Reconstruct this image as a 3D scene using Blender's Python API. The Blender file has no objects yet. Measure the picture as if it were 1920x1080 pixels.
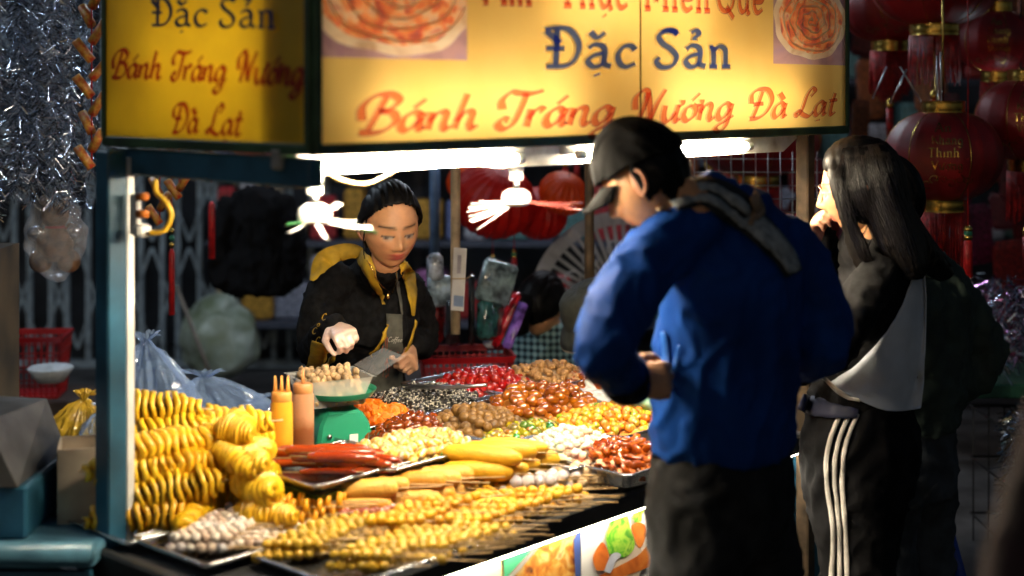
import bpy, bmesh, math, random
import numpy as np
from mathutils import Vector, Matrix, Euler, noise
from mathutils.bvhtree import BVHTree
random.seed(7)
R = math.radians
scene = bpy.context.scene
col = scene.collection

# ------------------------------------------------------------------ camera, sky, sun, exposure
HC, FPX, YH = 1.70, 2700.0, 170.0
cam_d = bpy.data.cameras.new('camera')
cam = bpy.data.objects.new('camera', cam_d)
col.objects.link(cam)
scene.camera = cam
cam.location = (0, 0, HC)
cam.rotation_euler = (R(90), 0, 0)
cam_d.sensor_width = 36.0
cam_d.lens = 36.0 * FPX / 1920.0
cam_d.shift_y = -(540.0 - YH) / 1920.0
cam_d.clip_start = 0.05
cam_d.clip_end = 500
cam_d.dof.use_dof = True
cam_d.dof.focus_distance = 3.95
cam_d.dof.aperture_fstop = 1.6
cam_d.dof.aperture_blades = 0

world = bpy.data.worlds.new('World')
scene.world = world
world.use_nodes = True
wn = world.node_tree
bg = wn.nodes['Background']
sky = wn.nodes.new('ShaderNodeTexSky')
sky.sky_type = 'NISHITA'
sky.sun_disc = False
sky.sun_elevation = R(20)
sky.sun_rotation = R(200)
wn.links.new(sky.outputs[0], bg.inputs[0])
bg.inputs[1].default_value = 0.0125
sun_d = bpy.data.lights.new('sun', 'SUN')
sun_d.energy = 0.01
sun_d.angle = R(8)
sun_d.color = (0.75, 0.85, 1.0)
sun = bpy.data.objects.new('sun', sun_d)
col.objects.link(sun)
sun.rotation_euler = (R(55), 0, R(20))
vs = scene.view_settings
vs.view_transform = 'Standard'
vs.look = 'None'
vs.exposure = 0.15
vs.gamma = 1.0
scene.cycles.use_denoising = True
scene.cycles.max_bounces = 6
scene.cycles.transparent_max_bounces = 12
scene.cycles.sample_clamp_indirect = 4.0
scene.cycles.caustics_reflective = False
scene.cycles.caustics_refractive = False

# ------------------------------------------------------------------ placing
def P(px, py, D):
    return Vector(((px - 960.0) / FPX * D, D, HC - (py - YH) * D / FPX))
O = Vector((-.445, 2.61, 0))
U = Vector((.676, .737, 0)); Vv = Vector((-.737, .676, 0)); ZV = Vector((0, 0, 1))
CART_ANG = math.atan2(U.y, U.x)
TZ = 0.75
def T(s, t, z):
    return Vector((O.x + U.x * s + Vv.x * t, O.y + U.y * s + Vv.y * t, z))
def on_plane(px, py, z):
    D = (HC - z) * FPX / (py - YH)
    return P(px, py, D)

# ------------------------------------------------------------------ materials
MATS = {}
def new_mat(name):
    m = bpy.data.materials.new(name); m.use_nodes = True
    return m, m.node_tree, m.node_tree.nodes['Principled BSDF']
def mat(name, c, rough=.55, metal=0., var=.15, scale=18., bump=0., bscale=60., spec=.5, coat=0., trans=0., c2=None, emit=None, estr=0., sub=0.):
    """Principled colour broken by two noises, optional bump."""
    if name in MATS: return MATS[name]
    m, nt, b = new_mat(name)
    tc = nt.nodes.new('ShaderNodeTexCoord')
    n = nt.nodes.new('ShaderNodeTexNoise'); n.inputs['Scale'].default_value = scale; n.inputs['Detail'].default_value = 5
    nt.links.new(tc.outputs['Object'], n.inputs['Vector'])
    rmp = nt.nodes.new('ShaderNodeValToRGB')
    lo = c2 if c2 else tuple(x * (1 - var * 2) for x in c)
    hi = c if c2 else tuple(min(1, x * (1 + var)) for x in c)
    rmp.color_ramp.elements[0].position = .35; rmp.color_ramp.elements[1].position = .65
    rmp.color_ramp.elements[0].color = (*lo, 1); rmp.color_ramp.elements[1].color = (*hi, 1)
    nt.links.new(n.outputs['Fac'], rmp.inputs['Fac'])
    nt.links.new(rmp.outputs['Color'], b.inputs['Base Color'])
    b.inputs['Roughness'].default_value = rough; b.inputs['Metallic'].default_value = metal
    b.inputs['Specular IOR Level'].default_value = spec
    b.inputs['Coat Weight'].default_value = coat; b.inputs['Coat Roughness'].default_value = .08
    b.inputs['Transmission Weight'].default_value = trans
    if sub:
        b.inputs['Subsurface Weight'].default_value = sub
        b.inputs['Subsurface Radius'].default_value = (.012, .006, .003)
    if bump:
        n2 = nt.nodes.new('ShaderNodeTexNoise'); n2.inputs['Scale'].default_value = bscale; n2.inputs['Detail'].default_value = 6
        nt.links.new(tc.outputs['Object'], n2.inputs['Vector'])
        bp = nt.nodes.new('ShaderNodeBump'); bp.inputs['Strength'].default_value = bump; bp.inputs['Distance'].default_value = .004
        nt.links.new(n2.outputs['Fac'], bp.inputs['Height']); nt.links.new(bp.outputs['Normal'], b.inputs['Normal'])
    if emit:
        b.inputs['Emission Color'].default_value = (*emit, 1); b.inputs['Emission Strength'].default_value = estr
    MATS[name] = m
    return m
def rand_mat(name, stops, rough=.4, spec=.5, coat=0., bump=0., bscale=90., trans=0., nscale=0., metal=0.):
    """Colour picked per object (Object Info random) from a ramp, so heaped pieces differ."""
    if name in MATS: return MATS[name]
    m, nt, b = new_mat(name)
    oi = nt.nodes.new('ShaderNodeObjectInfo')
    rmp = nt.nodes.new('ShaderNodeValToRGB')
    el = rmp.color_ramp.elements
    while len(el) < len(stops): el.new(.5)
    for i, c in enumerate(stops):
        el[i].position = i / max(1, len(stops) - 1); el[i].color = (*(v ** 1.28 for v in c), 1)
    tc = nt.nodes.new('ShaderNodeTexCoord')
    n = nt.nodes.new('ShaderNodeTexNoise'); n.inputs['Scale'].default_value = nscale or 60; n.inputs['Detail'].default_value = 4
    nt.links.new(tc.outputs['Object'], n.inputs['Vector'])
    mx = nt.nodes.new('ShaderNodeMix'); mx.data_type = 'RGBA'; mx.blend_type = 'MULTIPLY'; mx.inputs['Factor'].default_value = .55
    nt.links.new(oi.outputs['Random'], rmp.inputs['Fac'])
    nt.links.new(rmp.outputs['Color'], mx.inputs['A']); 
    g = nt.nodes.new('ShaderNodeMapRange'); g.inputs['To Min'].default_value = .45; g.inputs['To Max'].default_value = 1.3
    nt.links.new(n.outputs['Fac'], g.inputs['Value']); nt.links.new(g.outputs['Result'], mx.inputs['B'])
    nt.links.new(mx.outputs['Result'], b.inputs['Base Color'])
    b.inputs['Roughness'].default_value = rough; b.inputs['Specular IOR Level'].default_value = spec
    b.inputs['Coat Weight'].default_value = coat; b.inputs['Coat Roughness'].default_value = .07
    b.inputs['Transmission Weight'].default_value = trans; b.inputs['Metallic'].default_value = metal
    if bump:
        bp = nt.nodes.new('ShaderNodeBump'); bp.inputs['Strength'].default_value = bump; bp.inputs['Distance'].default_value = .003
        n2 = nt.nodes.new('ShaderNodeTexNoise'); n2.inputs['Scale'].default_value = bscale
        nt.links.new(tc.outputs['Object'], n2.inputs['Vector'])
        nt.links.new(n2.outputs['Fac'], bp.inputs['Height']); nt.links.new(bp.outputs['Normal'], b.inputs['Normal'])
    MATS[name] = m
    return m
def emis(name, c, s):
    if name in MATS: return MATS[name]
    m = bpy.data.materials.new(name); m.use_nodes = True
    nt = m.node_tree; nt.nodes.remove(nt.nodes['Principled BSDF'])
    e = nt.nodes.new('ShaderNodeEmission'); e.inputs[0].default_value = (*c, 1); e.inputs[1].default_value = s
    nt.links.new(e.outputs[0], nt.nodes['Material Output'].inputs[0])
    MATS[name] = m
    return m
def sheet_mat(name, c, transl=.6, var=.12, scale=9., c2=None, rough=.45):
    """Printed vinyl: part diffuse, part translucent, so a lamp behind it shows through."""
    if name in MATS: return MATS[name]
    m, nt, b = new_mat(name)
    tc = nt.nodes.new('ShaderNodeTexCoord')
    n = nt.nodes.new('ShaderNodeTexNoise'); n.inputs['Scale'].default_value = scale; n.inputs['Detail'].default_value = 5
    nt.links.new(tc.outputs['Object'], n.inputs['Vector'])
    rmp = nt.nodes.new('ShaderNodeValToRGB')
    rmp.color_ramp.elements[0].position = .3; rmp.color_ramp.elements[1].position = .6
    rmp.color_ramp.elements[0].color = (*(c2 or tuple(x * (1 - var) for x in c)), 1); rmp.color_ramp.elements[1].color = (*c, 1)
    nt.links.new(n.outputs['Fac'], rmp.inputs['Fac']); nt.links.new(rmp.outputs['Color'], b.inputs['Base Color'])
    b.inputs['Roughness'].default_value = rough
    tr = nt.nodes.new('ShaderNodeBsdfTranslucent'); nt.links.new(rmp.outputs['Color'], tr.inputs[0])
    mx = nt.nodes.new('ShaderNodeMixShader'); mx.inputs[0].default_value = transl
    nt.links.new(b.outputs[0], mx.inputs[1]); nt.links.new(tr.outputs[0], mx.inputs[2])
    nt.links.new(mx.outputs[0], nt.nodes['Material Output'].inputs[0])
    MATS[name] = m
    return m
def film_mat(name, tint, clear=.55, rough=.12):
    """Thin clear plastic film: mostly see-through with sharp glints."""
    if name in MATS: return MATS[name]
    m, nt, b = new_mat(name)
    b.inputs['Base Color'].default_value = (*tint, 1); b.inputs['Roughness'].default_value = rough; b.inputs['Specular IOR Level'].default_value = .9
    tp = nt.nodes.new('ShaderNodeBsdfTransparent'); tp.inputs[0].default_value = (*(min(1, .75 + x * .25) for x in tint), 1)
    mx = nt.nodes.new('ShaderNodeMixShader'); mx.inputs[0].default_value = clear
    nt.links.new(b.outputs[0], mx.inputs[1]); nt.links.new(tp.outputs[0], mx.inputs[2])
    nt.links.new(mx.outputs[0], nt.nodes['Material Output'].inputs[0])
    tc = nt.nodes.new('ShaderNodeTexCoord'); n = nt.nodes.new('ShaderNodeTexNoise'); n.inputs['Scale'].default_value = 25
    bp = nt.nodes.new('ShaderNodeBump'); bp.inputs['Strength'].default_value = .5; bp.inputs['Distance'].default_value = .01
    nt.links.new(tc.outputs['Object'], n.inputs['Vector']); nt.links.new(n.outputs['Fac'], bp.inputs['Height']); nt.links.new(bp.outputs['Normal'], b.inputs['Normal'])
    MATS[name] = m
    return m
def food_print(name, stops, scale=14., swirl=None, transl=.4):
    """A printed photograph of food: voronoi and noise through a colour ramp, optional spiral of sauce."""
    if name in MATS: return MATS[name]
    m, nt, b = new_mat(name)
    tc = nt.nodes.new('ShaderNodeTexCoord')
    n = nt.nodes.new('ShaderNodeTexNoise'); n.inputs['Scale'].default_value = scale; n.inputs['Detail'].default_value = 7; n.inputs['Distortion'].default_value = .8
    nt.links.new(tc.outputs['Object'], n.inputs['Vector'])
    rmp = nt.nodes.new('ShaderNodeValToRGB'); el = rmp.color_ramp.elements
    while len(el) < len(stops): el.new(.5)
    for i, c in enumerate(stops):
        el[i].position = .32 + .36 * i / (len(stops) - 1); el[i].color = (*c, 1)
    nt.links.new(n.outputs['Fac'], rmp.inputs['Fac'])
    out = rmp.outputs['Color']
    b.inputs['Roughness'].default_value = .5
    nt.links.new(out, b.inputs['Base Color'])
    tr = nt.nodes.new('ShaderNodeBsdfTranslucent'); nt.links.new(out, tr.inputs[0])
    mx = nt.nodes.new('ShaderNodeMixShader'); mx.inputs[0].default_value = transl
    nt.links.new(b.outputs[0], mx.inputs[1]); nt.links.new(tr.outputs[0], mx.inputs[2])
    nt.links.new(mx.outputs[0], nt.nodes['Material Output'].inputs[0])
    MATS[name] = m
    return m
def col_mat(name, rough=.5, sub=0., spec=.4, bump=.1):
    """Skin: colour from the 'Col' vertex colours (lips, brows, skin), faint pores."""
    if name in MATS: return MATS[name]
    m, nt, b = new_mat(name)
    a = nt.nodes.new('ShaderNodeAttribute'); a.attribute_name = 'Col'
    tc = nt.nodes.new('ShaderNodeTexCoord'); n = nt.nodes.new('ShaderNodeTexNoise'); n.inputs['Scale'].default_value = 45; n.inputs['Detail'].default_value = 5
    nt.links.new(tc.outputs['Object'], n.inputs['Vector'])
    g = nt.nodes.new('ShaderNodeMapRange'); g.inputs['To Min'].default_value = .75; g.inputs['To Max'].default_value = 1.2
    nt.links.new(n.outputs['Fac'], g.inputs['Value'])
    mx = nt.nodes.new('ShaderNodeMix'); mx.data_type = 'RGBA'; mx.blend_type = 'MULTIPLY'; mx.inputs['Factor'].default_value = 1
    nt.links.new(a.outputs['Color'], mx.inputs['A']); nt.links.new(g.outputs['Result'], mx.inputs['B'])
    nt.links.new(mx.outputs['Result'], b.inputs['Base Color'])
    b.inputs['Roughness'].default_value = rough; b.inputs['Specular IOR Level'].default_value = spec
    if sub:
        b.inputs['Subsurface Weight'].default_value = sub; b.inputs['Subsurface Radius'].default_value = (.012, .005, .003); b.inputs['Subsurface Scale'].default_value = .6
    bp = nt.nodes.new('ShaderNodeBump'); bp.inputs['Strength'].default_value = bump; bp.inputs['Distance'].default_value = .002
    n2 = nt.nodes.new('ShaderNodeTexNoise'); n2.inputs['Scale'].default_value = 260
    nt.links.new(tc.outputs['Object'], n2.inputs['Vector']); nt.links.new(n2.outputs['Fac'], bp.inputs['Height']); nt.links.new(bp.outputs['Normal'], b.inputs['Normal'])
    MATS[name] = m
    return m

# ------------------------------------------------------------------ mesh building
class MB:
    def __init__(s): s.v = []; s.f = []; s.m = []
    def add(s, v, f, mi=0):
        o = len(s.v); s.v += [tuple(p) for p in v]; s.f += [tuple(i + o for i in q) for q in f]; s.m += [mi] * len(f); return s
    def box(s, c, size, rz=0., mi=0, bev=0., rot=None):
        c = Vector(c); hx, hy, hz = (x / 2 for x in size)
        M = rot if rot is not None else Matrix.Rotation(rz, 3, 'Z')
        if bev <= 0:
            vs_ = [(x, y, z) for z in (-hz, hz) for y in (-hy, hy) for x in (-hx, hx)]
            f = [(0, 2, 3, 1), (4, 5, 7, 6), (0, 1, 5, 4), (2, 6, 7, 3), (0, 4, 6, 2), (1, 3, 7, 5)]
        else:
            b = min(bev, hx * .9, hy * .9, hz * .9); vs_ = []; n = 8
            ring = [(hx - b, -hy), (hx, -hy + b), (hx, hy - b), (hx - b, hy), (-hx + b, hy), (-hx, hy - b), (-hx, -hy + b), (-hx + b, -hy)]
            ins = [(x * (hx - b) / hx if abs(x) > hx - b - 1e-9 else x, y * (hy - b) / hy if abs(y) > hy - b - 1e-9 else y) for x, y in ring]
            for z, rr in ((-hz, ins), (-hz + b, ring), (hz - b, ring), (hz, ins)): vs_ += [(x, y, z) for x, y in rr]
            f = [tuple(range(n))[::-1], tuple(range(3 * n, 4 * n))]
            for k in range(3):
                for i in range(n): f.append((k * n + i, k * n + (i + 1) % n, (k + 1) * n + (i + 1) % n, (k + 1) * n + i))
        return s.add([M @ Vector(p) + c for p in vs_], f, mi)
    def tube(s, pts, r, seg=8, mi=0, cap=True, closed=False):
        pts = [Vector(p) for p in pts]; n = len(pts)
        rs = r if isinstance(r, (list, tuple)) else [r] * n
        vs_, f = [], []; ref = None
        for i, p in enumerate(pts):
            a = pts[i - 1] if (i or closed) else p; c = pts[(i + 1) % n] if (i < n - 1 or closed) else p
            t = (c - a)
            t = t.normalized() if t.length > 1e-9 else Vector((0, 0, 1))
            if ref is None: ref = t.orthogonal().normalized()
            ref = (ref - t * ref.dot(t))
            ref = ref.normalized() if ref.length > 1e-6 else t.orthogonal().normalized()
            q = t.cross(ref); rr = rs[i]; ra, rb = rr if isinstance(rr, tuple) else (rr, rr)
            for k in range(seg):
                an = 2 * math.pi * k / seg
                vs_.append(p + ref * (ra * math.cos(an)) + q * (rb * math.sin(an)))
        for i in range(n if closed else n - 1):
            j = (i + 1) % n
            for k in range(seg): f.append((i * seg + k, i * seg + (k + 1) % seg, j * seg + (k + 1) % seg, j * seg + k))
        if cap and not closed: f += [tuple(range(seg))[::-1], tuple(range((n - 1) * seg, n * seg))]
        return s.add(vs_, f, mi)
    def loft(s, secs, seg=20, mi=0, cap=True):
        """secs: (centre, half-width vector, half-depth vector)"""
        vs_, f = [], []
        for c, a, b in secs:
            c, a, b = Vector(c), Vector(a), Vector(b)
            for k in range(seg):
                an = 2 * math.pi * k / seg
                vs_.append(c + a * math.cos(an) + b * math.sin(an))
        n = len(secs)
        for i in range(n - 1):
            for k in range(seg): f.append((i * seg + k, i * seg + (k + 1) % seg, (i + 1) * seg + (k + 1) % seg, (i + 1) * seg + k))
        if cap: f += [tuple(range(seg))[::-1], tuple(range((n - 1) * seg, n * seg))]
        return s.add(vs_, f, mi)
    def ball(s, c, r, seg=12, rings=8, mi=0, rot=None):
        c = Vector(c); r = r if isinstance(r, (tuple, list)) else (r, r, r)
        vs_ = [(0, 0, 1)]
        for i in range(1, rings):
            th = math.pi * i / rings
            vs_ += [(math.sin(th) * math.cos(2 * math.pi * k / seg), math.sin(th) * math.sin(2 * math.pi * k / seg), math.cos(th)) for k in range(seg)]
        vs_.append((0, 0, -1)); f = []
        for k in range(seg): f.append((0, 1 + k, 1 + (k + 1) % seg))
        for i in range(rings - 2):
            a = 1 + i * seg
            for k in range(seg): f.append((a + k, a + seg + k, a + seg + (k + 1) % seg, a + (k + 1) % seg))
        a = 1 + (rings - 2) * seg; e = len(vs_) - 1
        for k in range(seg): f.append((a + k, e, a + (k + 1) % seg))
        vv = [Vector((x * r[0], y * r[1], z * r[2])) for x, y, z in vs_]
        if rot is not None: vv = [rot @ p for p in vv]
        return s.add([p + c for p in vv], f, mi)
    def lathe(s, prof, c=(0, 0, 0), seg=24, mi=0):
        c = Vector(c); vs_, f = [], []
        for r, z in prof: vs_ += [c + Vector((r * math.cos(2 * math.pi * k / seg), r * math.sin(2 * math.pi * k / seg), z)) for k in range(seg)]
        for i in range(len(prof) - 1):
            for k in range(seg): f.append((i * seg + k, i * seg + (k + 1) % seg, (i + 1) * seg + (k + 1) % seg, (i + 1) * seg + k))
        return s.add(vs_, f, mi)
    def grid(s, fn, nu, nv, mi=0):
        vs_ = [fn(i / nu, j / nv) for j in range(nv + 1) for i in range(nu + 1)]
        f = [(j * (nu + 1) + i, j * (nu + 1) + i + 1, (j + 1) * (nu + 1) + i + 1, (j + 1) * (nu + 1) + i) for j in range(nv) for i in range(nu)]
        return s.add(vs_, f, mi)
    def mesh(s, name, mats, smooth=True):
        me = bpy.data.meshes.new(name)
        me.from_pydata([tuple(p) for p in s.v], [], s.f)
        for m in (mats if isinstance(mats, (list, tuple)) else [mats]): me.materials.append(m)
        if len(me.materials) > 1: me.polygons.foreach_set('material_index', s.m)
        if smooth: me.polygons.foreach_set('use_smooth', [True] * len(me.polygons))
        me.update()
        return me
    def build(s, name, mats, parent=None, smooth=True, auto=None):
        me = s.mesh(name, mats, smooth)
        if smooth and auto: me.set_sharp_from_angle(angle=R(auto))
        return obj(name, me, parent)
def obj(name, me, parent=None):
    o = bpy.data.objects.new(name, me); col.objects.link(o)
    if parent is not None: o.parent = parent
    return o
def tag(o, label, cat, group=None, kind=None):
    o['label'] = label
    if cat: o['category'] = cat
    if group: o['group'] = group
    if kind: o['kind'] = kind
    return o
def thing(name, label, cat, loc=(0, 0, 0), rz=0., group=None):
    o = bpy.data.objects.new(name, None); col.objects.link(o)
    o.empty_display_size = .05
    o.location = loc; o.rotation_euler = (0, 0, rz)
    return tag(o, label, cat, group)
def struct(o, label=None):
    o['kind'] = 'structure'
    if label: o['label'] = label
    return o
def copy_tree(o, parent=None):
    c = o.copy(); col.objects.link(c); c.parent = parent
    for ch in o.children: copy_tree(ch, c)
    return c
def local(root, o):
    """Keep world-built parts in place under an Empty that has a location."""
    bpy.context.view_layer.update()
    o.parent = root; o.matrix_parent_inverse = root.matrix_world.inverted()
    return o
def remeshed(mb, voxel=.012, smooth=6, fac=.5, noisef=None):
    """Voxel-union of overlapping lofts into one continuous skin; returns (verts, faces)."""
    me = mb.mesh('tmp', [], True); o = bpy.data.objects.new('tmp', me); col.objects.link(o)
    r = o.modifiers.new('r', 'REMESH'); r.mode = 'VOXEL'; r.voxel_size = voxel; r.use_smooth_shade = True
    if smooth:
        sm = o.modifiers.new('s', 'SMOOTH'); sm.factor = fac; sm.iterations = smooth
    dg = bpy.context.evaluated_depsgraph_get(); ev = o.evaluated_get(dg); m2 = ev.to_mesh()
    v = [x.co.copy() for x in m2.vertices]; n = [x.normal.copy() for x in m2.vertices]; f = [tuple(p.vertices) for p in m2.polygons]
    ev.to_mesh_clear(); bpy.data.objects.remove(o); bpy.data.meshes.remove(me)
    if noisef: v = [p + nn * noisef(p) for p, nn in zip(v, n)]
    return v, f
def folds(amp=.008, sx=14., sz=5., seed=0.):
    o = Vector((seed, seed * 1.7, 0))
    def f(p):
        q = Vector((p.x * sx, p.y * sx, p.z * sz)) + o
        a = noise.noise(q); b = noise.noise(q * 2.3 + Vector((5, 1, 3)))
        c = noise.noise(Vector((q.x * .8 + q.z * 1.4, q.y * .8, q.z * 1.6 - q.x)) * 1.7 + Vector((2, 9, 4)))
        return amp * (max(0., 1 - abs(a) * 3.2) ** 1.3 * 1.1 + max(0., 1 - abs(c) * 4.5) * .8 + b * .35 - .4)
    return f
def colour(me, c, fn=None):
    a = me.color_attributes.new('Col', 'FLOAT_COLOR', 'POINT')
    a.data.foreach_set('color', np.array([(*(fn(i) if fn else c), 1) for i in range(len(me.vertices))], dtype=np.float32).ravel())
def catmull(pts, n=8):
    pts = [Vector(p) for p in pts]; out = []
    for i in range(len(pts) - 1):
        p0 = pts[max(0, i - 1)]; p1 = pts[i]; p2 = pts[i + 1]; p3 = pts[min(len(pts) - 1, i + 2)]
        for k in range(n):
            t = k / n
            out.append(.5 * ((2 * p1) + (p2 - p0) * t + (2 * p0 - 5 * p1 + 4 * p2 - p3) * t * t + (3 * p1 - p0 - 3 * p2 + p3) * t ** 3))
    out.append(pts[-1]); return out
def drape(rows, bvh, off, name, m, parent, D0, sub=6, double=True):
    """A cloth strip that lies on a body: rows of (px,py) pairs, each dropped on the surface along the line of sight."""
    cp = Vector((0, 0, HC)); mb = MB(); g = []
    for row in rows:
        line = []
        for px, py in row:
            d = (P(px, py, 1.) - cp).normalized()
            h = bvh.ray_cast(cp, d)
            if h[0] is None: line.append(P(px, py, D0) )
            else:
                nn = h[1] if h[1].dot(d) < 0 else -h[1]
                line.append(h[0] + (nn * .6 - d * .4) * off)
        g.append(line)
    nu = len(g[0]) - 1
    vs_ = [p for l in g for p in l]; w = nu + 1
    f = [(j * w + i, j * w + i + 1, (j + 1) * w + i + 1, (j + 1) * w + i) for j in range(len(g) - 1) for i in range(nu)]
    mb.add(vs_, f); o = mb.build(name, m, parent)
    so = o.modifiers.new('thick', 'SOLIDIFY'); so.thickness = .003; so.offset = 0
    sm = o.modifiers.new('smooth', 'SMOOTH'); sm.iterations = 2; sm.factor = .4
    return o
def band(path, widths, n=10, across=3):
    """rows for drape(): a band of the given pixel widths along a pixel path"""
    p3 = catmull([(x, y, w) for (x, y), w in zip(path, widths)], n); rows = []
    for i, p in enumerate(p3):
        a = p3[max(0, i - 1)]; b = p3[min(len(p3) - 1, i + 1)]
        t = Vector((b.x - a.x, b.y - a.y)); t = t.normalized() if t.length > 1e-6 else Vector((1, 0)); nrm = Vector((-t.y, t.x))
        rows.append([(p.x + nrm.x * p.z * (k / across - .5), p.y + nrm.y * p.z * (k / across - .5)) for k in range(across + 1)])
    return rows
# ------------------------------------------------------------------ lettering: pen strokes swept with a broad nib
GS = {  # script hand: advance, strokes
 'a': (.56, [[(.42,.40),(.26,.5),(.09,.36),(.06,.12),(.18,0),(.33,.12),(.43,.34)], [(.46,.5),(.43,.2),(.47,.02),(.58,.08)]]),
 'n': (.55, [[(.04,.5),(.05,.25),(.05,0)], [(.05,.22),(.15,.44),(.29,.5),(.36,.4),(.36,.14),(.43,0),(.55,.08)]]),
 'h': (.55, [[(.13,1.0),(.08,.5),(.05,0)], [(.06,.22),(.16,.44),(.29,.5),(.36,.4),(.36,.14),(.43,0),(.55,.08)]]),
 'r': (.38, [[(.05,.5),(.05,.25),(.05,0)], [(.05,.22),(.13,.42),(.24,.51),(.35,.44)]]),
 'g': (.58, [[(.42,.40),(.26,.5),(.09,.36),(.06,.12),(.18,0),(.33,.12),(.43,.34)], [(.46,.5),(.43,.1),(.38,-.25),(.22,-.4),(.08,-.33),(.14,-.2),(.36,-.06),(.58,.1)]]),
 'u': (.57, [[(.04,.5),(.05,.18),(.14,0),(.28,.06),(.40,.28)], [(.43,.5),(.41,.14),(.47,0),(.57,.08)]]),
 'o': (.48, [[(.26,.5),(.09,.37),(.06,.13),(.2,0),(.37,.13),(.39,.36),(.26,.5)]]),
 't': (.40, [[(.24,.82),(.18,.4),(.17,.1),(.25,0),(.4,.08)], [(.04,.52),(.2,.54),(.38,.56)]]),
 'e': (.46, [[(.08,.25),(.28,.28),(.38,.4),(.26,.5),(.1,.38),(.07,.12),(.2,0),(.44,.12)]]),
 'f': (.34, [[(.42,.92),(.3,1.0),(.2,.8),(.14,.3),(.06,-.3),(-.04,-.3)], [(.0,.5),(.16,.52),(.32,.52)]]),
 'C': (.66, [[(.6,.82),(.45,1.),(.2,.85),(.06,.45),(.14,.1),(.35,0),(.6,.16)]]),
 'B': (.74, [[(.02,.3),(-.05,.66),(.12,.95),(.42,1.02),(.63,.84),(.52,.62),(.3,.54)], [(.3,.54),(.58,.5),(.68,.26),(.52,.03),(.26,-.04),(.02,0)], [(.36,.95),(.27,.45),(.18,.02)]]),
 'T': (.62, [[(.06,.5),(.0,.75),(.14,.97),(.36,.95),(.62,.94),(.86,1.02)], [(.5,.94),(.44,.4),(.36,.08),(.2,-.03),(.06,.08),(.12,.24),(.26,.2)]]),
 'N': (.80, [[(.02,.4),(-.04,.75),(.12,.98),(.27,.9),(.25,.5),(.16,0)], [(.27,.92),(.4,.5),(.5,.04)], [(.5,.04),(.6,.55),(.76,1.0)]]),
 'D': (.84, [[(.34,.93),(.26,.4),(.18,.03)], [(.02,.5),(-.02,.82),(.2,1.0),(.55,.96),(.76,.6),(.64,.2),(.38,0),(.06,-.02)], [(.1,.47),(.28,.49),(.46,.5)]]),
 'L': (.72, [[(.5,.72),(.64,.92),(.48,1.02),(.32,.75),(.22,.25),(.08,.02),(-.02,.1),(.1,.17),(.34,.03),(.58,-.02),(.74,.14)]]),
}
GD = {  # display letters
 'D': (.86, [[(.3,.95),(.29,.5),(.27,.05)], [(.04,.93),(.3,.98),(.58,.93),(.78,.6),(.72,.25),(.5,.04),(.06,.02)], [(.06,.47),(.25,.47),(.46,.47)], [(.06,.9),(.2,.76),(.36,.6)]]),
 'a': (.66, [[(.1,.48),(.24,.58),(.42,.54),(.48,.38),(.46,.1),(.62,.02)], [(.46,.36),(.22,.3),(.08,.16),(.18,.02),(.34,.03),(.46,.14)]]),
 'c': (.56, [[(.5,.46),(.4,.56),(.22,.54),(.08,.34),(.12,.1),(.28,.01),(.5,.1)]]),
 'S': (.70, [[(.6,.86),(.5,.97),(.28,.97),(.12,.8),(.22,.62),(.45,.46),(.58,.26),(.46,.04),(.2,.0),(.06,.14),(.14,.26)], [(.2,.9),(.4,.95),(.62,.92)]]),
 'n': (.66, [[(.12,.56),(.14,.3),(.13,.02)], [(.13,.42),(.3,.57),(.46,.5),(.48,.28),(.48,.02)], [(.02,.02),(.24,.02)], [(.38,.02),(.62,.02)], [(.02,.54),(.13,.55)]]),
 'm': (.95, [[(.12,.56),(.13,.02)], [(.13,.44),(.28,.57),(.42,.48),(.43,.02)], [(.43,.44),(.6,.57),(.74,.48),(.75,.02)], [(.03,.02),(.22,.02)], [(.34,.02),(.52,.02)], [(.66,.02),(.88,.02)]]),
 'A': (.86, [[(.06,.02),(.4,.98)], [(.4,.98),(.76,.02)], [(.2,.35),(.6,.35)], [(-.02,.02),(.16,.02)], [(.62,.02),(.86,.02)]]),
 'T': (.80, [[(.4,.95),(.4,.02)], [(.04,.92),(.4,.95),(.78,.92)], [(.26,.02),(.56,.02)]]),
 'h': (.68, [[(.14,1.),(.14,.02)], [(.14,.42),(.3,.57),(.48,.5),(.5,.02)], [(.04,.02),(.25,.02)], [(.4,.02),(.62,.02)]]),
 'u': (.68, [[(.12,.55),(.12,.2),(.24,.02),(.42,.08),(.5,.22)], [(.5,.55),(.5,.02),(.62,.02)]]),
 'M': (1.0, [[(.14,.95),(.12,.02)], [(.14,.95),(.48,.2)], [(.48,.2),(.82,.95)], [(.82,.95),(.84,.02)], [(.02,.02),(.24,.02)], [(.72,.02),(.96,.02)]]),
 'i': (.34, [[(.16,.55),(.16,.02)], [(.05,.02),(.28,.02)]]),
 'e': (.58, [[(.1,.3),(.5,.32),(.44,.52),(.24,.55),(.08,.32),(.14,.08),(.3,.01),(.5,.1)]]),
 'Q': (.90, [[(.45,.98),(.16,.85),(.06,.5),(.16,.14),(.42,.02),(.7,.14),(.8,.5),(.7,.86),(.45,.98)], [(.45,.16),(.6,.0),(.78,-.16)]]),
 'K': (.80, [[(.14,.95),(.14,.02)], [(.7,.95),(.16,.45)], [(.3,.55),(.76,.02)]]),
 'V': (.80, [[(.05,.95),(.4,.02)], [(.4,.02),(.76,.95)]]),
 'g': (.64, [[(.5,.4),(.3,.57),(.1,.4),(.12,.1),(.3,.0),(.5,.18)], [(.5,.55),(.5,-.2),(.3,-.34),(.1,-.24)]]),
 'o': (.62, [[(.3,.57),(.1,.4),(.1,.15),(.3,.0),(.5,.15),(.5,.4),(.3,.57)]]),
}
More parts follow.
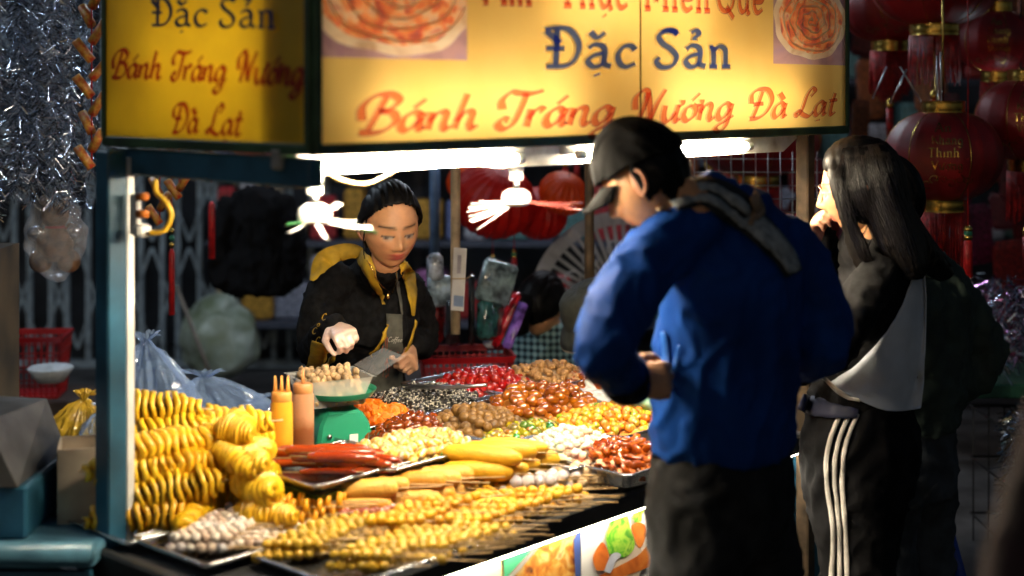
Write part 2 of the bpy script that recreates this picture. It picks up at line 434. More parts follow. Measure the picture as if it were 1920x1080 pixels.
ACC = {  # marks, placed over a letter box about .5 wide
 'acute': [[(.22,.62),(.42,.86)]], 'grave': [[(.14,.86),(.34,.62)]], 'dot': [[(.24,-.17),(.26,-.22)]],
 'breve': [[(.12,.84),(.26,.70),(.42,.84)]], 'hook': [[(.2,.86),(.31,.93),(.38,.83),(.29,.74),(.28,.66)]],
 'horn': [[(.42,.46),(.53,.52),(.52,.66)]], 'circ': [[(.1,.66),(.27,.82),(.44,.66)]], 'hookup': [[(.44,.95),(.54,1.02),(.6,.92),(.52,.84)]],
}
WORDS = {
 'An': [('A',), ('n',)], 'Khang': [('K',), ('h',), ('a',), ('n',), ('g',)], 'Thịnh': [('T',), ('h',), ('i', 'dot'), ('n',), ('h',)], 'Vượng': [('V',), ('u', 'horn'), ('o', 'horn', 'dot'), ('n',), ('g',)],
 'Bánh': [('B',), ('a', 'acute'), ('n',), ('h',)], 'Tráng': [('T',), ('r',), ('a', 'acute'), ('n',), ('g',)],
 'Nướng': [('N',), ('u', 'horn'), ('o', 'horn', 'acute'), ('n',), ('g',)], 'Đà': [('D',), ('a', 'grave')], 'Lạt': [('L',), ('a', 'dot'), ('t',)],
 'Đặc': [('D',), ('a', 'breve', 'dot'), ('c',)], 'Sản': [('S',), ('a', 'hook'), ('n',)],
 'Ẩm': [('A', 'hookup'), ('m',)], 'Thực': [('T',), ('h',), ('u', 'horn', 'dot'), ('c',)], 'Miền': [('M',), ('i',), ('e', 'circ', 'grave'), ('n',)], 'Quê': [('Q',), ('u',), ('e', 'circ')],
 'Coffee': [('C',), ('o',), ('f',), ('f',), ('e',), ('e',)], 'GUC': [('C',), ('o',), ('C',)],
}
def word_lines(word, style):
    G = GS if style == 'script' else GD; x = 0; out = []
    for it in WORDS[word]:
        adv, st = G[it[0]]
        sh = .22 if style == 'script' else 0.
        for l in st: out.append([(px + x + py * sh, py) for px, py in l])
        k = 1. if it[0] not in 'A' else 1.
        for a in it[1:]:
            for l in ACC[a]: out.append([(px * (1. if style == 'script' else 1.15) + x + py * sh, py + (0. if py < 0 or style == 'script' else .06)) for px, py in l])
        x += adv + (.02 if style == 'script' else .05)
    return out, x
def pen(lines, to3, wide, thin, ang=R(35), grow=0., lift=0., edge=False):
    """Ribbons for each stroke; to3(x,y,lift) maps letter space to the surface."""
    mb = MB(); nib = Vector((math.cos(ang), math.sin(ang)))
    for li, l in enumerate(lines):
        p = catmull([(x, y, 0) for x, y in l], 7); L, Rr, L2, R2 = [], [], [], []
        for i, q in enumerate(p):
            t = (p[min(i + 1, len(p) - 1)] - p[max(i - 1, 0)]); t = Vector((t.x, t.y)); t = t.normalized() if t.length > 1e-9 else Vector((1, 0))
            nr = Vector((-t.y, t.x)); w = math.sqrt((wide * abs(nib.dot(nr))) ** 2 + thin ** 2) / 2 + grow
            e = t * (-grow if i == 0 else grow if i == len(p) - 1 else 0)
            L.append(to3(q.x + nr.x * w + e.x, q.y + nr.y * w + e.y, lift + li * .00012)); Rr.append(to3(q.x - nr.x * w + e.x, q.y - nr.y * w + e.y, lift + li * .00012))
            if edge:
                w -= grow * 1.1
                L2.append(to3(q.x + nr.x * w, q.y + nr.y * w, lift + li * .00012)); R2.append(to3(q.x - nr.x * w, q.y - nr.y * w, lift + li * .00012))
        n = len(p)
        fs_ = [(i, n + i, n + i + 1, i + 1) for i in range(n - 1)]
        if edge: mb.add(L + L2, fs_); mb.add(R2 + Rr, fs_)
        else: mb.add(L + Rr, fs_)
    return mb
def sign_word(sign, A, d, word, style, x0, x1, b0, b1, cap, fill, line, wide, thin, grow):
    """Lettering on a vertical sign sheet that starts at A and runs along d (sign-local x, z)."""
    def sz(px, py):
        k = (px - 960) / FPX; s = (k * A.y - A.x) / (d.x - d.y * k); D = A.y + d.y * s
        return s, HC - (py - YH) * D / FPX
    s0, z0 = sz(x0, b0); s1, z1 = sz(x1, b1); _, zc = sz(x0, b0 - cap); h = zc - z0
    lines, W = word_lines(word, style); kx = (s1 - s0) / W; tilt = (z1 - z0) / (s1 - s0)
    def to3(x, y, lift): return (s0 + x * kx, -lift, z0 + x * kx * tilt + y * h)
    f = pen(lines, to3, wide, thin, lift=.004).build('lettering', fill, sign, smooth=False)
    f['label'] = '%s lettering reading %s' % ('script' if style == 'script' else 'display', word)
    pen(lines, to3, wide, thin, grow=grow, lift=.002, edge=True).build('letter_outline', line, f, smooth=False)

# ------------------------------------------------------------------ ground
def ground_fn(i, j):
    x = -60 + 120 * i; y = -20 + 140 * j
    return Vector((x, y, 0))
g = MB().grid(ground_fn, 4, 4).build('ground', mat('asphalt', (.045, .047, .05), .75, var=.25, scale=4, bump=.4, bscale=80), None, smooth=False)
struct(g)

# ------------------------------------------------------------------ cart
M_BLUE = mat('blue_paint', (.02, .10, .17), .45, var=.25, scale=7, bump=.15, bscale=30)
M_STEEL = mat('stainless', (.55, .56, .57), .28, 1., var=.12, scale=12, bump=.06, bscale=120)
M_DARK = mat('black_rubber', (.012, .012, .012), .6, var=.2)
M_WHITE = mat('white_enamel', (.75, .74, .70), .4, var=.06, scale=10, bump=.1)
cart = thing('food_cart', 'blue steel food cart with a long counter under the yellow signs', 'food cart', T(.9, .5, 0), CART_ANG)
def cartpart(mb, name, m, smooth=False):
    return local(cart, mb.build(name, m, None, smooth=smooth))
LEN, DEP = 2.35, 1.12
cx = lambda s, t, z: T(s, t, z)
cartpart(MB().box(cx(LEN / 2, DEP / 2, TZ - .018), (LEN, DEP, .036), CART_ANG, bev=.006), 'counter_top', mat('counter_steel', (.10, .10, .11), .45, .6, var=.3, scale=5, bump=.1))
cartpart(MB().box(cx(LEN / 2, -.012, TZ - .012), (LEN + .02, .024, .05), CART_ANG, bev=.006), 'edge_trim', M_DARK)
cartpart(MB().box(cx(-.012, DEP / 2, TZ - .02), (.024, DEP, .06), CART_ANG, bev=.006), 'edge_trim', M_DARK)
cartpart(MB().box(cx(LEN / 2, .10, .36), (LEN - .06, .02, .58), CART_ANG), 'front_panel', M_BLUE)
cartpart(MB().box(cx(.03, DEP / 2 + .03, .36), (.02, DEP - .14, .58), CART_ANG), 'side_panel', M_BLUE)
cartpart(MB().box(cx(LEN / 2, DEP / 2, .09), (LEN - .1, DEP - .1, .04), CART_ANG), 'bottom_shelf', M_BLUE)
for s, t in ((.1, .12), (LEN - .12, .12), (.1, DEP - .06), (LEN - .12, DEP - .06)):
    cartpart(MB().box(cx(s, t, .355), (.04, .04, .71), CART_ANG, bev=.004), 'leg', M_BLUE)
# the posts that carry the sign and the roof
PL = P(208, 300, 3.02)
post = MB().box((PL.x, PL.y, (HC - .117) / 2 - .004), (.046, .052, HC - .125), CART_ANG, bev=.004)
cartpart(post, 'post', M_BLUE)
inner = Vector((PL.x, PL.y, 0)) + U * .0335
cartpart(MB().box((inner.x, inner.y, 1.06), (.019, .046, 1.0), CART_ANG, bev=.002), 'post_strip', M_WHITE)
SA = Vector((-.356, 2.60, 0))            # corner where the two signs meet
SL = Vector(((193 - 960) / FPX * 3.1, 3.1, 0)); sd = (SA - SL).normalized(); SLEN = (SA - SL).length
sang = math.atan2(sd.y, sd.x)
FLEN = 1.91
zb = HC - .117
mid = (SL + SA) / 2 + Vector((.01, .02, 0))
cartpart(MB().box((mid.x, mid.y, zb - .034), (SLEN - .03, .035, .055), sang, bev=.003), 'side_beam', M_BLUE)
back = SA + Vv * 1.15
cartpart(MB().box(SA + U * (FLEN / 2) + Vv * .6 + Vector((0, 0, 2.28)), (FLEN + .2, 1.5, .03), CART_ANG), 'roof', mat('roof_sheet', (.16, .2, .22), .5, .4, var=.2))
q = SA + U * (FLEN - .06) + Vv * .10
cartpart(MB().box((q.x, q.y, 1.13), (.04, .04, 2.26), CART_ANG, bev=.004), 'post', mat('brown_post', (.10, .065, .035), .6, var=.3))

# ------------------------------------------------------------------ signs
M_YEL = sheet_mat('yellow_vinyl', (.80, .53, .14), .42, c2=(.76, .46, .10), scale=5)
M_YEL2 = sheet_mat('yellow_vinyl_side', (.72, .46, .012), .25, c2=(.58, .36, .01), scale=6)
M_GRN = mat('green_frame', (.035, .085, .03), .5, var=.3, scale=9)
def ink(name, film, body, k=.75):
    """Translucent ink: tints the light of the sheet under it, with a little body colour of its own."""
    m, nt, b = new_mat(name); b.inputs['Base Color'].default_value = (*body, 1); b.inputs['Roughness'].default_value = .5
    tp = nt.nodes.new('ShaderNodeBsdfTransparent'); tc = nt.nodes.new('ShaderNodeTexCoord'); n = nt.nodes.new('ShaderNodeTexNoise'); n.inputs['Scale'].default_value = 20
    rp = nt.nodes.new('ShaderNodeValToRGB'); rp.color_ramp.elements[0].color = (*(x * .85 for x in film), 1); rp.color_ramp.elements[1].color = (*film, 1)
    nt.links.new(tc.outputs['Object'], n.inputs['Vector']); nt.links.new(n.outputs['Fac'], rp.inputs['Fac']); nt.links.new(rp.outputs['Color'], tp.inputs[0])
    mx = nt.nodes.new('ShaderNodeMixShader'); mx.inputs[0].default_value = k
    nt.links.new(b.outputs[0], mx.inputs[1]); nt.links.new(tp.outputs[0], mx.inputs[2]); nt.links.new(mx.outputs[0], nt.nodes['Material Output'].inputs[0]); MATS[name] = m; return m
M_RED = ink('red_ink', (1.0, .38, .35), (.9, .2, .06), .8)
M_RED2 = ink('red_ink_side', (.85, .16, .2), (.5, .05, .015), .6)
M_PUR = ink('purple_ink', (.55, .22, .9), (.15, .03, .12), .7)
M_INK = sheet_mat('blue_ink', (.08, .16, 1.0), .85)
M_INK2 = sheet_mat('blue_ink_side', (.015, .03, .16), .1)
M_WOUT = sheet_mat('white_ink', (.92, .92, .95), .85)
def sign_box(name, label, A, d, length, ztop, sheet, depth=.16, holes=()):
    ang = math.atan2(d.y, d.x)
    r = thing(name, label, 'sign', (A.x, A.y, 0), ang)
    z0 = zb
    xs = [.014, length - .014]; zs = [z0 + .018, ztop - .012]
    for a_, b_, zl_ in holes: xs += [a_, b_]; zs.append(zl_)
    xs.sort(); zs.sort(); sh_ = MB()
    for xa, xb in zip(xs, xs[1:]):
        for za, zc_ in zip(zs, zs[1:]):
            if any(a_ - 1e-6 < (xa + xb) / 2 < b_ and (za + zc_) / 2 > zl_ for a_, b_, zl_ in holes): continue
            sh_.grid(lambda i, j: Vector((xa + (xb - xa) * i, 0, za + (zc_ - za) * j)), 6, 4)
    sh_.build('sign_sheet', sheet, r, smooth=False)
    for b in (((length / 2, .01, z0 + .009), (length, .03, .022)), ((length / 2, .01, ztop), (length, .03, .022))):
        MB().box(b[0], b[1], bev=.003).build('frame_rail', M_GRN, r, smooth=False)
    for x in (.007, length - .007):
        MB().box((x, .0105, (z0 + ztop) / 2), (.016, .033, ztop - z0 - .03), bev=.003).build('frame_rail', M_GRN, r, smooth=False)
    MB().box((length / 2, depth, (z0 + ztop) / 2 + .05), (length - .04, .006, ztop - z0 - .1)).build('back_board', M_WHITE, r, smooth=False)
    MB().box((.022, depth / 2 + .014, (z0 + ztop) / 2), (.006, depth - .04, ztop - z0 - .05)).build('end_light_block', M_WHITE, r, smooth=False)  # added divider, keeps the tube light of one sign off the other sheet
    MB().box((length / 2, depth / 2 + .02, z0 + .012), (length - .04, depth - .01, .004)).build('bottom_light_block', M_WHITE, r, smooth=False)  # added floor, blocks the lower tubes from shining up behind the sheet
    return r
ZT = HC + .33
def s_of(px, A=SA, d=U):
    k = (px - 960) / FPX; return (k * A.y - A.x) / (d.x - d.y * k)
def z_of(px, py): return HC - (py - YH) * (SA.y + U.y * s_of(px)) / FPX
PHOTOS = ((603, 876, 110, 742, -28, 166), (1450, 1588, 121, 1521, 38, 92))
fs = sign_box('front_sign', 'long yellow lit sign with food photos and red script along the counter front', SA, U, FLEN, ZT, M_YEL, holes=[(max(.0145, s_of(a)), min(FLEN - .0145, s_of(b)), z_of((a + b) / 2, y)) for a, b, y, _, _, _ in PHOTOS])
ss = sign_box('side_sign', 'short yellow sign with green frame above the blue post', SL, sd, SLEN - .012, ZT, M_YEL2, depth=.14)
MB().box((s_of(1200), -.0015, (zb + ZT) / 2), (.004, .002, ZT - zb - .05)).build('panel_seam', mat('seam', (.25, .15, .02), .6), fs, smooth=False)
W = lambda *a: sign_word(fs, SA, U, *a)
W('Bánh', 'script', 668, 893, 248, 240, 70, M_RED, M_PUR, .19, .05, .018)
W('Tráng', 'script', 925, 1150, 240, 231, 68, M_RED, M_PUR, .19, .05, .018)
W('Nướng', 'script', 1182, 1372, 231, 222, 62, M_RED, M_PUR, .19, .05, .018)
W('Đà', 'script', 1400, 1472, 222, 219, 54, M_RED, M_PUR, .19, .05, .018)
W('Lạt', 'script', 1490, 1564, 218, 214, 50, M_RED, M_PUR, .19, .05, .018)
W('Đặc', 'display', 1016, 1196, 126, 126, 76, M_INK, M_WOUT, .13, .085, .035)
W('Sản', 'display', 1224, 1372, 126, 126, 72, M_INK, M_WOUT, .13, .085, .035)
W('Ẩm', 'display', 905, 1000, 6, 9, 82, M_RED, M_PUR, .12, .09, .02)
W('Thực', 'display', 1042, 1178, 11, 16, 80, M_RED, M_PUR, .12, .09, .02)
W('Miền', 'display', 1206, 1332, 17, 22, 76, M_RED, M_PUR, .12, .09, .02)
W('Quê', 'display', 1342, 1432, 22, 25, 72, M_RED, M_PUR, .12, .09, .02)
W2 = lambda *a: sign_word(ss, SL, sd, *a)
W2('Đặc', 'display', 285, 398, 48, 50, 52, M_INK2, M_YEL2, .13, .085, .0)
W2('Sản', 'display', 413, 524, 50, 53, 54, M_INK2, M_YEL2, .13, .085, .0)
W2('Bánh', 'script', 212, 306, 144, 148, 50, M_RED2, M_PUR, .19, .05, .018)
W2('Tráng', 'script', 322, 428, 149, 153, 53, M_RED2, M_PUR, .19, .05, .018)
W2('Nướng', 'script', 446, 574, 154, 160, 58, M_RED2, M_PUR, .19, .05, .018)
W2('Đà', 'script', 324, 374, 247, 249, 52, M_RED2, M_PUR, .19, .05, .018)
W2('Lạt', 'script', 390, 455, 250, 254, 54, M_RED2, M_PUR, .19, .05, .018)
# printed food photographs on the front sign
M_PIZ = food_print('rice_paper_print', [(.22, .06, .06), (.62, .12, .05), (.80, .28, .08), (.82, .55, .3), (.5, .12, .08)], 30, transl=.5)
M_CRUST = food_print('crust_print', [(.55, .34, .18), (.75, .55, .34), (.82, .68, .46)], 18, transl=.5)
M_PLATE = food_print('board_print', [(.24, .13, .15), (.42, .24, .22), (.32, .2, .26)], 8, transl=.5)
M_CREAM = sheet_mat('sauce_print', (.9, .86, .76), .75)
def sign_photo(x0, x1, ybot, ccx, ccy, rad):
    sA, sB = s_of(x0), s_of(x1)
    D0 = SA.y + U.y * s_of(ccx); zf = lambda px, py: HC - (py - YH) * (SA.y + U.y * s_of(px)) / FPX
    zl = zf((x0 + x1) / 2, ybot); zt = ZT - .012; sA, sB = max(.0145, sA), min(FLEN - .0145, sB)
    cs, cz, r = s_of(ccx), zf(ccx, ccy), rad * D0 / FPX
    clip = lambda x, z: (min(max(x, sA), sB), min(max(z, zl), zt))
    ring_ = lambda q: [clip(cs + q * rr_(k) * 1.42 * math.cos(2 * math.pi * k / 72), cz + q * rr_(k) * .8 * math.sin(2 * math.pi * k / 72)) for k in range(72)]
    rr_ = lambda k: (1 + .025 * math.sin(5 * 2 * math.pi * k / 72 + 1) + .015 * math.sin(11 * 2 * math.pi * k / 72)) 
    def band_(q0, q1, m, nm, par):
        A_, B_ = ring_(q0), ring_(q1)
        return MB().add([(x, 0, z) for x, z in A_ + B_], [(k, (k + 1) % 72, 72 + (k + 1) % 72, 72 + k) for k in range(72) if (Vector(A_[k]) - Vector(B_[k])).length > 1e-6 or (Vector(A_[(k + 1) % 72]) - Vector(B_[(k + 1) % 72])).length > 1e-6]).build(nm, m, par, smooth=False)
    pic = band_(r, 40., M_PLATE, 'food_picture', fs)
    pic['label'] = 'printed photograph of a round grilled rice paper with sauce'
    def disc(rr, lift, m, nm):
        pts = []
        for k in range(72):
            a = 2 * math.pi * k / 72; q = rr * (1 + .025 * math.sin(5 * a + 1) + .015 * math.sin(11 * a))
            pts.append(Vector((min(max(cs + q * 1.05 * math.cos(a), sA + .001), sB - .001), -lift, min(max(cz + q * .8 * math.sin(a), zl + .001), zt - .001))))
        return MB().add(pts, [tuple(range(72))]).build(nm, m, pic, smooth=False)
    band_(r * .86, r, M_CRUST, 'printed_crust', pic); band_(r * .02, r * .86, M_PIZ, 'printed_topping', pic)
    pts = []
    for k in range(150):
        a = k * .21; q = r * .84 * k / 150
        x, z = cs + q * 1.42 * math.cos(a) + .004 * math.sin(k * 1.3), cz + q * .8 * math.sin(a) + .003 * math.sin(k * .9)
        pts.append((x, z))
    mb = MB(); run = []
    def flush(run):
        if len(run) > 2:
            n = len(run); L = []; Q = []
            for i, (x, z) in enumerate(run):
                a, b = run[max(0, i - 1)], run[min(n - 1, i + 1)]; t = Vector((b[0] - a[0], b[1] - a[1])).normalized(); w = r * .022
                L.append((x - t.y * w, -.003 - i * 2e-6, z + t.x * w)); Q.append((x + t.y * w, -.003 - i * 2e-6, z - t.x * w))
            mb.add(L + Q, [(i, n + i, n + i + 1, i + 1) for i in range(n - 1)])
    for x, z in pts:
        if sA + .004 < x < sB - .004 and zl + .004 < z < zt - .004: run.append((x, z))
        else: flush(run); run = []
    flush(run)
    mb.build('printed_sauce', M_CREAM, pic, smooth=False)
for ph_ in PHOTOS: sign_photo(*ph_)

# ------------------------------------------------------------------ fluorescent lamps
M_TUBE = emis('tube_glow', (1.0, .84, .60), 500.)
M_ASSUMED_IN = emis('assumed_glow_inside', (1.0, .86, .70), 40.)
def tube_lamp(label, A, ang, length, housing=True, m=M_TUBE, r=.0095, hz=.04):
    t = thing('fluorescent_lamp', label, 'lamp', A, ang)
    n = 10
    MB().tube([(length * i / n, 0, 0) for i in range(n + 1)], r, 12).build('tube', m, t)
    for x in (-.012, length + .012): MB().tube([(x - .012, 0, 0), (x + .012, 0, 0)], r * 1.15, 12).build('end_cap', M_WHITE, t)
    if housing:
        MB().box((length / 2, .03, hz * .5), (length + .1, .03, hz), bev=.004).build('housing', mat('grey_enamel', (.30, .29, .27), .5, var=.1), t, smooth=False)
    return t
def LZ(s, off, z): return SA + U * s + Vv * off + Vector((0, 0, z))
tube_lamp('bare glowing tube below the sign, between the two hanging fans', LZ(.045, .08, HC - .147), CART_ANG, .58, True)
tube_lamp('glowing tube below the sign, behind the black cap', LZ(.86, .08, HC - .146), CART_ANG, .66, True)
tube_lamp('assumed glowing tube inside the sign behind the words Bánh Tráng', LZ(.14, .085, HC - .03), CART_ANG, .6, False, M_ASSUMED_IN)  # assumed from the bright patch on the sheet; the tube is unseen
tube_lamp('assumed glowing tube inside the sign behind the words Đà Lạt', LZ(1.06, .085, HC - .025), CART_ANG, .6, False, M_ASSUMED_IN)  # unseen tube, assumed behind the second bright patch
tube_lamp('assumed glowing tube inside the sign behind the top line of words', LZ(.65, .09, HC + .2), CART_ANG, .6, False, emis('assumed_glow_top', (1., .86, .7), 30.))  # unseen tube, assumed so that the upper sheet is lit too
tube_lamp('unseen dim tube added inside the short side sign to brighten it', SL + sd * .16 + Vector((-sd.y, sd.x, 0)) * .13 + Vector((0, 0, HC + .08)), sang, .5, False, emis('added_side_glow', (1., .86, .66), 34.))  # unseen tube, added to lift the yellow of the front-lit side sign
# white reflector tray hanging under the sign, its end cut at a slant
rf = MB()
rs0, rs1 = .62, 1.86
for (s, o, z) in ((rs0, .115, HC - .118), (rs1, .115, HC - .118), (rs1 - .1, .115, HC - .168), (rs0, .115, HC - .168), (rs0, .30, HC - .118), (rs1, .30, HC - .118), (rs1 - .1, .30, HC - .168), (rs0, .30, HC - .168)): rf.v.append(tuple(LZ(s, o, z)))
rf.f = [(0, 1, 2, 3), (4, 7, 6, 5), (0, 4, 5, 1), (3, 2, 6, 7), (1, 5, 6, 2), (0, 3, 7, 4)]; rf.m = [0] * 6
tag(rf.build('reflector_tray', mat('chipped_white', (.72, .70, .64), .5, c2=(.42, .36, .28), scale=16, bump=.2), None, smooth=False), 'chipped white metal reflector under the sign with a slanted end', 'lamp reflector')
# wire looping from the lamp holder
M_CORD = mat('tan_cord', (.42, .25, .08), .5)
tag(MB().tube(catmull([P(500, 348, 2.72), P(560, 325, 2.70), P(600, 318, 2.72), P(640, 338, 2.76), P(690, 345, 2.8), P(745, 318, 2.86)], 8), .0035, 6).build('lamp_cord', M_CORD), 'tan cord sagging from the lamp end below the sign corner', 'cord')
# wall-mounted yellow cord and holder on the post
h = thing('cord_holder', 'white bracket with a yellow looped cord fixed to the blue post', 'bracket', P(262, 400, 3.0), 0)
local(h, MB().box(P(254, 402, 3.0), (.012, .03, .085), CART_ANG, bev=.003).build('plate', M_WHITE, smooth=False))
local(h, MB().box(P(266, 432, 2.99), (.034, .03, .026), CART_ANG, bev=.006).build('foot', M_WHITE, smooth=False))
for y in (369, 401): local(h, MB().tube([P(258, y, 2.99), P(276, y, 2.98)], .0085, 10).build('knob', mat('orange_knob', (.55, .16, .02), .4)))
local(h, MB().tube(catmull([P(292, 338, 3.), P(293, 360, 2.99), P(312, 380, 2.98), P(321, 405, 2.98), P(308, 432, 2.98), P(280, 437, 2.98)], 8), .0055, 8).build('cord', mat('yellow_cord', (.65, .38, .02), .45)))

# ------------------------------------------------------------------ posters on the cart front
def poster(name, label, s0, s1, m, ztop=TZ - .045, zlow=.25):
    r = thing(name, label, 'poster', T(s0, .075, 0), CART_ANG)
    w = s1 - s0
    MB().grid(lambda i, j: Vector((i * w, .006 * math.sin(j * 3 + i * 2 + s0 * 9), zlow + j * (ztop - zlow))), 12, 10).build('sheet', m, r)
    return r, w
def flat(r, pts, m, lift, nm):
    """pts in (x, z) on a poster, printed patch"""
    return MB().add([Vector((x, -lift - .008, z)) for x, z in pts], [tuple(range(len(pts)))]).build(nm, m, r, smooth=False)
def blob(cx_, cz_, rx, rz, n=28, wob=.12, seed=0):
    return [(cx_ + rx * math.cos(a) * (1 + wob * math.sin(3 * a + seed) + wob * .6 * math.sin(7 * a + seed * 2)), cz_ + rz * math.sin(a) * (1 + wob * math.sin(4 * a + seed))) for a in [2 * math.pi * k / n for k in range(n)]]
def s_edge(px):  # poster plane
    A = T(0, .075, 0); k = (px - 960) / FPX; return (k * A.y - A.x) / (U.x - U.y * k)
PZ = TZ - .045
p1, w1 = poster('plain_poster', 'cream yellow poster with no picture on the cart front', .06, s_edge(937), sheet_mat('cream_sheet', (.80, .62, .30), .3, c2=(.78, .68, .45), scale=3))
flat(p1, blob(w1 * .62, PZ - .2, .14, .13, wob=.05), sheet_mat('yolk_print', (.78, .50, .10), .3), .001, 'printed_patch')
p2, w2 = poster('noodle_poster', 'poster with a photo of fried noodles and a green corner', s_edge(939), s_edge(1083), food_print('noodle_print', [(.06, .03, .02), (.45, .13, .02), (.62, .30, .05), (.70, .50, .2), (.50, .10, .02)], 22, transl=.3))
flat(p2, [(0, PZ - .002), (w2 * .62, PZ - .002), (0, PZ - .085)], sheet_mat('green_print', (.06, .32, .16), .3), .001, 'printed_corner')
flat(p2, [(w2 * .62, PZ - .001), (w2 * .72, PZ - .001), (0, PZ - .10), (0, PZ - .086)], M_WOUT, .0016, 'printed_stripe')
flat(p2, blob(w2 * .6, PZ - .16, .085, .075, seed=2), food_print('noodle_print_b', [(.35, .08, .01), (.62, .28, .04), (.72, .46, .12)], 34, transl=.3), .002, 'printed_dish')
flat(p2, [(w2 * .90, PZ - .05), (w2 * .99, PZ - .02), (w2 * .99, PZ - .14), (w2 * .93, PZ - .16)], sheet_mat('denim_print', (.06, .10, .3), .3), .0022, 'printed_cloth')
p3, w3 = poster('salad_poster', 'white poster with a photo of salad, sausage and a fork', s_edge(1086), s_edge(1400), sheet_mat('white_sheet', (.80, .78, .72), .3, c2=(.72, .69, .62), scale=3))
GRN = food_print('herb_print', [(.02, .12, .01), (.10, .38, .02), (.35, .55, .06), (.06, .25, .02)], 30, transl=.3)
ORG = food_print('sausage_print', [(.40, .07, .01), (.62, .16, .02), (.70, .26, .05)], 12, transl=.3)
def pz(px, py):
    s = s_edge(px); A = T(0, .075, 0); D = A.y + U.y * s; return s - s_edge(1086), HC - (py - YH) * D / FPX
def ppts(l):
    p = catmull([(x, y, 0) for x, y in l + l[:1]], 6)[:-1]
    return [pz(q.x, q.y) for q in p]
c0, c1 = pz(1160, 1050)
flat(p3, blob(c0 + .01, c1 - .02, .075, .06, wob=.03), sheet_mat('plate_print', (.62, .50, .38), .3), .001, 'printed_plate')
flat(p3, ppts([(1118, 1078), (1150, 1062), (1190, 1040), (1215, 1016), (1222, 1052), (1200, 1066), (1160, 1080), (1125, 1090)]), ORG, .0016, 'printed_sausage')
flat(p3, ppts([(1112, 1068), (1106, 1045), (1116, 1022), (1126, 1016), (1136, 1040), (1130, 1066)]), ORG, .0017, 'printed_sausage')
flat(p3, ppts([(1135, 1035), (1130, 1005), (1136, 985), (1146, 962), (1160, 958), (1170, 964), (1176, 990), (1184, 1018), (1176, 1036), (1158, 1044)]), GRN, .0024, 'printed_herbs')
flat(p3, ppts([(1181, 1000), (1178, 985), (1190, 978), (1203, 984), (1204, 1004), (1198, 1022), (1190, 1024)]), ORG, .0021, 'printed_tomato')
flat(p3, ppts([(1184, 978), (1180, 964), (1190, 958), (1196, 950), (1205, 942), (1204, 952), (1198, 962), (1196, 976)]), GRN, .0026, 'printed_sprig')
flat(p3, ppts([(1126, 1068), (1138, 1040), (1150, 1034), (1158, 1040), (1148, 1050), (1138, 1072)]), mat('fork_print', (.35, .36, .4), .4), .003, 'printed_fork')
lampf = tube_lamp('assumed glowing tube hidden under the counter lip above the posters', T(.10, .028, TZ - .052), CART_ANG, 1.9, False, emis('assumed_glow_low', (1., .88, .70), 55.), r=.009)  # assumed from the bright tops of the posters; the tube is unseen
# ------------------------------------------------------------------ food on the counter
M_TRAY = mat('tray_steel', (.62, .63, .64), .25, 1., var=.1, scale=14, bump=.08, bscale=90)
M_BASK = mat('green_basket', (.03, .075, .02), .5, var=.25)
def tray(label, c, a, b, z, rz=CART_ANG, hgt=.024, m=M_TRAY):
    """Shallow steel tray with sloping sides and a rolled rim; half sizes a, b."""
    r = thing('food_tray', label, 'tray', (c.x, c.y, z), rz)
    def ring(x, y, zz, k=5, rad=.018):
        out = []
        for qx, qy, a0 in ((x - rad, y - rad, 0), (-x + rad, y - rad, 90), (-x + rad, -y + rad, 180), (x - rad, -y + rad, 270)):
            out += [(qx + rad * math.cos(R(a0 + 90 * i / (k - 1))), qy + rad * math.sin(R(a0 + 90 * i / (k - 1))), zz) for i in range(k)]
        return out
    mb = MB(); rings = [ring(a - .014, b - .014, .002), ring(a - .002, b - .002, hgt), ring(a + .008, b + .008, hgt + .001), ring(a + .009, b + .009, hgt - .004), ring(a - .003, b - .003, hgt - .004), ring(a - .012, b - .012, 0)]
    n = len(rings[0]); vs_ = [p for q in rings for p in q]
    f = [(i * n + k, i * n + (k + 1) % n, (i + 1) * n + (k + 1) % n, (i + 1) * n + k) for i in range(len(rings) - 1) for k in range(n)] + [tuple(range(n))[::-1], tuple(range(5 * n, 6 * n))]
    mb.add(vs_, f); mb.build('pan', m, r, auto=35)
    mb2 = MB().tube([Vector(p) for p in ring(a + .008, b + .008, hgt)], .003, 6, closed=True); mb2.build('rolled_rim', m, r)
    return r
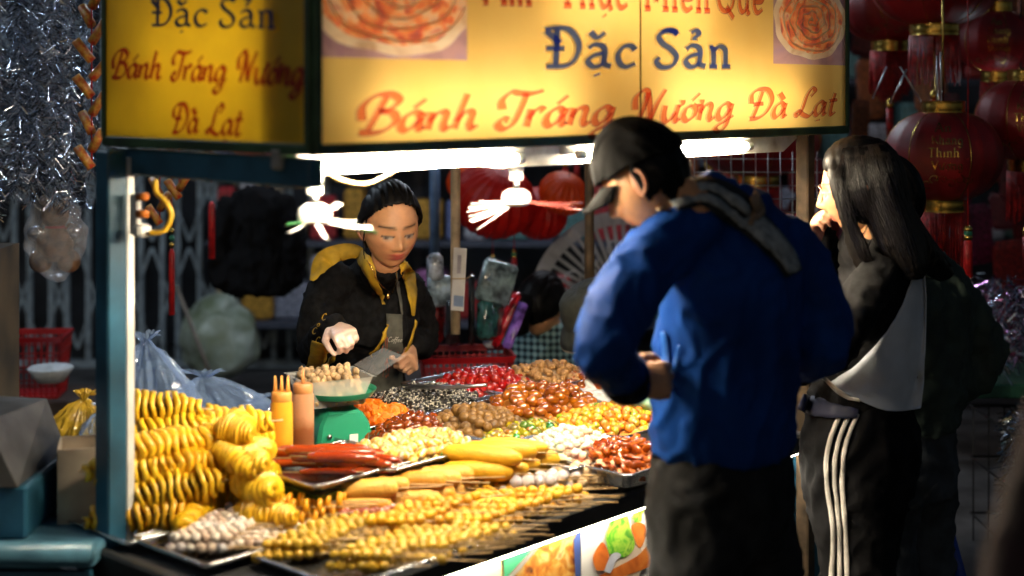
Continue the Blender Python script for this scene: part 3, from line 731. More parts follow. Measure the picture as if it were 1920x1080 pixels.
def piece_mesh(kind, size, m):
    mb = MB(); h = size / 2
    rnd = random.Random(hash(kind) % 1000 + int(size * 1e5))
    if kind == 'ball': mb.ball((0, 0, 0), h, 12, 8)
    elif kind == 'lump':
        mb.ball((0, 0, 0), (h, h * .88, h * .8), 10, 7); mb.v = [tuple(Vector(p) * (1 + .22 * noise.noise(Vector(p) * (3.2 / size) + Vector((size * 50, 0, 3))))) for p in mb.v]
    elif kind == 'oval':
        mb.ball((0, 0, 0), (h * 1.25, h * .82, h * .8), 12, 8); mb.v = [tuple(Vector(p) * (1 + .08 * noise.noise(Vector(p) * (2.5 / size)))) for p in mb.v]
    elif kind == 'cube': mb.box((0, 0, 0), (size, size * .9, size * .8), bev=size * .12)
    elif kind == 'curl':
        pts = [(h * .75 * math.cos(a), h * .75 * math.sin(a), h * .25 * math.sin(2 * a) + h * .1 * a) for a in [i * .55 for i in range(10)]]
        mb.tube(pts, [h * .32] + [h * .42] * 8 + [h * .3], 6)
    elif kind == 'sesame':
        pts = [(h * .62 * math.cos(a), h * .62 * math.sin(a), h * .35 * math.sin(3 * a)) for a in [i * .63 for i in range(9)]]
        mb.tube(pts, [h * .42] * 9, 6)
        for k in range(46):
            a = rnd.uniform(0, 5.); q = Vector((h * .62 * math.cos(a), h * .62 * math.sin(a), h * .35 * math.sin(3 * a)))
            d = Vector((rnd.gauss(0, 1), rnd.gauss(0, 1), rnd.gauss(0, 1))).normalized()
            mb.ball(q + d * h * .42, (h * .22, h * .085, h * .085), 5, 4, mi=1, rot=Euler((rnd.random() * 6, rnd.random() * 6, 0)).to_matrix())
    elif kind == 'strip':
        pts = [(size * (i / 6 - .5) * 1.5, h * .3 * math.sin(i * 1.3), h * .25 * math.cos(i * 1.9)) for i in range(7)]
        mb.tube(pts, [(h * .22, h * .5)] + [(h * .28, h * .62)] * 5 + [(h * .2, h * .4)], 6)
    elif kind == 'crumb':
        for k in range(3): mb.ball((rnd.uniform(-h, h) * .5, rnd.uniform(-h, h) * .5, rnd.uniform(-h, h) * .3), (h * .7, h * .6, h * .55), 7, 5)
        mb.v = [tuple(Vector(p) * (1 + .25 * noise.noise(Vector(p) * (5 / size)))) for p in mb.v]
    elif kind == 'striped':
        mb.ball((0, 0, 0), (h, h, h * .9), 16, 8)
        mb.m = [1 if (k % 4) < 2 else 0 for k in range(len(mb.f))]
    return mb.mesh('piece', m, smooth=(kind != 'cube'))
def heap(name, label, cat, group, kind, size, mats, c, a, b, zb_, hgt, under, seed=0, rz=CART_ANG, power=2.2, jit=.35, n_mesh=3):
    """A mound with countable pieces lying over it: each piece is an object of its own."""
    rnd = random.Random(seed)
    meshes = [piece_mesh(kind, size * k, mats) for k in ((1.0, .88, 1.12)[:n_mesh])]
    def hz(x, y):
        r = (abs(x / a) ** power + abs(y / b) ** power)
        return hgt * max(0., 1 - r) ** .75 * (1 + .22 * noise.noise(Vector((x * 14 + seed, y * 14, 0))))
    ca, sa = math.cos(rz), math.sin(rz)
    step = size * .86; ny = int(2 * b / (step * .87)) + 1; k = 0
    for j in range(ny + 1):
        for i in range(int(2 * a / step) + 1):
            x = -a + (i + .5 * (j % 2)) * step + rnd.uniform(-jit, jit) * step; y = -b + j * step * .87 + rnd.uniform(-jit, jit) * step
            if abs(x / a) ** power + abs(y / b) ** power > 1: continue
            z = zb_ + hz(x, y) + size * (.28 + rnd.uniform(-.12, .22))
            o = bpy.data.objects.new(name, meshes[k % len(meshes)]); col.objects.link(o); k += 1
            o.location = (c.x + x * ca - y * sa, c.y + x * sa + y * ca, z)
            o.rotation_euler = (rnd.uniform(-.7, .7) if kind in ('oval', 'strip', 'striped') else rnd.uniform(0, 6.3), rnd.uniform(-.6, .6), rnd.uniform(0, 6.3))
            tag(o, label, cat, group)
    mb = MB().grid(lambda i, j: Vector((c.x + (2 * i - 1) * a * .97 * ca - (2 * j - 1) * b * .97 * sa, c.y + (2 * i - 1) * a * .97 * sa + (2 * j - 1) * b * .97 * ca, zb_ + .002 + hz((2 * i - 1) * a * .97, (2 * j - 1) * b * .97))), 14, 14)
    o = mb.build(name + '_mound', under)
    o['kind'] = 'stuff'; o['label'] = 'packed inside of the ' + group
    return k
SUGAR = mat('sugar', (.72, .68, .62), .6)
HEAPS = []
def place(px, py, z): return on_plane(px, py, z)
SH = T(0, 0, 0)
def heap_at(px, py, a, b, hgt, z, *args, tr=True, tl='', **kw):
    c = place(px, py, z + hgt * .45)
    if tr: tray(tl, c, a + .016, b + .016, z - .004, hgt=.036)
    n = heap(*args[:7], c, a, b, z, hgt, args[7], **kw)
    HEAPS.append((args[0], n))
SES = [mat('sesame_dark', (.018, .016, .015), .35, coat=.3), mat('sesame_seed', (.74, .68, .58), .5)]
heap_at(688, 783, .13, .12, .035, .80, 'orange_candy', 'bright orange sugared candy cube beside the green scale', 'candy', 'orange candy heap', 'cube', .027, rand_mat('orange_sugar', [(.85, .24, .005), (.9, .33, .01), (.8, .19, .005)], .5, bump=.5), mat('orange_under', (.7, .2, .01)), tl='steel tray of orange candy cubes beside the scale', seed=1)
heap_at(782, 757, .20, .125, .045, .80, 'sesame_candy', 'black candy twist coated with white sesame', 'candy', 'black sesame candy heap', 'sesame', .030, SES, mat('sesame_under', (.05, .045, .04)), tl='steel tray of black sesame candy in front of the apron', seed=2)
heap_at(905, 722, .17, .135, .045, .80, 'red_candied_fruit', 'glossy red candied fruit dusted with sugar', 'candied fruit', 'red candied fruit heap', 'lump', .030, rand_mat('red_candied', [(.34, .006, .005), (.48, .012, .008), (.42, .05, .03), (.5, .02, .01)], .22, coat=.4, bump=.4, nscale=90), mat('red_under', (.25, .02, .01)), tl='steel tray of red candied fruit before the red basket', seed=3)
heap_at(1018, 710, .165, .12, .045, .80, 'beige_candied_nut', 'beige crumbly candied nut in the far tray', 'candied nut', 'beige candied nut heap', 'crumb', .032, rand_mat('beige_nut', [(.40, .23, .09), (.5, .3, .13), (.32, .17, .06)], .65, bump=.6), mat('beige_under', (.3, .18, .08)), tl='steel tray of beige candied nuts, farthest from the bottles', seed=4)
heap_at(770, 818, .15, .09, .05, .785, 'brown_crystal_candy', 'translucent amber brown lump candy beside the brown balls', 'candy', 'amber lump candy heap', 'lump', .033, rand_mat('amber_lump', [(.26, .065, .006), (.36, .10, .01), (.2, .045, .005)], .15, coat=1., bump=.4), mat('amberl_under', (.25, .07, .01)), tl='steel tray of amber lump candy by the scale', seed=5)
heap_at(893, 802, .15, .125, .06, .785, 'brown_fruit_ball', 'round matt brown dried fruit ball', 'dried fruit', 'brown ball heap', 'ball', .029, rand_mat('brown_ball', [(.24, .135, .035), (.32, .185, .05), (.18, .10, .028)], .5, bump=.5, bscale=160), mat('brown_under', (.15, .08, .03)), tl='steel tray of brown dried fruit balls', seed=6, jit=.28)
heap_at(1010, 765, .19, .13, .075, .785, 'amber_date', 'glossy golden amber candied date', 'candied fruit', 'amber date heap', 'oval', .036, rand_mat('amber_date', [(.36, .115, .006), (.45, .17, .01), (.28, .08, .005), (.4, .14, .008)], .12, coat=1.), mat('amber_under', (.35, .12, .01)), tl='steel tray heaped with amber candied dates', seed=7)
heap_at(1110, 722, .13, .10, .04, .785, 'dark_amber_date', 'dark amber candied date beside the empty glove', 'candied fruit', 'dark amber date heap', 'oval', .032, rand_mat('dark_amber', [(.30, .08, .008), (.40, .12, .01)], .12, coat=1.), mat('dka_under', (.2, .05, .01)), tl='steel tray of dark amber dates under the empty glove', seed=8)
heap_at(978, 818, .17, .085, .03, .785, 'green_amber_jelly', 'small green or amber jelly sweet beside the brown balls', 'jelly', 'green and amber jelly heap', 'ball', .024, rand_mat('green_jelly', [(.38, .2, .012), (.45, .4, .02), (.02, .22, .02), (.5, .3, .02), (.4, .42, .03), (.36, .16, .01), (.03, .3, .04)], .1, coat=1.), mat('gj_under', (.3, .2, .02)), tl='steel tray of green and amber jelly sweets', seed=9)
heap_at(1145, 790, .20, .145, .045, .785, 'orange_jelly', 'small orange or yellow jelly sweet near the blue jacket', 'jelly', 'orange jelly heap', 'lump', .026, rand_mat('orange_jelly', [(.80, .28, .01), (.85, .48, .03), (.82, .36, .05), (.78, .2, .02), (.85, .5, .1), (.5, .5, .03), (.84, .4, .02), (.05, .36, .03)], .14, coat=.9), mat('oj_under', (.6, .25, .03)), tl='steel tray of orange jelly sweets', seed=10)
heap_at(1068, 842, .135, .12, .06, .785, 'pastel_candy', 'pale pink, mint or white sugared candy', 'candy', 'pastel candy heap', 'lump', .021, rand_mat('pastel', [(.85, .62, .52), (.88, .78, .7), (.62, .78, .5), (.88, .48, .34), (.86, .76, .66), (.7, .8, .6), (.88, .66, .56)], .6, bump=.5), mat('pastel_under', (.65, .6, .52)), tl='steel tray of pastel sugared candy', seed=11)
heap_at(1168, 862, .12, .105, .045, .785, 'orange_fruit_strip', 'curled reddish orange dried fruit strip', 'dried fruit', 'dried fruit strip heap', 'strip', .036, rand_mat('fruit_strip', [(.40, .10, .008), (.5, .15, .012), (.3, .06, .006)], .2, coat=.6), mat('strip_under', (.35, .1, .01)), tl='steel tray of orange dried fruit strips', seed=12)
heap_at(935, 843, .15, .055, .02, .785, 'yellow_curl', 'small golden fried curl behind the corn dogs', 'snack', 'golden curl heap', 'curl', .024, rand_mat('gold_curl', [(.6, .3, .02), (.7, .38, .03), (.52, .24, .02)], .35, coat=.3), mat('curl_under', (.45, .22, .02)), tl='steel tray of golden fried curls', seed=13)
# two trays stand raised on green plastic baskets
def basket(label, c, a, b, z0, z1, m=M_BASK, taper=.9, name='plastic_basket', rz=CART_ANG, grp=None):
    r = thing(name, label, 'basket', (c.x, c.y, z0), rz, grp)
    h_ = z1 - z0; mb = MB()
    mb.box((0, 0, .004), (2 * a * taper, 2 * b * taper, .008)); mb.build('basket_floor', m, r, smooth=False)
    for side in range(4):
        L_ = a if side % 2 == 0 else b; W_ = b if side % 2 == 0 else a; rot = Matrix.Rotation(side * math.pi / 2, 3, 'Z'); mb = MB()
        n = max(6, int(2 * L_ / .022))
        def pt(x, z, o=0): k = taper + (1 - taper) * z / h_; return rot @ Vector((x * k, -(W_ * k) - o, z))
        for i in range(n + 1):
            x = -L_ + 2 * L_ * i / n
            mb.tube([pt(x, .004), pt(x, h_ - .012)], .0035, 4)
        for q in range(5):
            z = .02 + (h_ - .03) * q / 4; mb.tube([pt(-L_, z), pt(L_, z)], .0035, 4)
        mb.tube([pt(-L_, .006), pt(L_, .006)], .005, 4)
        mb.build('lattice_wall', m, r, smooth=False)
        lo, hi = h_ - .022, h_
        MB().add([pt(-L_, lo, .002), pt(L_, lo, .002), pt(L_, hi, .008), pt(-L_, hi, .008), pt(-L_, lo, -.002), pt(L_, lo, -.002), pt(L_, hi, -.002), pt(-L_, hi, -.002)], [(0, 1, 2, 3), (5, 4, 7, 6), (3, 2, 6, 7), (0, 4, 5, 1), (1, 5, 6, 2), (0, 3, 7, 4)]).build('rim', m, r, smooth=False)
    return r
cA = on_plane(655, 848, .845) ; cA2 = on_plane(790, 836, .845)
cA = T(.66, .66, 0); cA2 = T(.94, .60, 0)
cS = on_plane(622, 868, .85); cB = on_plane(770, 842, .85)
basket('dark green plastic basket under the sausage tray', cS, .135, .115, TZ + .001, .826)
basket('dark green plastic basket under the tray of striped balls', cB, .145, .10, TZ + .001, .826)
tray('steel tray of red sausages on a green basket', cS, .15, .125, .828)
tray('steel tray of striped balls on a green basket', cB, .165, .11, .829)
STR = [rand_mat('ball_base', [(.80, .46, .04), (.82, .56, .14), (.78, .38, .02), (.80, .6, .2)], .35, coat=.4), rand_mat('ball_stripe', [(.82, .72, .5), (.75, .42, .03), (.22, .42, .14), (.85, .76, .6), (.8, .36, .02)], .35, coat=.4)]
n = heap('striped_ball', 'small cream, yellow or green striped sweet ball on the raised tray', 'sweet', 'striped ball heap', 'striped', .025, STR, cB, .15, .095, .834, .03, mat('stripe_under', (.6, .42, .12)), seed=20, power=4)
heap('yellow_cube_snack', 'little golden cube snack at the sausage end of the raised tray', 'snack', 'golden cubes on the raised tray', 'cube', .019, rand_mat('gold_cube', [(.75, .5, .08), (.8, .6, .2), (.7, .4, .04)], .5), cB - U * .06 - Vv * .05, .08, .04, .836, .012, mat('cube_under', (.6, .4, .08)), seed=21)

# ------------------------------------------------------------------ skewers
M_STICK = mat('bamboo_stick', (.55, .36, .16), .6, var=.2, scale=40)
SK = {}
def skewer_proto(kind):
    """stick along +x; food at the -x end. Returns list of (name, mesh, location)"""
    if kind in SK: return SK[kind]
    stick = MB().tube([(-.085, 0, 0), (.115, 0, 0)], .0017, 5).mesh('stick', M_STICK)
    parts = [('stick', stick, (0, 0, 0))]
    def balls(nm, m, r, n, x0, gap, sq=1.):
        mb = MB().ball((0, 0, 0), (r, r * sq, r), 12, 8); mb.v = [tuple(Vector(p) * (1 + .2 * noise.noise(Vector(p) * 120 + Vector((r * 900, 0, 0))) + .06 * noise.noise(Vector(p) * 300))) for p in mb.v]; me = mb.mesh(nm, m)
        for i in range(n): parts.append((nm, me, (x0 + i * gap, 0, 0)))
    if kind == 'fish': balls('fish_ball', rand_mat('fish_ball', [(.60, .38, .03), (.68, .46, .05), (.46, .31, .03)], .4, bump=.4), .0108, 6, -.078, .0205)
    elif kind == 'white': balls('shrimp_ball', rand_mat('white_ball', [(.74, .64, .54), (.8, .74, .68), (.7, .52, .4), (.6, .58, .6)], .4, bump=.3), .0112, 6, -.078, .0205)
    elif kind == 'cream': balls('cream_ball', rand_mat('cream_ball', [(.74, .52, .30), (.8, .64, .44), (.66, .42, .2)], .4, bump=.3), .0165, 3, -.07, .031)
    elif kind == 'grey': balls('grey_ball', rand_mat('grey_ball', [(.58, .54, .56), (.68, .62, .6), (.5, .48, .52)], .4, bump=.3), .0145, 4, -.075, .027)
    elif kind == 'red': balls('red_bead', rand_mat('red_bead', [(.30, .05, .03), (.42, .12, .08), (.5, .26, .2)], .25, coat=.5), .011, 6, -.078, .021)
    elif kind == 'corn':
        mb = MB().tube([(-.115, 0, 0), (-.111, 0, 0), (-.092, 0, 0), (-.03, 0, .002), (.04, 0, 0), (.064, 0, 0), (.07, 0, 0)], [.004, .013, .020, .024, .022, .014, .004], 14)
        mb.v = [tuple(Vector(p) + Vector((0, 0, .0016)) * noise.noise(Vector(p) * 60)) for p in mb.v]
        parts.append(('batter', mb.mesh('batter', rand_mat('corn_batter', [(.74, .44, .03), (.8, .5, .045), (.7, .4, .03)], .5, bump=.4, bscale=200)), (0, 0, 0)))
    elif kind == 'nugget':
        mb = MB().tube([(-.10, 0, 0), (-.095, 0, 0), (-.072, .001, 0), (-.038, 0, .001), (-.008, .001, 0), (.012, 0, 0), (.017, 0, 0)], [.004, .015, .0205, .0195, .0205, .015, .004], 12)
        mb.v = [tuple(Vector(p) * (1 + .08 * noise.noise(Vector(p) * 70))) for p in mb.v]
        parts.append(('batter', mb.mesh('batter', rand_mat('nugget', [(.72, .44, .10), (.78, .5, .13), (.7, .38, .06)], .55, bump=.6, bscale=160)), (0, 0, 0)))
    elif kind == 'twist':
        for ph in (0, math.pi):
            pts = [(-.085 + .11 * i / 22, .008 * math.cos(i * .62 + ph), .008 * math.sin(i * .62 + ph)) for i in range(23)]
            parts.append(('twist_strand', MB().tube(pts, [.004] + [.0085] * 21 + [.004], 7).mesh('twist_strand', rand_mat('twist', [(.72, .42, .03), (.62, .30, .02), (.76, .46, .05)], .45, bump=.4)), (0, 0, 0)))
    elif kind == 'leaf':
        mb = MB().tube([(-.085, 0, 0), (-.07, 0, 0), (-.03, 0, .002), (.01, 0, 0), (.03, 0, 0)], [(.003, .003), (.008, .018), (.010, .024), (.009, .018), (.003, .004)], 10)
        parts.append(('batter', mb.mesh('batter', rand_mat('leaf_fry', [(.70, .42, .02), (.76, .48, .03), (.62, .34, .02)], .45, bump=.5)), (0, 0, 0)))
    elif kind == 'nub':
        for i in range(6):
            rnd = random.Random(i); mb = MB().ball((0, 0, 0), (.012, .0105 + .003 * rnd.random(), .0105), 9, 6); mb.v = [tuple(Vector(p) * (1 + .25 * noise.noise(Vector(p) * 110 + Vector((i, 0, 0))))) for p in mb.v]
            parts.append(('fried_piece', mb.mesh('fried_piece', rand_mat('nub', [(.74, .42, .015), (.8, .5, .03), (.6, .3, .01), (.78, .45, .04)], .45, bump=.5)), (-.078 + i * .02, rnd.uniform(-.003, .003), rnd.uniform(-.002, .003))))
    elif kind == 'ring':
        for i in range(4):
            me = MB().tube([(0.0, .014 * math.cos(a), .014 * math.sin(a)) for a in [k * math.pi / 6 for k in range(12)]], .0062, 7, closed=True).mesh('fried_ring', rand_mat('fried_ring', [(.8, .40, .012), (.84, .46, .02)], .4, bump=.3))
            parts.append(('fried_ring', me, (-.075 + i * .028, 0, 0)))
    elif kind == 'sausage':
        mb = MB().tube([(-.075, 0, 0), (-.071, 0, 0), (-.055, 0, 0), (0, 0, .002), (.05, 0, 0), (.066, 0, 0), (.07, 0, 0)], [.003, .007, .0105, .0112, .0105, .007, .003], 12)
        parts.append(('sausage', mb.mesh('sausage', rand_mat('sausage', [(.38, .06, .012), (.48, .1, .015), (.32, .045, .015)], .18, coat=.8)), (0, 0, 0)))
    SK[kind] = parts
    return parts
SKN = 0; SRND = random.Random(77)
def skewer(kind, name, label, cat, group, loc, rz, tilt=0.):
    global SKN; SKN += 1
    r = thing(name, label, cat, loc, rz, group); r.rotation_euler = (0, tilt, rz)
    for nm, me, l in skewer_proto(kind):
        o = obj(nm, me, r); o.location = l
        if nm != 'stick': k_ = SRND.uniform(.86, 1.14); o.scale = (k_ * SRND.uniform(.92, 1.08), k_, k_ * SRND.uniform(.85, 1.1)); o.rotation_euler = (SRND.uniform(-.5, .5) if nm in ('batter', 'sausage') else SRND.uniform(0, 6), 0, 0)
    return r
def skewer_rows(kind, name, label, cat, group, pxy, z, n, dv, rz0, layers=1, seed=0, rad=.014, jit=.006, du=(0, 0)):
    """n skewers side by side from a start point; dv = step (world) between neighbours"""
    rnd = random.Random(seed); p0 = on_plane(*pxy, z)
    for l in range(layers):
        for i in range(n - l):
            q = p0 + dv * (i + l * .5) + Vector((rnd.uniform(-jit, jit), rnd.uniform(-jit, jit), l * rad * 1.6))
            skewer(kind, name, label, cat, group, q, rz0 + rnd.uniform(-.12, .12), rnd.uniform(-.03, .04))
SR = R(4)                      # sticks point along +x, to the cart front
dy = Vector((.012, .030, 0))
tz = TZ + .018
cTA = on_plane(715, 1035, TZ); cTB = on_plane(465, 1000, TZ)
tray('steel tray of greenish fish ball skewers at the cart corner', T(.36, .085, 0), .215, .135, TZ + .002)
tray('dark edged tray of white ball skewers between the potato spirals and the fish balls', T(.235, .37, 0), .19, .125, TZ + .002)
FB = ('fish', 'fish_ball_skewer', 'skewer of greenish yellow fish balls on the corner tray', 'skewer', 'fish ball skewers')
skewer_rows(*FB, (560, 1042), tz + .006, 10, Vector((.013, .022, 0)), SR, 2, 1, rad=.011)
skewer_rows(*FB, (690, 1064), tz + .006, 10, Vector((.016, .022, 0)), SR, 2, 2, rad=.011)
skewer_rows(*FB, (800, 1046), tz + .006, 8, Vector((.020, .022, 0)), SR, 2, 22, rad=.011)
skewer_rows('white', 'white_ball_skewer', 'skewer of white and pinkish balls beside the potato spirals', 'skewer', 'white ball skewers', (395, 1028), tz + .006, 11, Vector((.007, .0235, 0)), SR, 2, 3, rad=.011)
skewer_rows('white', 'white_ball_skewer', 'skewer of white and pinkish balls beside the potato spirals', 'skewer', 'white ball skewers', (505, 1016), tz + .005, 10, Vector((.009, .024, 0)), SR, 1, 4)
NB = ('nub', 'fried_piece_skewer', 'skewer of knobbly golden fried pieces near the counter edge', 'skewer', 'golden fried piece skewers')
skewer_rows(*NB, (760, 1003), tz + .01, 8, Vector((.018, .030, 0)), SR, 2, 5)
skewer_rows(*NB, (880, 1000), tz + .006, 10, Vector((.026, .029, 0)), SR, 2, 6)
skewer_rows(*NB, (690, 990), tz + .006, 5, Vector((.014, .030, 0)), SR, 1, 16)
skewer_rows('leaf', 'leaf_fritter_skewer', 'skewer of a flat golden fritter beside the twisted ones', 'skewer', 'flat fritter skewers', (900, 962), tz + .012, 7, Vector((.034, .022, 0)), SR, 1, 7)
skewer_rows('twist', 'twist_skewer', 'skewer of a twisted golden brown fritter', 'skewer', 'twisted fritter skewers', (905, 940), tz + .012, 8, Vector((.032, .024, 0)), SR, 1, 8)
skewer_rows('ring', 'fried_ring_skewer', 'skewer of orange fried rings beside the white balls', 'skewer', 'orange ring skewers', (585, 972), tz + .014, 7, Vector((.016, .022, 0)), SR, 2, 9)
skewer_rows('red', 'red_bead_skewer', 'skewer of small dark red beads before the nuggets', 'skewer', 'red bead skewers', (690, 962), tz + .012, 7, Vector((.026, .014, 0)), SR, 1, 10)
skewer_rows('nugget', 'nugget_skewer', 'short plump breaded nugget on a stick before the green baskets', 'skewer', 'breaded nugget skewers', (722, 946), tz + .02, 5, Vector((.026, .034, 0)), SR, 2, 11, rad=.02)
skewer_rows('nugget', 'nugget_skewer', 'short plump breaded nugget on a stick before the green baskets', 'skewer', 'breaded nugget skewers', (812, 934), tz + .02, 4, Vector((.028, .034, 0)), SR, 2, 17, rad=.02)
skewer_rows('corn', 'corn_dog', 'long smooth yellow battered corn dog on a stick', 'corn dog', 'yellow corn dogs', (880, 905), tz + .02, 6, Vector((.030, .038, 0)), R(-7), 2, 12, rad=.02)
skewer_rows('corn', 'corn_dog', 'long smooth yellow battered corn dog on a stick', 'corn dog', 'yellow corn dogs', (915, 885), tz + .055, 4, Vector((.030, .040, 0)), R(-9), 2, 13, rad=.02)
skewer_rows('grey', 'grey_ball_skewer', 'skewer of pale grey balls beside the corn dogs', 'skewer', 'grey ball skewers', (1010, 922), tz + .01, 7, Vector((.032, .022, 0)), SR, 2, 14)
skewer_rows('cream', 'cream_ball_skewer', 'skewer of three cream balls at the far counter edge', 'skewer', 'cream ball skewers', (1092, 905), tz + .014, 7, Vector((.036, .022, 0)), SR, 2, 15)
rnd = random.Random(5)
for i in range(20):
    q = Vector((cS.x, cS.y, 0)) + U * rnd.uniform(-.05, .06) + Vv * (-.09 + .18 * (i % 8) / 7) + Vector((0, 0, .845 + .021 * (i // 8)))
    skewer('sausage', 'sausage_skewer', 'glossy red sausage on a stick in the raised tray', 'sausage', 'red sausages', q, R(172) + rnd.uniform(-.2, .2), rnd.uniform(-.05, .05))

# ------------------------------------------------------------------ stack of spiral potatoes
M_POT = rand_mat('potato_fry', [(.93, .60, .025), (.95, .66, .05), (.88, .50, .02)], .4, bump=.3, bscale=120, coat=.2)
def spiral_mesh(seed):
    rnd = random.Random(seed); mb = MB(); turns = 13; n = turns * 14; vi, vo = [], []
    rr = [rnd.uniform(.68, 1.12) for _ in range(turns + 2)]
    pts = []
    for i in range(n + 1):
        a = 2 * math.pi * i / 14; x = -.115 + .23 * i / n; k = i / 14; j = int(k); w = rr[j] + (rr[j + 1] - rr[j]) * (k - j)
        rad = .041 * w * min(1, .5 + 2.2 * min(i / n, 1 - i / n))
        for (r_, dx) in ((.004, .0), (rad, .004 * math.sin(a * 3 + k)), (rad, .0105 + .004 * math.sin(a * 3 + k)), (.004, .0105)):
            pts.append((x + dx, r_ * math.cos(a), r_ * math.sin(a)))
    f = []
    for i in range(n):
        for q in range(4): f.append((i * 4 + q, i * 4 + (q + 1) % 4, (i + 1) * 4 + (q + 1) % 4, (i + 1) * 4 + q))
    f += [(0, 1, 2, 3), tuple(n * 4 + q for q in (3, 2, 1, 0))]
    return MB().add(pts, f).mesh('potato_spiral', M_POT)
SPM = [spiral_mesh(i) for i in range(3)]
STK = MB().tube([(-.12, 0, 0), (.145, 0, 0)], .0022, 6).mesh('stick', M_STICK)
cP = T(.26, .63, 0) + Vector((.035, 0, 0))
tray('steel tray under the stack of yellow potato spirals', T(.25, .66, 0), .23, .18, TZ + .002)
rnd = random.Random(11); k = 0
for layer in range(5):
    n = (7, 6, 6, 4, 1)[layer]
    for i in range(n):
        z = TZ + .044 + layer * .047
        d = (i - (n - 1) / 2) * .060; sd_ = .045 if (i + layer) % 2 else -.04
        q = cP + Vector((sd_ + .03 * rnd.uniform(-1, 1), 0, 0)) + Vector((.25, .97, 0)) * d + Vector((-.012 * layer, 0, 0)); rz = R(6) + rnd.uniform(-.5, .5)
        if (i * 3 + layer) % 7 == 3: rz += R(60)
        r = thing('spiral_potato', 'yellow fried potato spiral on a stick in the stack behind the blue post', 'snack', (q.x, q.y, z + rnd.uniform(-.004, .006)), rz, 'stack of potato spirals')
        r.rotation_euler = (rnd.uniform(0, 6), rnd.uniform(-.14, .14), rz); r.scale = (rnd.uniform(.85, 1.12), rnd.uniform(.88, 1.1), rnd.uniform(.88, 1.1))
        obj('potato_spiral', SPM[k % 3], r); obj('stick', STK, r); k += 1

rnd = random.Random(31)
for i in range(16):
    lay = (0, 0, 0, 0, 0, 1, 1, 1, 1, 1, 2, 2, 2, 2, 3, 3)[i]; j_ = (0, 1, 2, 3, -.6, 0, 1, 2, 3, -.5, 0, 1, 2, -.3, 0, 1)[i]
    q = cP + Vector((.168 - .02 * lay - .012 * j_ + rnd.uniform(-.03, .02), -.13 + .072 * j_ + .02 * lay + rnd.uniform(-.02, .02), rnd.uniform(-.006, .008)))
    rz = R(-55) + rnd.uniform(-.5, .5)
    r = thing('spiral_potato', 'yellow fried potato spiral turned end on, on the bottle side of the stack', 'snack', (q.x, q.y, TZ + .046 + .052 * lay), rz, 'potato spirals turned end on')
    r.rotation_euler = (rnd.uniform(0, 6), rnd.uniform(-.25, .25), rz); r.scale = (rnd.uniform(.4, .7), rnd.uniform(.68, .95), rnd.uniform(.68, .95))
    obj('potato_spiral', SPM[i % 3], r)
# ------------------------------------------------------------------ sauce bottles, scale, container
def bottle(label, px, py, D, m, mtip, tips, h=.185, r=.027):
    base = P(px, py, D); b = thing('sauce_bottle', label, 'bottle', base)
    MB().lathe([(0, 0), (r * .96, 0), (r, .004), (r, h * .70), (r * .97, h * .72), (r * .97, h * .76), (r * .80, h * .82), (r * .78, h * .84)], seg=28).build('bottle_body', m, b, auto=40)
    MB().lathe([(r * .86, h * .80), (r * .9, h * .81), (r * .9, h * .9), (r * .8, h * .92), (0, h * .92)], seg=28).build('cap', mtip, b, auto=40)
    for i in range(tips):
        x = (i - (tips - 1) / 2) * r * .55
        MB().tube([(x, 0, h * .91), (x, 0, h * .98), (x * 1.05, 0, h * 1.12)], [.0055, .0045, .0025], 8).build('nozzle', mtip, b)
    return b
def sauce_mat(name, low, high, zc):
    m, nt, b = new_mat(name); tc = nt.nodes.new('ShaderNodeTexCoord'); sp = nt.nodes.new('ShaderNodeSeparateXYZ'); nt.links.new(tc.outputs['Object'], sp.inputs[0])
    n = nt.nodes.new('ShaderNodeTexNoise'); n.inputs['Scale'].default_value = 30; nt.links.new(tc.outputs['Object'], n.inputs['Vector'])
    ma = nt.nodes.new('ShaderNodeMath'); ma.operation = 'MULTIPLY_ADD'; ma.inputs[1].default_value = .05; nt.links.new(n.outputs['Fac'], ma.inputs[0]); nt.links.new(sp.outputs['Z'], ma.inputs[2])
    mr = nt.nodes.new('ShaderNodeMapRange'); mr.inputs['From Min'].default_value = zc; mr.inputs['From Max'].default_value = zc + .03; nt.links.new(ma.outputs[0], mr.inputs['Value'])
    mx = nt.nodes.new('ShaderNodeMix'); mx.data_type = 'RGBA'; mx.inputs['A'].default_value = (*low, 1); mx.inputs['B'].default_value = (*high, 1)
    nt.links.new(mr.outputs[0], mx.inputs['Factor']); nt.links.new(mx.outputs['Result'], b.inputs['Base Color'])
    b.inputs['Roughness'].default_value = .3; b.inputs['Subsurface Weight'].default_value = .4; b.inputs['Subsurface Radius'].default_value = (.02, .01, .004); b.inputs['Subsurface Scale'].default_value = .5
    return m
bottle('orange chilli sauce bottle with three nozzles beside the potato spirals', 528, 868, 3.42, sauce_mat('chilli_sauce', (.75, .20, .01), (.82, .40, .03), .055), mat('orange_cap', (.78, .36, .08), .4), 3)
bottle('brown sauce bottle with one nozzle beside the green scale', 568, 850, 3.50, sauce_mat('brown_sauce', (.26, .09, .035), (.5, .26, .14), .085), mat('tan_cap', (.62, .28, .1), .4), 1)
M_SC = mat('scale_green', (.02, .28, .15), .35, var=.12, scale=6, coat=.2)
sc = thing('kitchen_scale', 'green kitchen scale holding a clear box of crumbs beside the bottles', 'scale', P(635, 842, 3.72), R(25))
sec = [(0., .078, .062), (.02, .078, .062), (.075, .066, .055), (.10, .05, .05), (.108, .04, .042)]
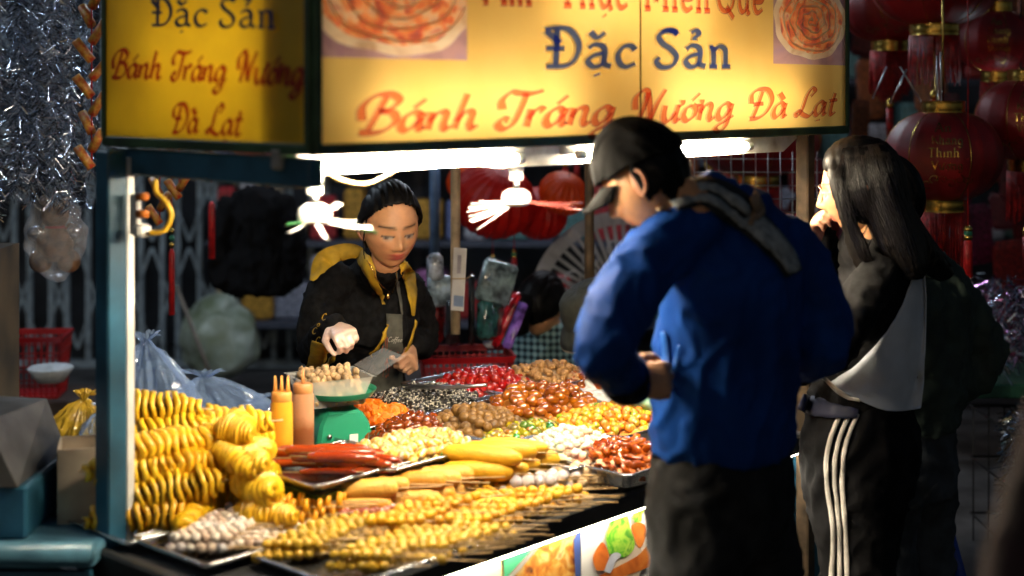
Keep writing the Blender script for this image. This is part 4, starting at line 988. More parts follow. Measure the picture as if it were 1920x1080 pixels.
def scring(zz, a, b): return [(a * sx * k, b * sy * k2, zz) for sx, sy, k, k2 in ((-1, -1, .88, 1), (1, -1, .88, 1), (1, -1, 1, .85), (1, 1, 1, .85), (1, 1, .88, 1), (-1, 1, .88, 1), (-1, 1, 1, .85), (-1, -1, 1, .85))]
mb = MB(); vs_ = [p for z, a, b in sec for p in scring(z, a, b)]
mb.add(vs_, [(i * 8 + k, i * 8 + (k + 1) % 8, (i + 1) * 8 + (k + 1) % 8, (i + 1) * 8 + k) for i in range(4) for k in range(8)] + [tuple(range(32, 40))]); mb.build('scale_body', M_SC, sc, auto=30)
MB().box((.02, -.0625, .035), (.022, .002, .03)).build('sticker', M_WHITE, sc, smooth=False)
MB().tube([(-.045, -.062, .05), (-.045, -.068, .05)], .006, 10).build('screw', M_STEEL, sc)
for x in (-.03, .03): MB().box((x, 0, .125), (.012, .03, .045), bev=.002).build('support', M_SC, sc, smooth=False)
MB().lathe([(0, .146), (.088, .146), (.095, .156), (.098, .157), (.096, .152), (.088, .141), (0, .141)], seg=32).build('weighing_plate', M_SC, sc, auto=40)
cb = thing('clear_box', 'open clear plastic box of crumbs standing on the scale', 'container', P(618, 757, 3.72), R(28)); cb.scale = (1.2, 1.2, 1.35)
mb = MB(); rg = [[(-a, -b, z), (a, -b, z), (a, b, z), (-a, b, z)] for a, b, z in ((.055, .045, .002), (.075, .06, .055), (.082, .067, .056))]
mb.add([p for q in rg for p in q], [(i * 4 + k, i * 4 + (k + 1) % 4, (i + 1) * 4 + (k + 1) % 4, (i + 1) * 4 + k) for i in range(2) for k in range(4)] + [(3, 2, 1, 0)]); mb.build('tub', film_mat('clear_pet', (.85, .84, .8), .62, .06), cb, smooth=False)
MB().add([(.082, -.067, .058), (.082, .067, .058), (.15, .06, .088), (.15, -.06, .088)], [(0, 1, 2, 3)]).build('open_lid', film_mat('clear_lid', (.8, .82, .85), .82, .05), cb, smooth=False)
mb = MB(); rnd = random.Random(3)
for i in range(240): mb.ball((rnd.uniform(-.06, .06), rnd.uniform(-.047, .047), rnd.uniform(.008, .064)), (.009, .007, .007), 6, 4, rot=Euler((rnd.random() * 6, rnd.random() * 6, 0)).to_matrix())
mb.build('crumbs', mat('crumb_snack', (.55, .36, .18), .6, var=.3, scale=60), cb)['kind'] = 'stuff'
# tongs across the red fruit
tg = thing('steel_tongs', 'long thin steel tongs lying across the red candied fruit', 'tongs', P(860, 730, 4.0), 0)
for dz in (0, .008): local(tg, MB().tube([P(755, 728, 4.02) + Vector((0, 0, dz)), P(850, 727, 3.98) + Vector((0, 0, dz * .5)), P(912, 722, 3.92)], [.0035, .004, .005], 6).build('tong_arm', M_STEEL))
# empty plastic glove and bag thrown on the dates
M_FILM = film_mat('pale_film', (.75, .74, .72), .35, .25)
gl = MB()
gl.loft([(P(1085, 735, 4.15), (.02, .01, 0), (0, 0, .012)), (P(1120, 742, 4.12), (.03, .035, 0), (0, 0, .018)), (P(1165, 748, 4.08), (.025, .06, 0), (0, 0, .02)), (P(1195, 750, 4.02), (.02, .06, 0), (0, 0, .016))], 14)
gl.tube(catmull([P(1105, 738, 4.13), P(1082, 735, 4.16), P(1068, 733, 4.17)], 4), [.013] * 4 + [.012] * 4 + [.008], 8)
gl.tube(catmull([P(1112, 735, 4.14), P(1105, 722, 4.16), P(1100, 712, 4.17)], 4), [.013] * 4 + [.012] * 4 + [.008], 8)
gl.tube(catmull([P(1105, 745, 4.10), P(1084, 748, 4.10), P(1070, 748, 4.1)], 4), [.013] * 4 + [.011] * 4 + [.008], 8)
v, f = remeshed(gl, .005, 3, noisef=lambda p: .004 * noise.noise(p * 45))
tag(MB().add(v, f).build('plastic_glove', M_FILM), 'empty clear plastic glove lying on the dark amber dates', 'glove')
v, f = remeshed(MB().loft([(P(1190, 745, 3.98), (.02, .05, 0), (0, 0, .02)), (P(1215, 752, 3.94), (.02, .05, 0), (0, 0, .025)), (P(1250, 760, 3.9), (.01, .03, 0), (0, 0, .02))], 14), .006, 3, noisef=lambda p: .006 * noise.noise(p * 40))
tag(MB().add(v, f).build('plastic_bag', film_mat('green_film', (.35, .6, .4), .35, .2)), 'small pale green plastic bag beside the empty glove', 'bag')
# ------------------------------------------------------------------ people
SKIN = (.62, .31, .15)
M_SKIN = col_mat('skin', .48, .12)
M_HAIR = mat('black_hair', (.004, .0035, .0035), .45, var=.4, scale=90, spec=.14)
def basis(f, up=(0, 0, 1)):
    f = Vector(f).normalized(); x = f.cross(Vector(up)).normalized(); z = x.cross(f)
    return Matrix((x, f, z)).transposed()
def gs(x, s): return math.exp(-(x / s) ** 2)
def head_shape(female=True, nu=88, nv=70):
    """Head about the brain centre: +y face, +z up. Returns verts, faces, colours."""
    vs_, cs, f = [], [], []
    for j in range(nv + 1):
        th = math.pi * j / nv
        for i in range(nu):
            ph = 2 * math.pi * i / nu
            x, y, z = math.sin(th) * math.sin(ph), math.sin(th) * math.cos(ph), math.cos(th)
            X, Y, Z = x * .076, y * .094, z * .118
            low = max(0, -z)
            X *= 1 - .22 * low ** 1.7; Y *= 1 - (.10 if Y > 0 else .42) * low ** 1.4
            if Y > 0: Y = Y * (1 - .06 * gs(Z - .05, .05)); X *= 1 + .03 * gs(Z + .03, .03)
            face = max(0., y) ** .5 if y > 0 else 0.
            d = 0.
            if y > 0:
                d += .0195 * gs(X, .0105) * gs(Z + .036, .012) + .0115 * gs(X, .0085) * gs(Z + .016, .02)
                d += .0075 * (gs(X - .0135, .0065) + gs(X + .0135, .0065)) * gs(Z + .040, .008)
                d -= .0105 * (gs(X - .031, .015) + gs(X + .031, .015)) * gs(Z + .002, .0115)
                d += .0058 * (gs(X - .031, .0115) + gs(X + .031, .0115)) * gs(Z + .001, .0062)
                d += .0035 * (gs(X - .03, .02) + gs(X + .03, .02)) * gs(Z - .02, .008)
                d += .005 * (gs(X - .04, .02) + gs(X + .04, .02)) * gs(Z + .034, .02)
                d += .0075 * gs(X, .022) * gs(Z + .0615, .0058) + .0075 * gs(X, .019) * gs(Z + .0735, .0062)
                d -= .0035 * gs(X, .024) * gs(Z + .0672, .0024)
                d -= .003 * gs(X, .02) * gs(Z + .083, .006) + .002 * gs(X, .005) * gs(Z + .052, .006)
                d += .008 * gs(X, .022) * gs(Z + .100, .014)
            vs_.append(Vector((X, Y + d * face, Z)))
            c = Vector(SKIN)
            if y > 0:
                lip = max(gs(X, .021) ** .7 * gs(Z + .0625, .0052), gs(X, .018) ** .7 * gs(Z + .0735, .006))
                c = c.lerp(Vector((.44, .085, .07)), min(1, lip * 1.5))
                c = c.lerp(Vector((.10, .03, .02)), min(1, gs(X, .022) * gs(Z + .0672, .0018)))
                for sx in (-1, 1):
                    bx = sx * X
                    br = gs(Z - .0205 - .10 * (bx - .03) * (1 if bx > .03 else .3) + 3.5 * (bx - .035) ** 2, .0036) * (1 if .013 < bx < .052 else gs(min(abs(bx - .013), abs(bx - .052)), .003))
                    c = c.lerp(Vector((.035, .02, .014)), min(1, br * 1.1))
                    ls = gs(Z + .0055 + 6. * (bx - .031) ** 2 * -1, .0022) * (1 if .016 < bx < .047 else gs(min(abs(bx - .016), abs(bx - .047)), .002))
                    c = c.lerp(Vector((.012, .008, .007)), min(1, ls * 1.5))
                    al = gs(Z + .0100, .0046) * (1 if .019 < bx < .044 else 0)
                    c = c.lerp(Vector((.42, .34, .28)), min(1, al * 1.1))
                    c = c.lerp(Vector((.012, .008, .006)), min(1, 1.4 * gs(Z + .0095, .0045) * gs(bx - .033 - .003 * sx, .0055)))
                    c = c.lerp(Vector((.50, .17, .10)), .25 * gs(bx - .04, .02) * gs(Z + .034, .018))
                    c = c.lerp(Vector((.12, .04, .03)), .8 * gs(bx - .0075, .0035) * gs(Z + .0455, .003))
            cs.append(tuple(c))
    for j in range(nv):
        for i in range(nu): f.append((j * nu + i, (j + 1) * nu + i, (j + 1) * nu + (i + 1) % nu, j * nu + (i + 1) % nu))
    for sx in (-1, 1):  # ears
        mb = MB().ball((sx * .0755, -.012, -.012), (.009, .019, .031), 12, 10, rot=None)
        mb.tube(catmull([(sx * .080, -.004, -.034), (sx * .085, -.022, -.022), (sx * .087, -.029, .002), (sx * .084, -.020, .018), (sx * .079, -.002, .014)], 4), .0045, 6)
        o = len(vs_); vs_ += [Vector(p) for p in mb.v]; f += [tuple(i + o for i in q) for q in mb.f]; cs += [(.48, .22, .13)] * len(mb.v)
    return vs_, f, cs
HEAD = head_shape()
def hair_shell(B, c, sc, off, keep, name, parent, extra=None, m=None):
    vs_, f, _ = HEAD; nb = 88 * 71
    mb = MB(); idx = {}
    out = []
    for i in range(nb):
        p = vs_[i]; k = 1 + (off + .006 * noise.noise(Vector((p.x * 120, p.y * 22, p.z * 22)))) / max(.05, p.length)
        out.append(c + B @ (Vector((p.x, min(p.y, .090), p.z)) * k * sc))
    ff = [q for q in f if max(q) < nb and all(keep(vs_[i]) for i in q)]
    used = sorted({i for q in ff for i in q}); mp = {i: k for k, i in enumerate(used)}
    mb.add([out[i] for i in used], [tuple(mp[i] for i in q) for q in ff])
    if extra: extra(mb)
    o = mb.build(name, m or M_HAIR, parent)
    so = o.modifiers.new('thick', 'SOLIDIFY'); so.thickness = .006; so.offset = -1
    return o
def hand(wrist, d, pn, side=1, curl=(50, 60, 45), sc=1., thumb=30, spread=.0):
    """Five fingers on a palm; d along the hand, pn out of the palm; side=+1 puts the thumb towards d x pn."""
    d = Vector(d).normalized(); pn = Vector(pn); pn = (pn - d * pn.dot(d)).normalized(); ac = d.cross(pn) * side
    mb = MB(); w = Vector(wrist)
    mb.loft([(w - d * .02 * sc, ac * .024 * sc, pn * .018 * sc), (w + d * .012 * sc, ac * .028 * sc, pn * .018 * sc), (w + d * .05 * sc, ac * .040 * sc, pn * .016 * sc), (w + d * .082 * sc, ac * .040 * sc, pn * .013 * sc), (w + d * .09 * sc, ac * .034 * sc, pn * .009 * sc)], 14)
    for i, L in enumerate((.070, .078, .073, .058)):
        q = w + d * (.082 - .004 * abs(i - 1.2)) * sc + ac * (.030 - .020 * i) * sc; a = R(6 * i * spread); dd = d; pts = [q - d * .01 * sc, q]
        for s_, cu in zip((.46, .30, .24), curl):
            a += R(cu + 4 * i); dv = (d * math.cos(a) + pn * math.sin(a)); q = q + dv * L * s_ * sc; pts.append(q)
        mb.tube(pts, [.0088 * sc, .0098 * sc, .009 * sc, .0082 * sc, .006 * sc], 9)
        for pnt, rr in zip(pts[1:], (.0098, .0092, .0082, .0064)): mb.ball(pnt, rr * sc, 8, 6)
    q = w + d * .022 * sc + ac * .026 * sc; pts = [q]; t0 = (d * .62 + ac * .66 + pn * .35).normalized(); q = q + t0 * .036 * sc; pts.append(q)
    t1 = (d * .86 + ac * .05 + pn * math.sin(R(thumb))).normalized(); q = q + t1 * .030 * sc; pts.append(q); q = q + (t1 + pn * .3 - ac * .3).normalized() * .024 * sc; pts.append(q)
    mb.tube(pts, [.014 * sc, .0115 * sc, .0098 * sc, .0068 * sc], 9)
    for pnt, rr in zip(pts, (.014, .0118, .0098, .007)): mb.ball(pnt, rr * sc, 8, 6)
    return remeshed(mb, .0042, 2)
def person(label, head_c, head_B, hs, skin_lofts, hands, extra=None):
    """One mesh: head, neck and covered trunk as a continuous skin, hands. Returns the object."""
    vs_, f, cs = HEAD; mb = MB()
    mb.add([head_c + head_B @ (p * hs) for p in vs_], f); cl = list(cs)
    sv, sf = remeshed(skin_lofts, .014, 4); mb.add(sv, sf); cl += [SKIN] * len(sv)
    for v, ff in hands: mb.add(v, ff); cl += [(.50, .27, .16)] * len(v)
    me = mb.mesh('person', M_SKIN); colour(me, None, lambda i: cl[i])
    return tag(obj('person', me), label, 'person')
def limb(mb, pts, rs, seg=12):
    p = catmull(pts, 5); r = [x.x for x in catmull([(q, 0, 0) for q in rs], 5)]
    mb.tube(p, r, seg)
    mb.ball(p[0], r[0], 10, 8); mb.ball(p[-1], r[-1], 10, 8)
def cloth(name, mb, m, parent, voxel=.011, smooth=5, amp=.006, sx=13., sz=6., seed=0.):
    v, f = remeshed(mb, voxel, smooth, noisef=folds(amp, sx, sz, seed) if amp else None)
    o = MB().add(v, f).build(name, m, parent)
    return o, BVHTree.FromPolygons(v, f)
def twopairs(side, fwd): return Vector(side), Vector(fwd)
M_BLACKC = mat('black_knit', (.007, .007, .008), .85, var=.3, scale=60, bump=.3, bscale=300, spec=.12)

# ---- vendor
vf = Vector((.737, -.676, 0)); vsd = Vector((.70, .71, -.05)).normalized()
hc = P(732, 424, 4.07); HB = basis((.36, -.90, -.19), (-.03, .0, 1))
shR, shL = P(617, 520, 4.22), P(772, 532, 4.45)
mid_s = (shR + shL) / 2
hip = P(668, 770, 4.48); waist = P(676, 690, 4.44)
neck = mid_s + Vector((.0, -.04, .045))
sk = MB(); sk.tube([hc + HB @ Vector((0, -.025, -.05)), hc + HB @ Vector((0, -.02, -.10)), neck - Vector((0, -.02, .05))], [.045, .048, .055], 16)
sk.loft([(hip, vsd * .14, vf * .10), (waist, vsd * .12, vf * .09), (mid_s - Vector((0, 0, .08)), vsd * .14, vf * .09), (mid_s, vsd * .12, vf * .07)], 16)
for s_ in (-1, 1): limb(sk, [hip + vsd * .08 * s_, Vector((hip.x, hip.y, .42)) + vsd * .08 * s_, Vector((hip.x, hip.y, .06)) + vsd * .085 * s_], [.07, .05, .035])
wrR, wrL = P(626, 612, 3.95), P(768, 648, 4.38)
elR, elL = P(588, 655, 4.17), P(795, 640, 4.58)
ven = person('woman vendor in a black and yellow jacket and grey apron reaching over the counter', hc, HB, 1.0, sk, [hand(wrL, (.10, -.75, -.35), (-.8, -.1, -.5), -1, (55, 70, 50), 1.0)])
top = MB()
top.loft([(hip - Vector((0, 0, .02)), vsd * .165, vf * .125), (waist, vsd * .142, vf * .115), (mid_s - Vector((0, 0, .16)) + vf * .0, vsd * .148, vf * .12), (mid_s - Vector((0, 0, .06)), vsd * .155, vf * .105), (mid_s + Vector((0, 0, -.01)), vsd * .13, vf * .078), (neck + Vector((0, 0, .0)), vsd * .065, vf * .06)], 22)
limb(top, [shR + Vector((.01, 0, -.015)), shR.lerp(elR, .5) + Vector((-.01, 0, .0)), elR, elR.lerp(wrR, .5), wrR + (elR - wrR) * .02], [.058, .054, .048, .043, .037])
limb(top, [shL + Vector((-.01, 0, -.015)), shL.lerp(elL, .5), elL, elL.lerp(wrL, .5), wrL + (elL - wrL) * .05], [.056, .052, .046, .041, .035])
top.tube([neck + Vector((.0, .0, -.03)), hc + HB @ Vector((0, -.022, -.105))], [.068, .056], 18)
jk, jb = cloth('jacket', top, M_BLACKC, ven, .010, 5, .007, 15., 8., 2.)
M_YC = mat('yellow_cloth', (.50, .30, .012), .7, var=.2, scale=20, bump=.2, bscale=200)
drape(band([(586, 528), (606, 492), (640, 473), (672, 474), (693, 503), (709, 540), (718, 572)], [10, 40, 34, 26, 20, 12, 4]), jb, .014, 'yellow_collar', M_YC, ven, 4.2)
drape(band([(746, 492), (760, 506), (768, 540), (771, 592)], [10, 24, 22, 4]), jb, .014, 'yellow_collar', M_YC, ven, 4.3)
drape(band([(724, 608), (716, 632), (695, 662)], [5, 6, 4]), jb, .020, 'yellow_piping', M_YC, ven, 4.3)
drape(band([(774, 602), (766, 632), (752, 668)], [3, 5, 4]), jb, .020, 'yellow_piping', M_YC, ven, 4.3)
drape(band([(604, 640), (594, 676), (574, 716)], [30, 30, 24]), jb, .016, 'yellow_stripe', M_YC, ven, 4.3)
drape(band([(637, 650), (622, 672), (606, 700)], [10, 11, 9]), jb, .016, 'yellow_stripe', M_YC, ven, 4.3)
M_APR = mat('grey_apron', (.085, .085, .07), .8, var=.2, scale=30, bump=.25, bscale=260)
rows = []
for i in range(15):
    t = i / 14; y = 588 + 175 * t
    xl = 722 - 4 * t - (74 * max(0, t - .25) ** 1.1) * 1.3; xr = 752 + 2 * math.sin(t * 3) - 6 * max(0, t - .4)
    rows.append([(xl + (xr - xl) * k / 8, y) for k in range(9)])
ap = drape(rows, jb, .012, 'apron', M_APR, ven, 4.35)
drape(band([(741, 512), (745, 545), (752, 590)], [5, 5, 5]), jb, .012, 'apron_strap', M_APR, ven, 4.3)
drape(band([(690, 488), (706, 515), (724, 540), (728, 548)], [1.6] * 4, 8, 1), jb, .017, 'necklace', mat('gold', (.75, .48, .16), .25, 1.), ven, 4.2)
drape(band([(742, 510), (738, 528), (730, 548)], [1.6] * 3, 8, 1), jb, .017, 'necklace', MATS['gold'], ven, 4.2)
_h = jb.ray_cast(Vector((0, 0, HC)), (P(728, 552, 1) - Vector((0, 0, HC))).normalized())
if _h[0] is not None: MB().ball(_h[0] - Vector((0, .016, .004)), (.006, .004, .009), 10, 8).build('pendant', MATS['gold'], ven)
# print on the apron and the cuff
cp = Vector((0, 0, HC))
def on_body(bvh, off, D0):
    def g(px, py, lift=0.):
        d = (P(px, py, 1) - cp).normalized(); h = bvh.ray_cast(cp, d)
        return (h[0] if h[0] is not None else P(px, py, D0)) - d * (off + lift)
    return g
ob = on_body(jb, .024, 4.3)
ls, Wd = word_lines('Coffee', 'script')
pen(ls, lambda x, y, l: ob(727 + x / Wd * 27, 641 - y * 9, l), .09, .06, lift=0).build('apron_lettering', mat('white_print', (.7, .68, .62), .6), ven, smooth=False)['label'] = 'white lettering reading Coffee'
doodle = [[(718, 648), (716, 662), (722, 670), (728, 664)], [(722, 634), (724, 662)], [(726, 632), (726, 656)], [(728, 660), (738, 656), (748, 662)], [(722, 672), (728, 672)], [(726, 672), (720, 690), (718, 706)], [(726, 674), (724, 690), (724, 708)], [(726, 674), (729, 692), (727, 706)], [(728, 684), (736, 690), (746, 680)]]
pen([[(x, -y) for x, y in l] for l in doodle], lambda x, y, l: ob(x, -y, l), .9, .9, lift=0).build('apron_print', mat('red_print', (.50, .09, .03), .6), ven, smooth=False)
for i, (x, y) in enumerate(((612, 596), (598, 608), (594, 622), (600, 640))):
    ls, Wd = word_lines('GUC', 'script'); ls = ls[(i % 3):(i % 3) + 1]
    pen([[(a - ls[0][0][0], b) for a, b in l] for l in ls], lambda u_, v_, l: ob(x + u_ * 12, y - v_ * 12 + 4, l), .16, .1, lift=.004).build('cuff_lettering', M_YC, ven, smooth=False)
def vhair(mb):
    q = [hc + HB @ Vector(p) for p in ((0, -.09, .02), (.01, -.12, -.03), (.015, -.11, -.09), (.01, -.10, -.15))]
    mb.tube(catmull(q, 5), [.03] * 5 + [.032] * 5 + [.026] * 5 + [.012], 10)
hair_shell(HB, hc, 1.0, .009, lambda p: p.y < 1.15 * (p.z - .012) - .004 + 3.2 * p.x * p.x, 'hair', ven, vhair)
mb = MB()
for k, (a, b, c) in enumerate((((.074, .01, .03), (.082, .012, -.04), (.078, .02, -.085)), ((.073, .02, .04), (.084, .022, -.03), (.084, .03, -.07)))): mb.tube(catmull([hc + HB @ Vector(p) for p in (a, b, c)], 6), .0016, 4)
mb.build('hair_strand', M_HAIR, ven)
gv, gf = hand(wrR, (.42, -.72, -.12), (.25, .1, -.95), -1, (48, 66, 40), .93, 30)
def glove_m():
    m, nt, b = new_mat('clear_glove'); b.inputs['Base Color'].default_value = (.74, .50, .40, 1); b.inputs['Roughness'].default_value = .28; b.inputs['Specular IOR Level'].default_value = .9; b.inputs['Coat Weight'].default_value = .6
    tc = nt.nodes.new('ShaderNodeTexCoord'); n = nt.nodes.new('ShaderNodeTexNoise'); n.inputs['Scale'].default_value = 70; bp = nt.nodes.new('ShaderNodeBump'); bp.inputs['Strength'].default_value = .6; bp.inputs['Distance'].default_value = .006
    nt.links.new(tc.outputs['Object'], n.inputs['Vector']); nt.links.new(n.outputs['Fac'], bp.inputs['Height']); nt.links.new(bp.outputs['Normal'], b.inputs['Normal']); return m
MB().add(gv, gf).build('gloved_hand', glove_m(), ven)['label'] = 'hand in a thin clear plastic glove'

# ---- man in the blue jacket
mf = Vector((-.737, .676, 0)); ms = Vector((.676, .737, 0))
hc = P(1208, 334, 2.90); HB = basis((-.76, .34, -.50), (-.12, 0, 1))
sL, sR = P(1272, 416, 2.88), P(1478, 448, 3.12); mid_s = (sL + sR) / 2
hipm = P(1352, 850, 3.02); neck = P(1318, 372, 2.98)
sk = MB(); sk.tube([hc + HB @ Vector((0, -.03, -.04)), hc + HB @ Vector((0, -.04, -.10)), neck, neck - Vector((-.02, .0, .08))], [.055, .056, .054, .05], 16)
sk.loft([(hipm, ms * .14, mf * .10), (hipm.lerp(mid_s, .5), ms * .14, mf * .1), (mid_s - Vector((0, 0, .06)), ms * .15, mf * .09)], 16)
fL, fR = Vector((.36, 2.90, 0)), Vector((.56, 3.08, 0))
limb(sk, [hipm - ms * .08, fL + Vector((0, 0, .45)), fL + Vector((0, 0, .05))], [.08, .055, .04]); limb(sk, [hipm + ms * .08, fR + Vector((0, 0, .45)), fR + Vector((0, 0, .05))], [.08, .055, .04])
eL, wL = P(1130, 648, 2.68), P(1176, 718, 2.80); eR, wR = P(1548, 640, 3.10), P(1420, 720, 3.34)
man = person('man in a bright blue jacket and black cap looking down at the food', hc, HB, .94, sk, [hand(wL, (.86, .18, .04), (.05, .85, -.3), 1, (48, 58, 38), .95), hand(wR, (-.7, .5, 0), (-.4, -.5, -.6), -1, (35, 45, 30), 1.0)])
tp = MB()
tp.loft([(hipm + Vector((0, 0, .005)), ms * .170, mf * .135), (hipm + Vector((0, 0, .05)), ms * .180, mf * .135), (hipm.lerp(mid_s, .45), ms * .182, mf * .132), (hipm.lerp(mid_s, .75), ms * .188, mf * .13), (mid_s - Vector((0, 0, .06)), ms * .185, mf * .115), (mid_s + Vector((0, 0, .0)), ms * .14, mf * .09), (neck - Vector((-.005, 0, .03)), ms * .078, mf * .07)], 24)
limb(tp, [sL + Vector((.0, 0, -.02)), sL.lerp(eL, .5) + Vector((-.015, 0, 0)), eL, eL.lerp(wL, .5), wL], [.070, .064, .057, .049, .041])
limb(tp, [sR + Vector((-.005, 0, -.02)), sR.lerp(eR, .5) + Vector((.015, 0, 0)), eR, eR.lerp(wR, .5), wR], [.070, .064, .058, .050, .042])
tp.tube([neck - Vector((-.03, 0, .06)), neck + Vector((-.028, 0, .022))], [.092, .070], 18)
limb(tp, [sL + Vector((.03, 0, -.01)), sL.lerp(neck, .5) + Vector((.0, 0, .0)), neck - Vector((0, 0, .03))], [.06, .062, .06]); limb(tp, [sR + Vector((-.03, 0, -.01)), sR.lerp(neck, .5), neck - Vector((0, 0, .03))], [.06, .064, .062])
M_BJ = mat('blue_jacket', (.004, .044, .23), .75, var=.15, scale=8, bump=.2, bscale=300, spec=.12)
jk, jb = cloth('jacket', tp, M_BJ, man, .009, 3, .008, 9., 4., 5.)
M_GREY = mat('grey_webbing', (.34, .36, .36), .75, var=.2, scale=60, bump=.3, bscale=350)
M_BLK = mat('black_webbing', (.012, .012, .013), .7)
drape(band([(1262, 378), (1320, 362), (1372, 388), (1420, 430), (1462, 474), (1484, 512)], [44, 58, 66, 52, 44, 34], 10, 6), jb, .010, 'bag_strap', M_BLK, man, 3.0)
drape(band([(1266, 372), (1322, 355), (1376, 380), (1412, 412)], [13, 15, 16, 14], 10, 3), jb, .017, 'strap_webbing', M_GREY, man, 3.0)
drape(band([(1264, 388), (1318, 376), (1366, 402), (1400, 428)], [13, 14, 16, 15], 10, 3), jb, .017, 'strap_webbing', M_GREY, man, 3.0)
drape(band([(1390, 408), (1430, 440), (1466, 480), (1482, 508)], [40, 38, 34, 26], 10, 5), jb, .018, 'strap_pad', M_GREY, man, 3.0)
drape(band([(1402, 372), (1414, 396), (1404, 430)], [16, 22, 14], 8, 3), jb, .024, 'strap_buckle', mat('tan_leather', (.30, .19, .11), .6), man, 3.0)
drape(band([(1232, 398), (1250, 384), (1272, 366), (1284, 350)], [12, 14, 14, 12], 8, 3), jb, .012, 'collar_trim', mat('tan_lining', (.45, .30, .18), .7), man, 2.95)
drape(band([(1246, 622), (1250, 670), (1250, 722)], [7, 14, 4], 10, 3), jb, .006, 'pocket_welt', mat('blue_satin', (.015, .10, .42), .4), man, 3.0)
drape(band([(1274, 646), (1266, 690), (1256, 728)], [4, 8, 3], 10, 3), jb, .006, 'pocket_welt', MATS['blue_satin'], man, 3.0)
mb = MB(); mb.tube([wL + (eL - wL) * .16, wL + (wL - eL) * .06], [.050, .046], 14); mb.build('cuff', M_BLACKC, man)
pt = MB(); pt.loft([(hipm + Vector((0, 0, .03)), ms * .165, mf * .128), (hipm - Vector((0, 0, .10)), ms * .185, mf * .14), (hipm - Vector((0, 0, .2)), ms * .16, mf * .12)], 20)
limb(pt, [hipm - ms * .085 - Vector((0, 0, .12)), fL + Vector((0, 0, .48)), fL + Vector((0, 0, .09))], [.105, .082, .066]); limb(pt, [hipm + ms * .085 - Vector((0, 0, .12)), fR + Vector((0, 0, .48)), fR + Vector((0, 0, .09))], [.105, .082, .066])
M_JEAN = mat('black_jeans', (.014, .015, .017), .8, var=.35, scale=14, bump=.3, bscale=320, spec=.2)
cloth('trousers', pt, M_JEAN, man, .013, 4, .007, 11., 7., 3.)
def shoe(parent, f, d):
    d = Vector(d).normalized(); mb = MB(); s_ = Vector((-d.y, d.x, 0))
    mb.loft([(f - d * .09 + Vector((0, 0, .045)), s_ * .03, ZV * .04), (f - d * .04 + Vector((0, 0, .05)), s_ * .04, ZV * .05), (f + d * .06 + Vector((0, 0, .036)), s_ * .046, ZV * .036), (f + d * .15 + Vector((0, 0, .024)), s_ * .04, ZV * .024), (f + d * .175 + Vector((0, 0, .018)), s_ * .02, ZV * .014)], 14)
    mb.build('shoe', mat('dark_shoe', (.02, .02, .022), .5), parent)
shoe(man, fL, mf); shoe(man, fR, mf)
# cap: crown, brim, button
cb = MB()
vs_, f, _ = HEAD
M_CAP = mat('black_cap', (.005, .005, .0055), .85, var=.3, scale=50, bump=.25, bscale=260, spec=.08)
hair_shell(HB, hc, .94, .004, lambda p: p.z < .03 and p.y < .02 and p.z > -.055 - .4 * p.y and p.y < -.005, 'hair', man)
hair_shell(HB, hc, .94, .003, lambda p: p.z < .0 and p.y < -.035 and p.z > -.085, 'nape_hair', man)
cap = hair_shell(HB, hc, .985, .008, lambda p: p.z > .022 + .10 * p.y, 'cap', man, None, M_CAP)
br = MB()
def brim(i, j):
    a = (i - .5) * 2; x = .078 * a * (1 - .15 * j); y = .082 * math.sqrt(max(0, 1 - (a * .92) ** 2)) + j * .075 * math.sqrt(max(0, 1 - a * a * .85)); z = .032 - .018 * a * a - .028 * j
    return hc + HB @ (Vector((x, y + .004, z)) * .95)
o = br.grid(brim, 16, 6).build('cap_brim', M_CAP, man); so = o.modifiers.new('t', 'SOLIDIFY'); so.thickness = .004
MB().ball(hc + HB @ Vector((0, 0, .125)), (.008, .008, .005), 10, 6).build('cap_button', M_CAP, man)

# ---- girl in black and white
gf_ = Vector((-.80, .60, 0)); gsd = Vector((.60, .80, 0))
hc = P(1608, 352, 3.62); HB = basis((-.93, .28, -.14))
sN, sF = P(1648, 508, 3.52), P(1655, 500, 3.84); mid_s = (sN + sF) / 2; hipg = P(1612, 800, 3.70); neck = P(1640, 445, 3.68)
sk = MB(); sk.tube([hc + HB @ Vector((0, -.025, -.05)), hc + HB @ Vector((0, -.03, -.10)), neck - Vector((0, 0, .05))], [.044, .046, .055], 16)
sk.loft([(hipg, gsd * .13, gf_ * .1), (hipg.lerp(mid_s, .5), gsd * .11, gf_ * .085), (mid_s - Vector((0, 0, .05)), gsd * .13, gf_ * .08)], 16)
gL, gR = Vector((hipg.x - .03, hipg.y - .09, 0)), Vector((hipg.x + .03, hipg.y + .10, 0))
limb(sk, [hipg - gsd * .07, gL + Vector((0, 0, .45)), gL + Vector((0, 0, .05))], [.075, .05, .035]); limb(sk, [hipg + gsd * .07, gR + Vector((0, 0, .45)), gR + Vector((0, 0, .05))], [.075, .05, .035])
eN, wN = P(1562, 655, 3.46), P(1496, 690, 3.62); eF, wF = P(1552, 500, 3.92), P(1534, 445, 3.70)
girl = person('girl with long black hair and glasses in a black and white top holding her mouth', hc, HB, .97, sk, [hand(wF, (-.1, -.35, .5), (.55, -.5, -.1), 1, (40, 55, 40), .8), hand(wN, (-.8, .3, -.1), (0, 0, -1), -1, (30, 40, 30), .92)])
tp = MB()
tp.loft([(hipg + Vector((0, 0, .05)), gsd * .155, gf_ * .13), (hipg.lerp(mid_s, .35), gsd * .145, gf_ * .12), (hipg.lerp(mid_s, .7), gsd * .145, gf_ * .115), (mid_s - Vector((0, 0, .04)), gsd * .145, gf_ * .095), (mid_s + Vector((0, 0, .02)), gsd * .10, gf_ * .075), (neck - Vector((0, 0, .02)), gsd * .065, gf_ * .06)], 22)
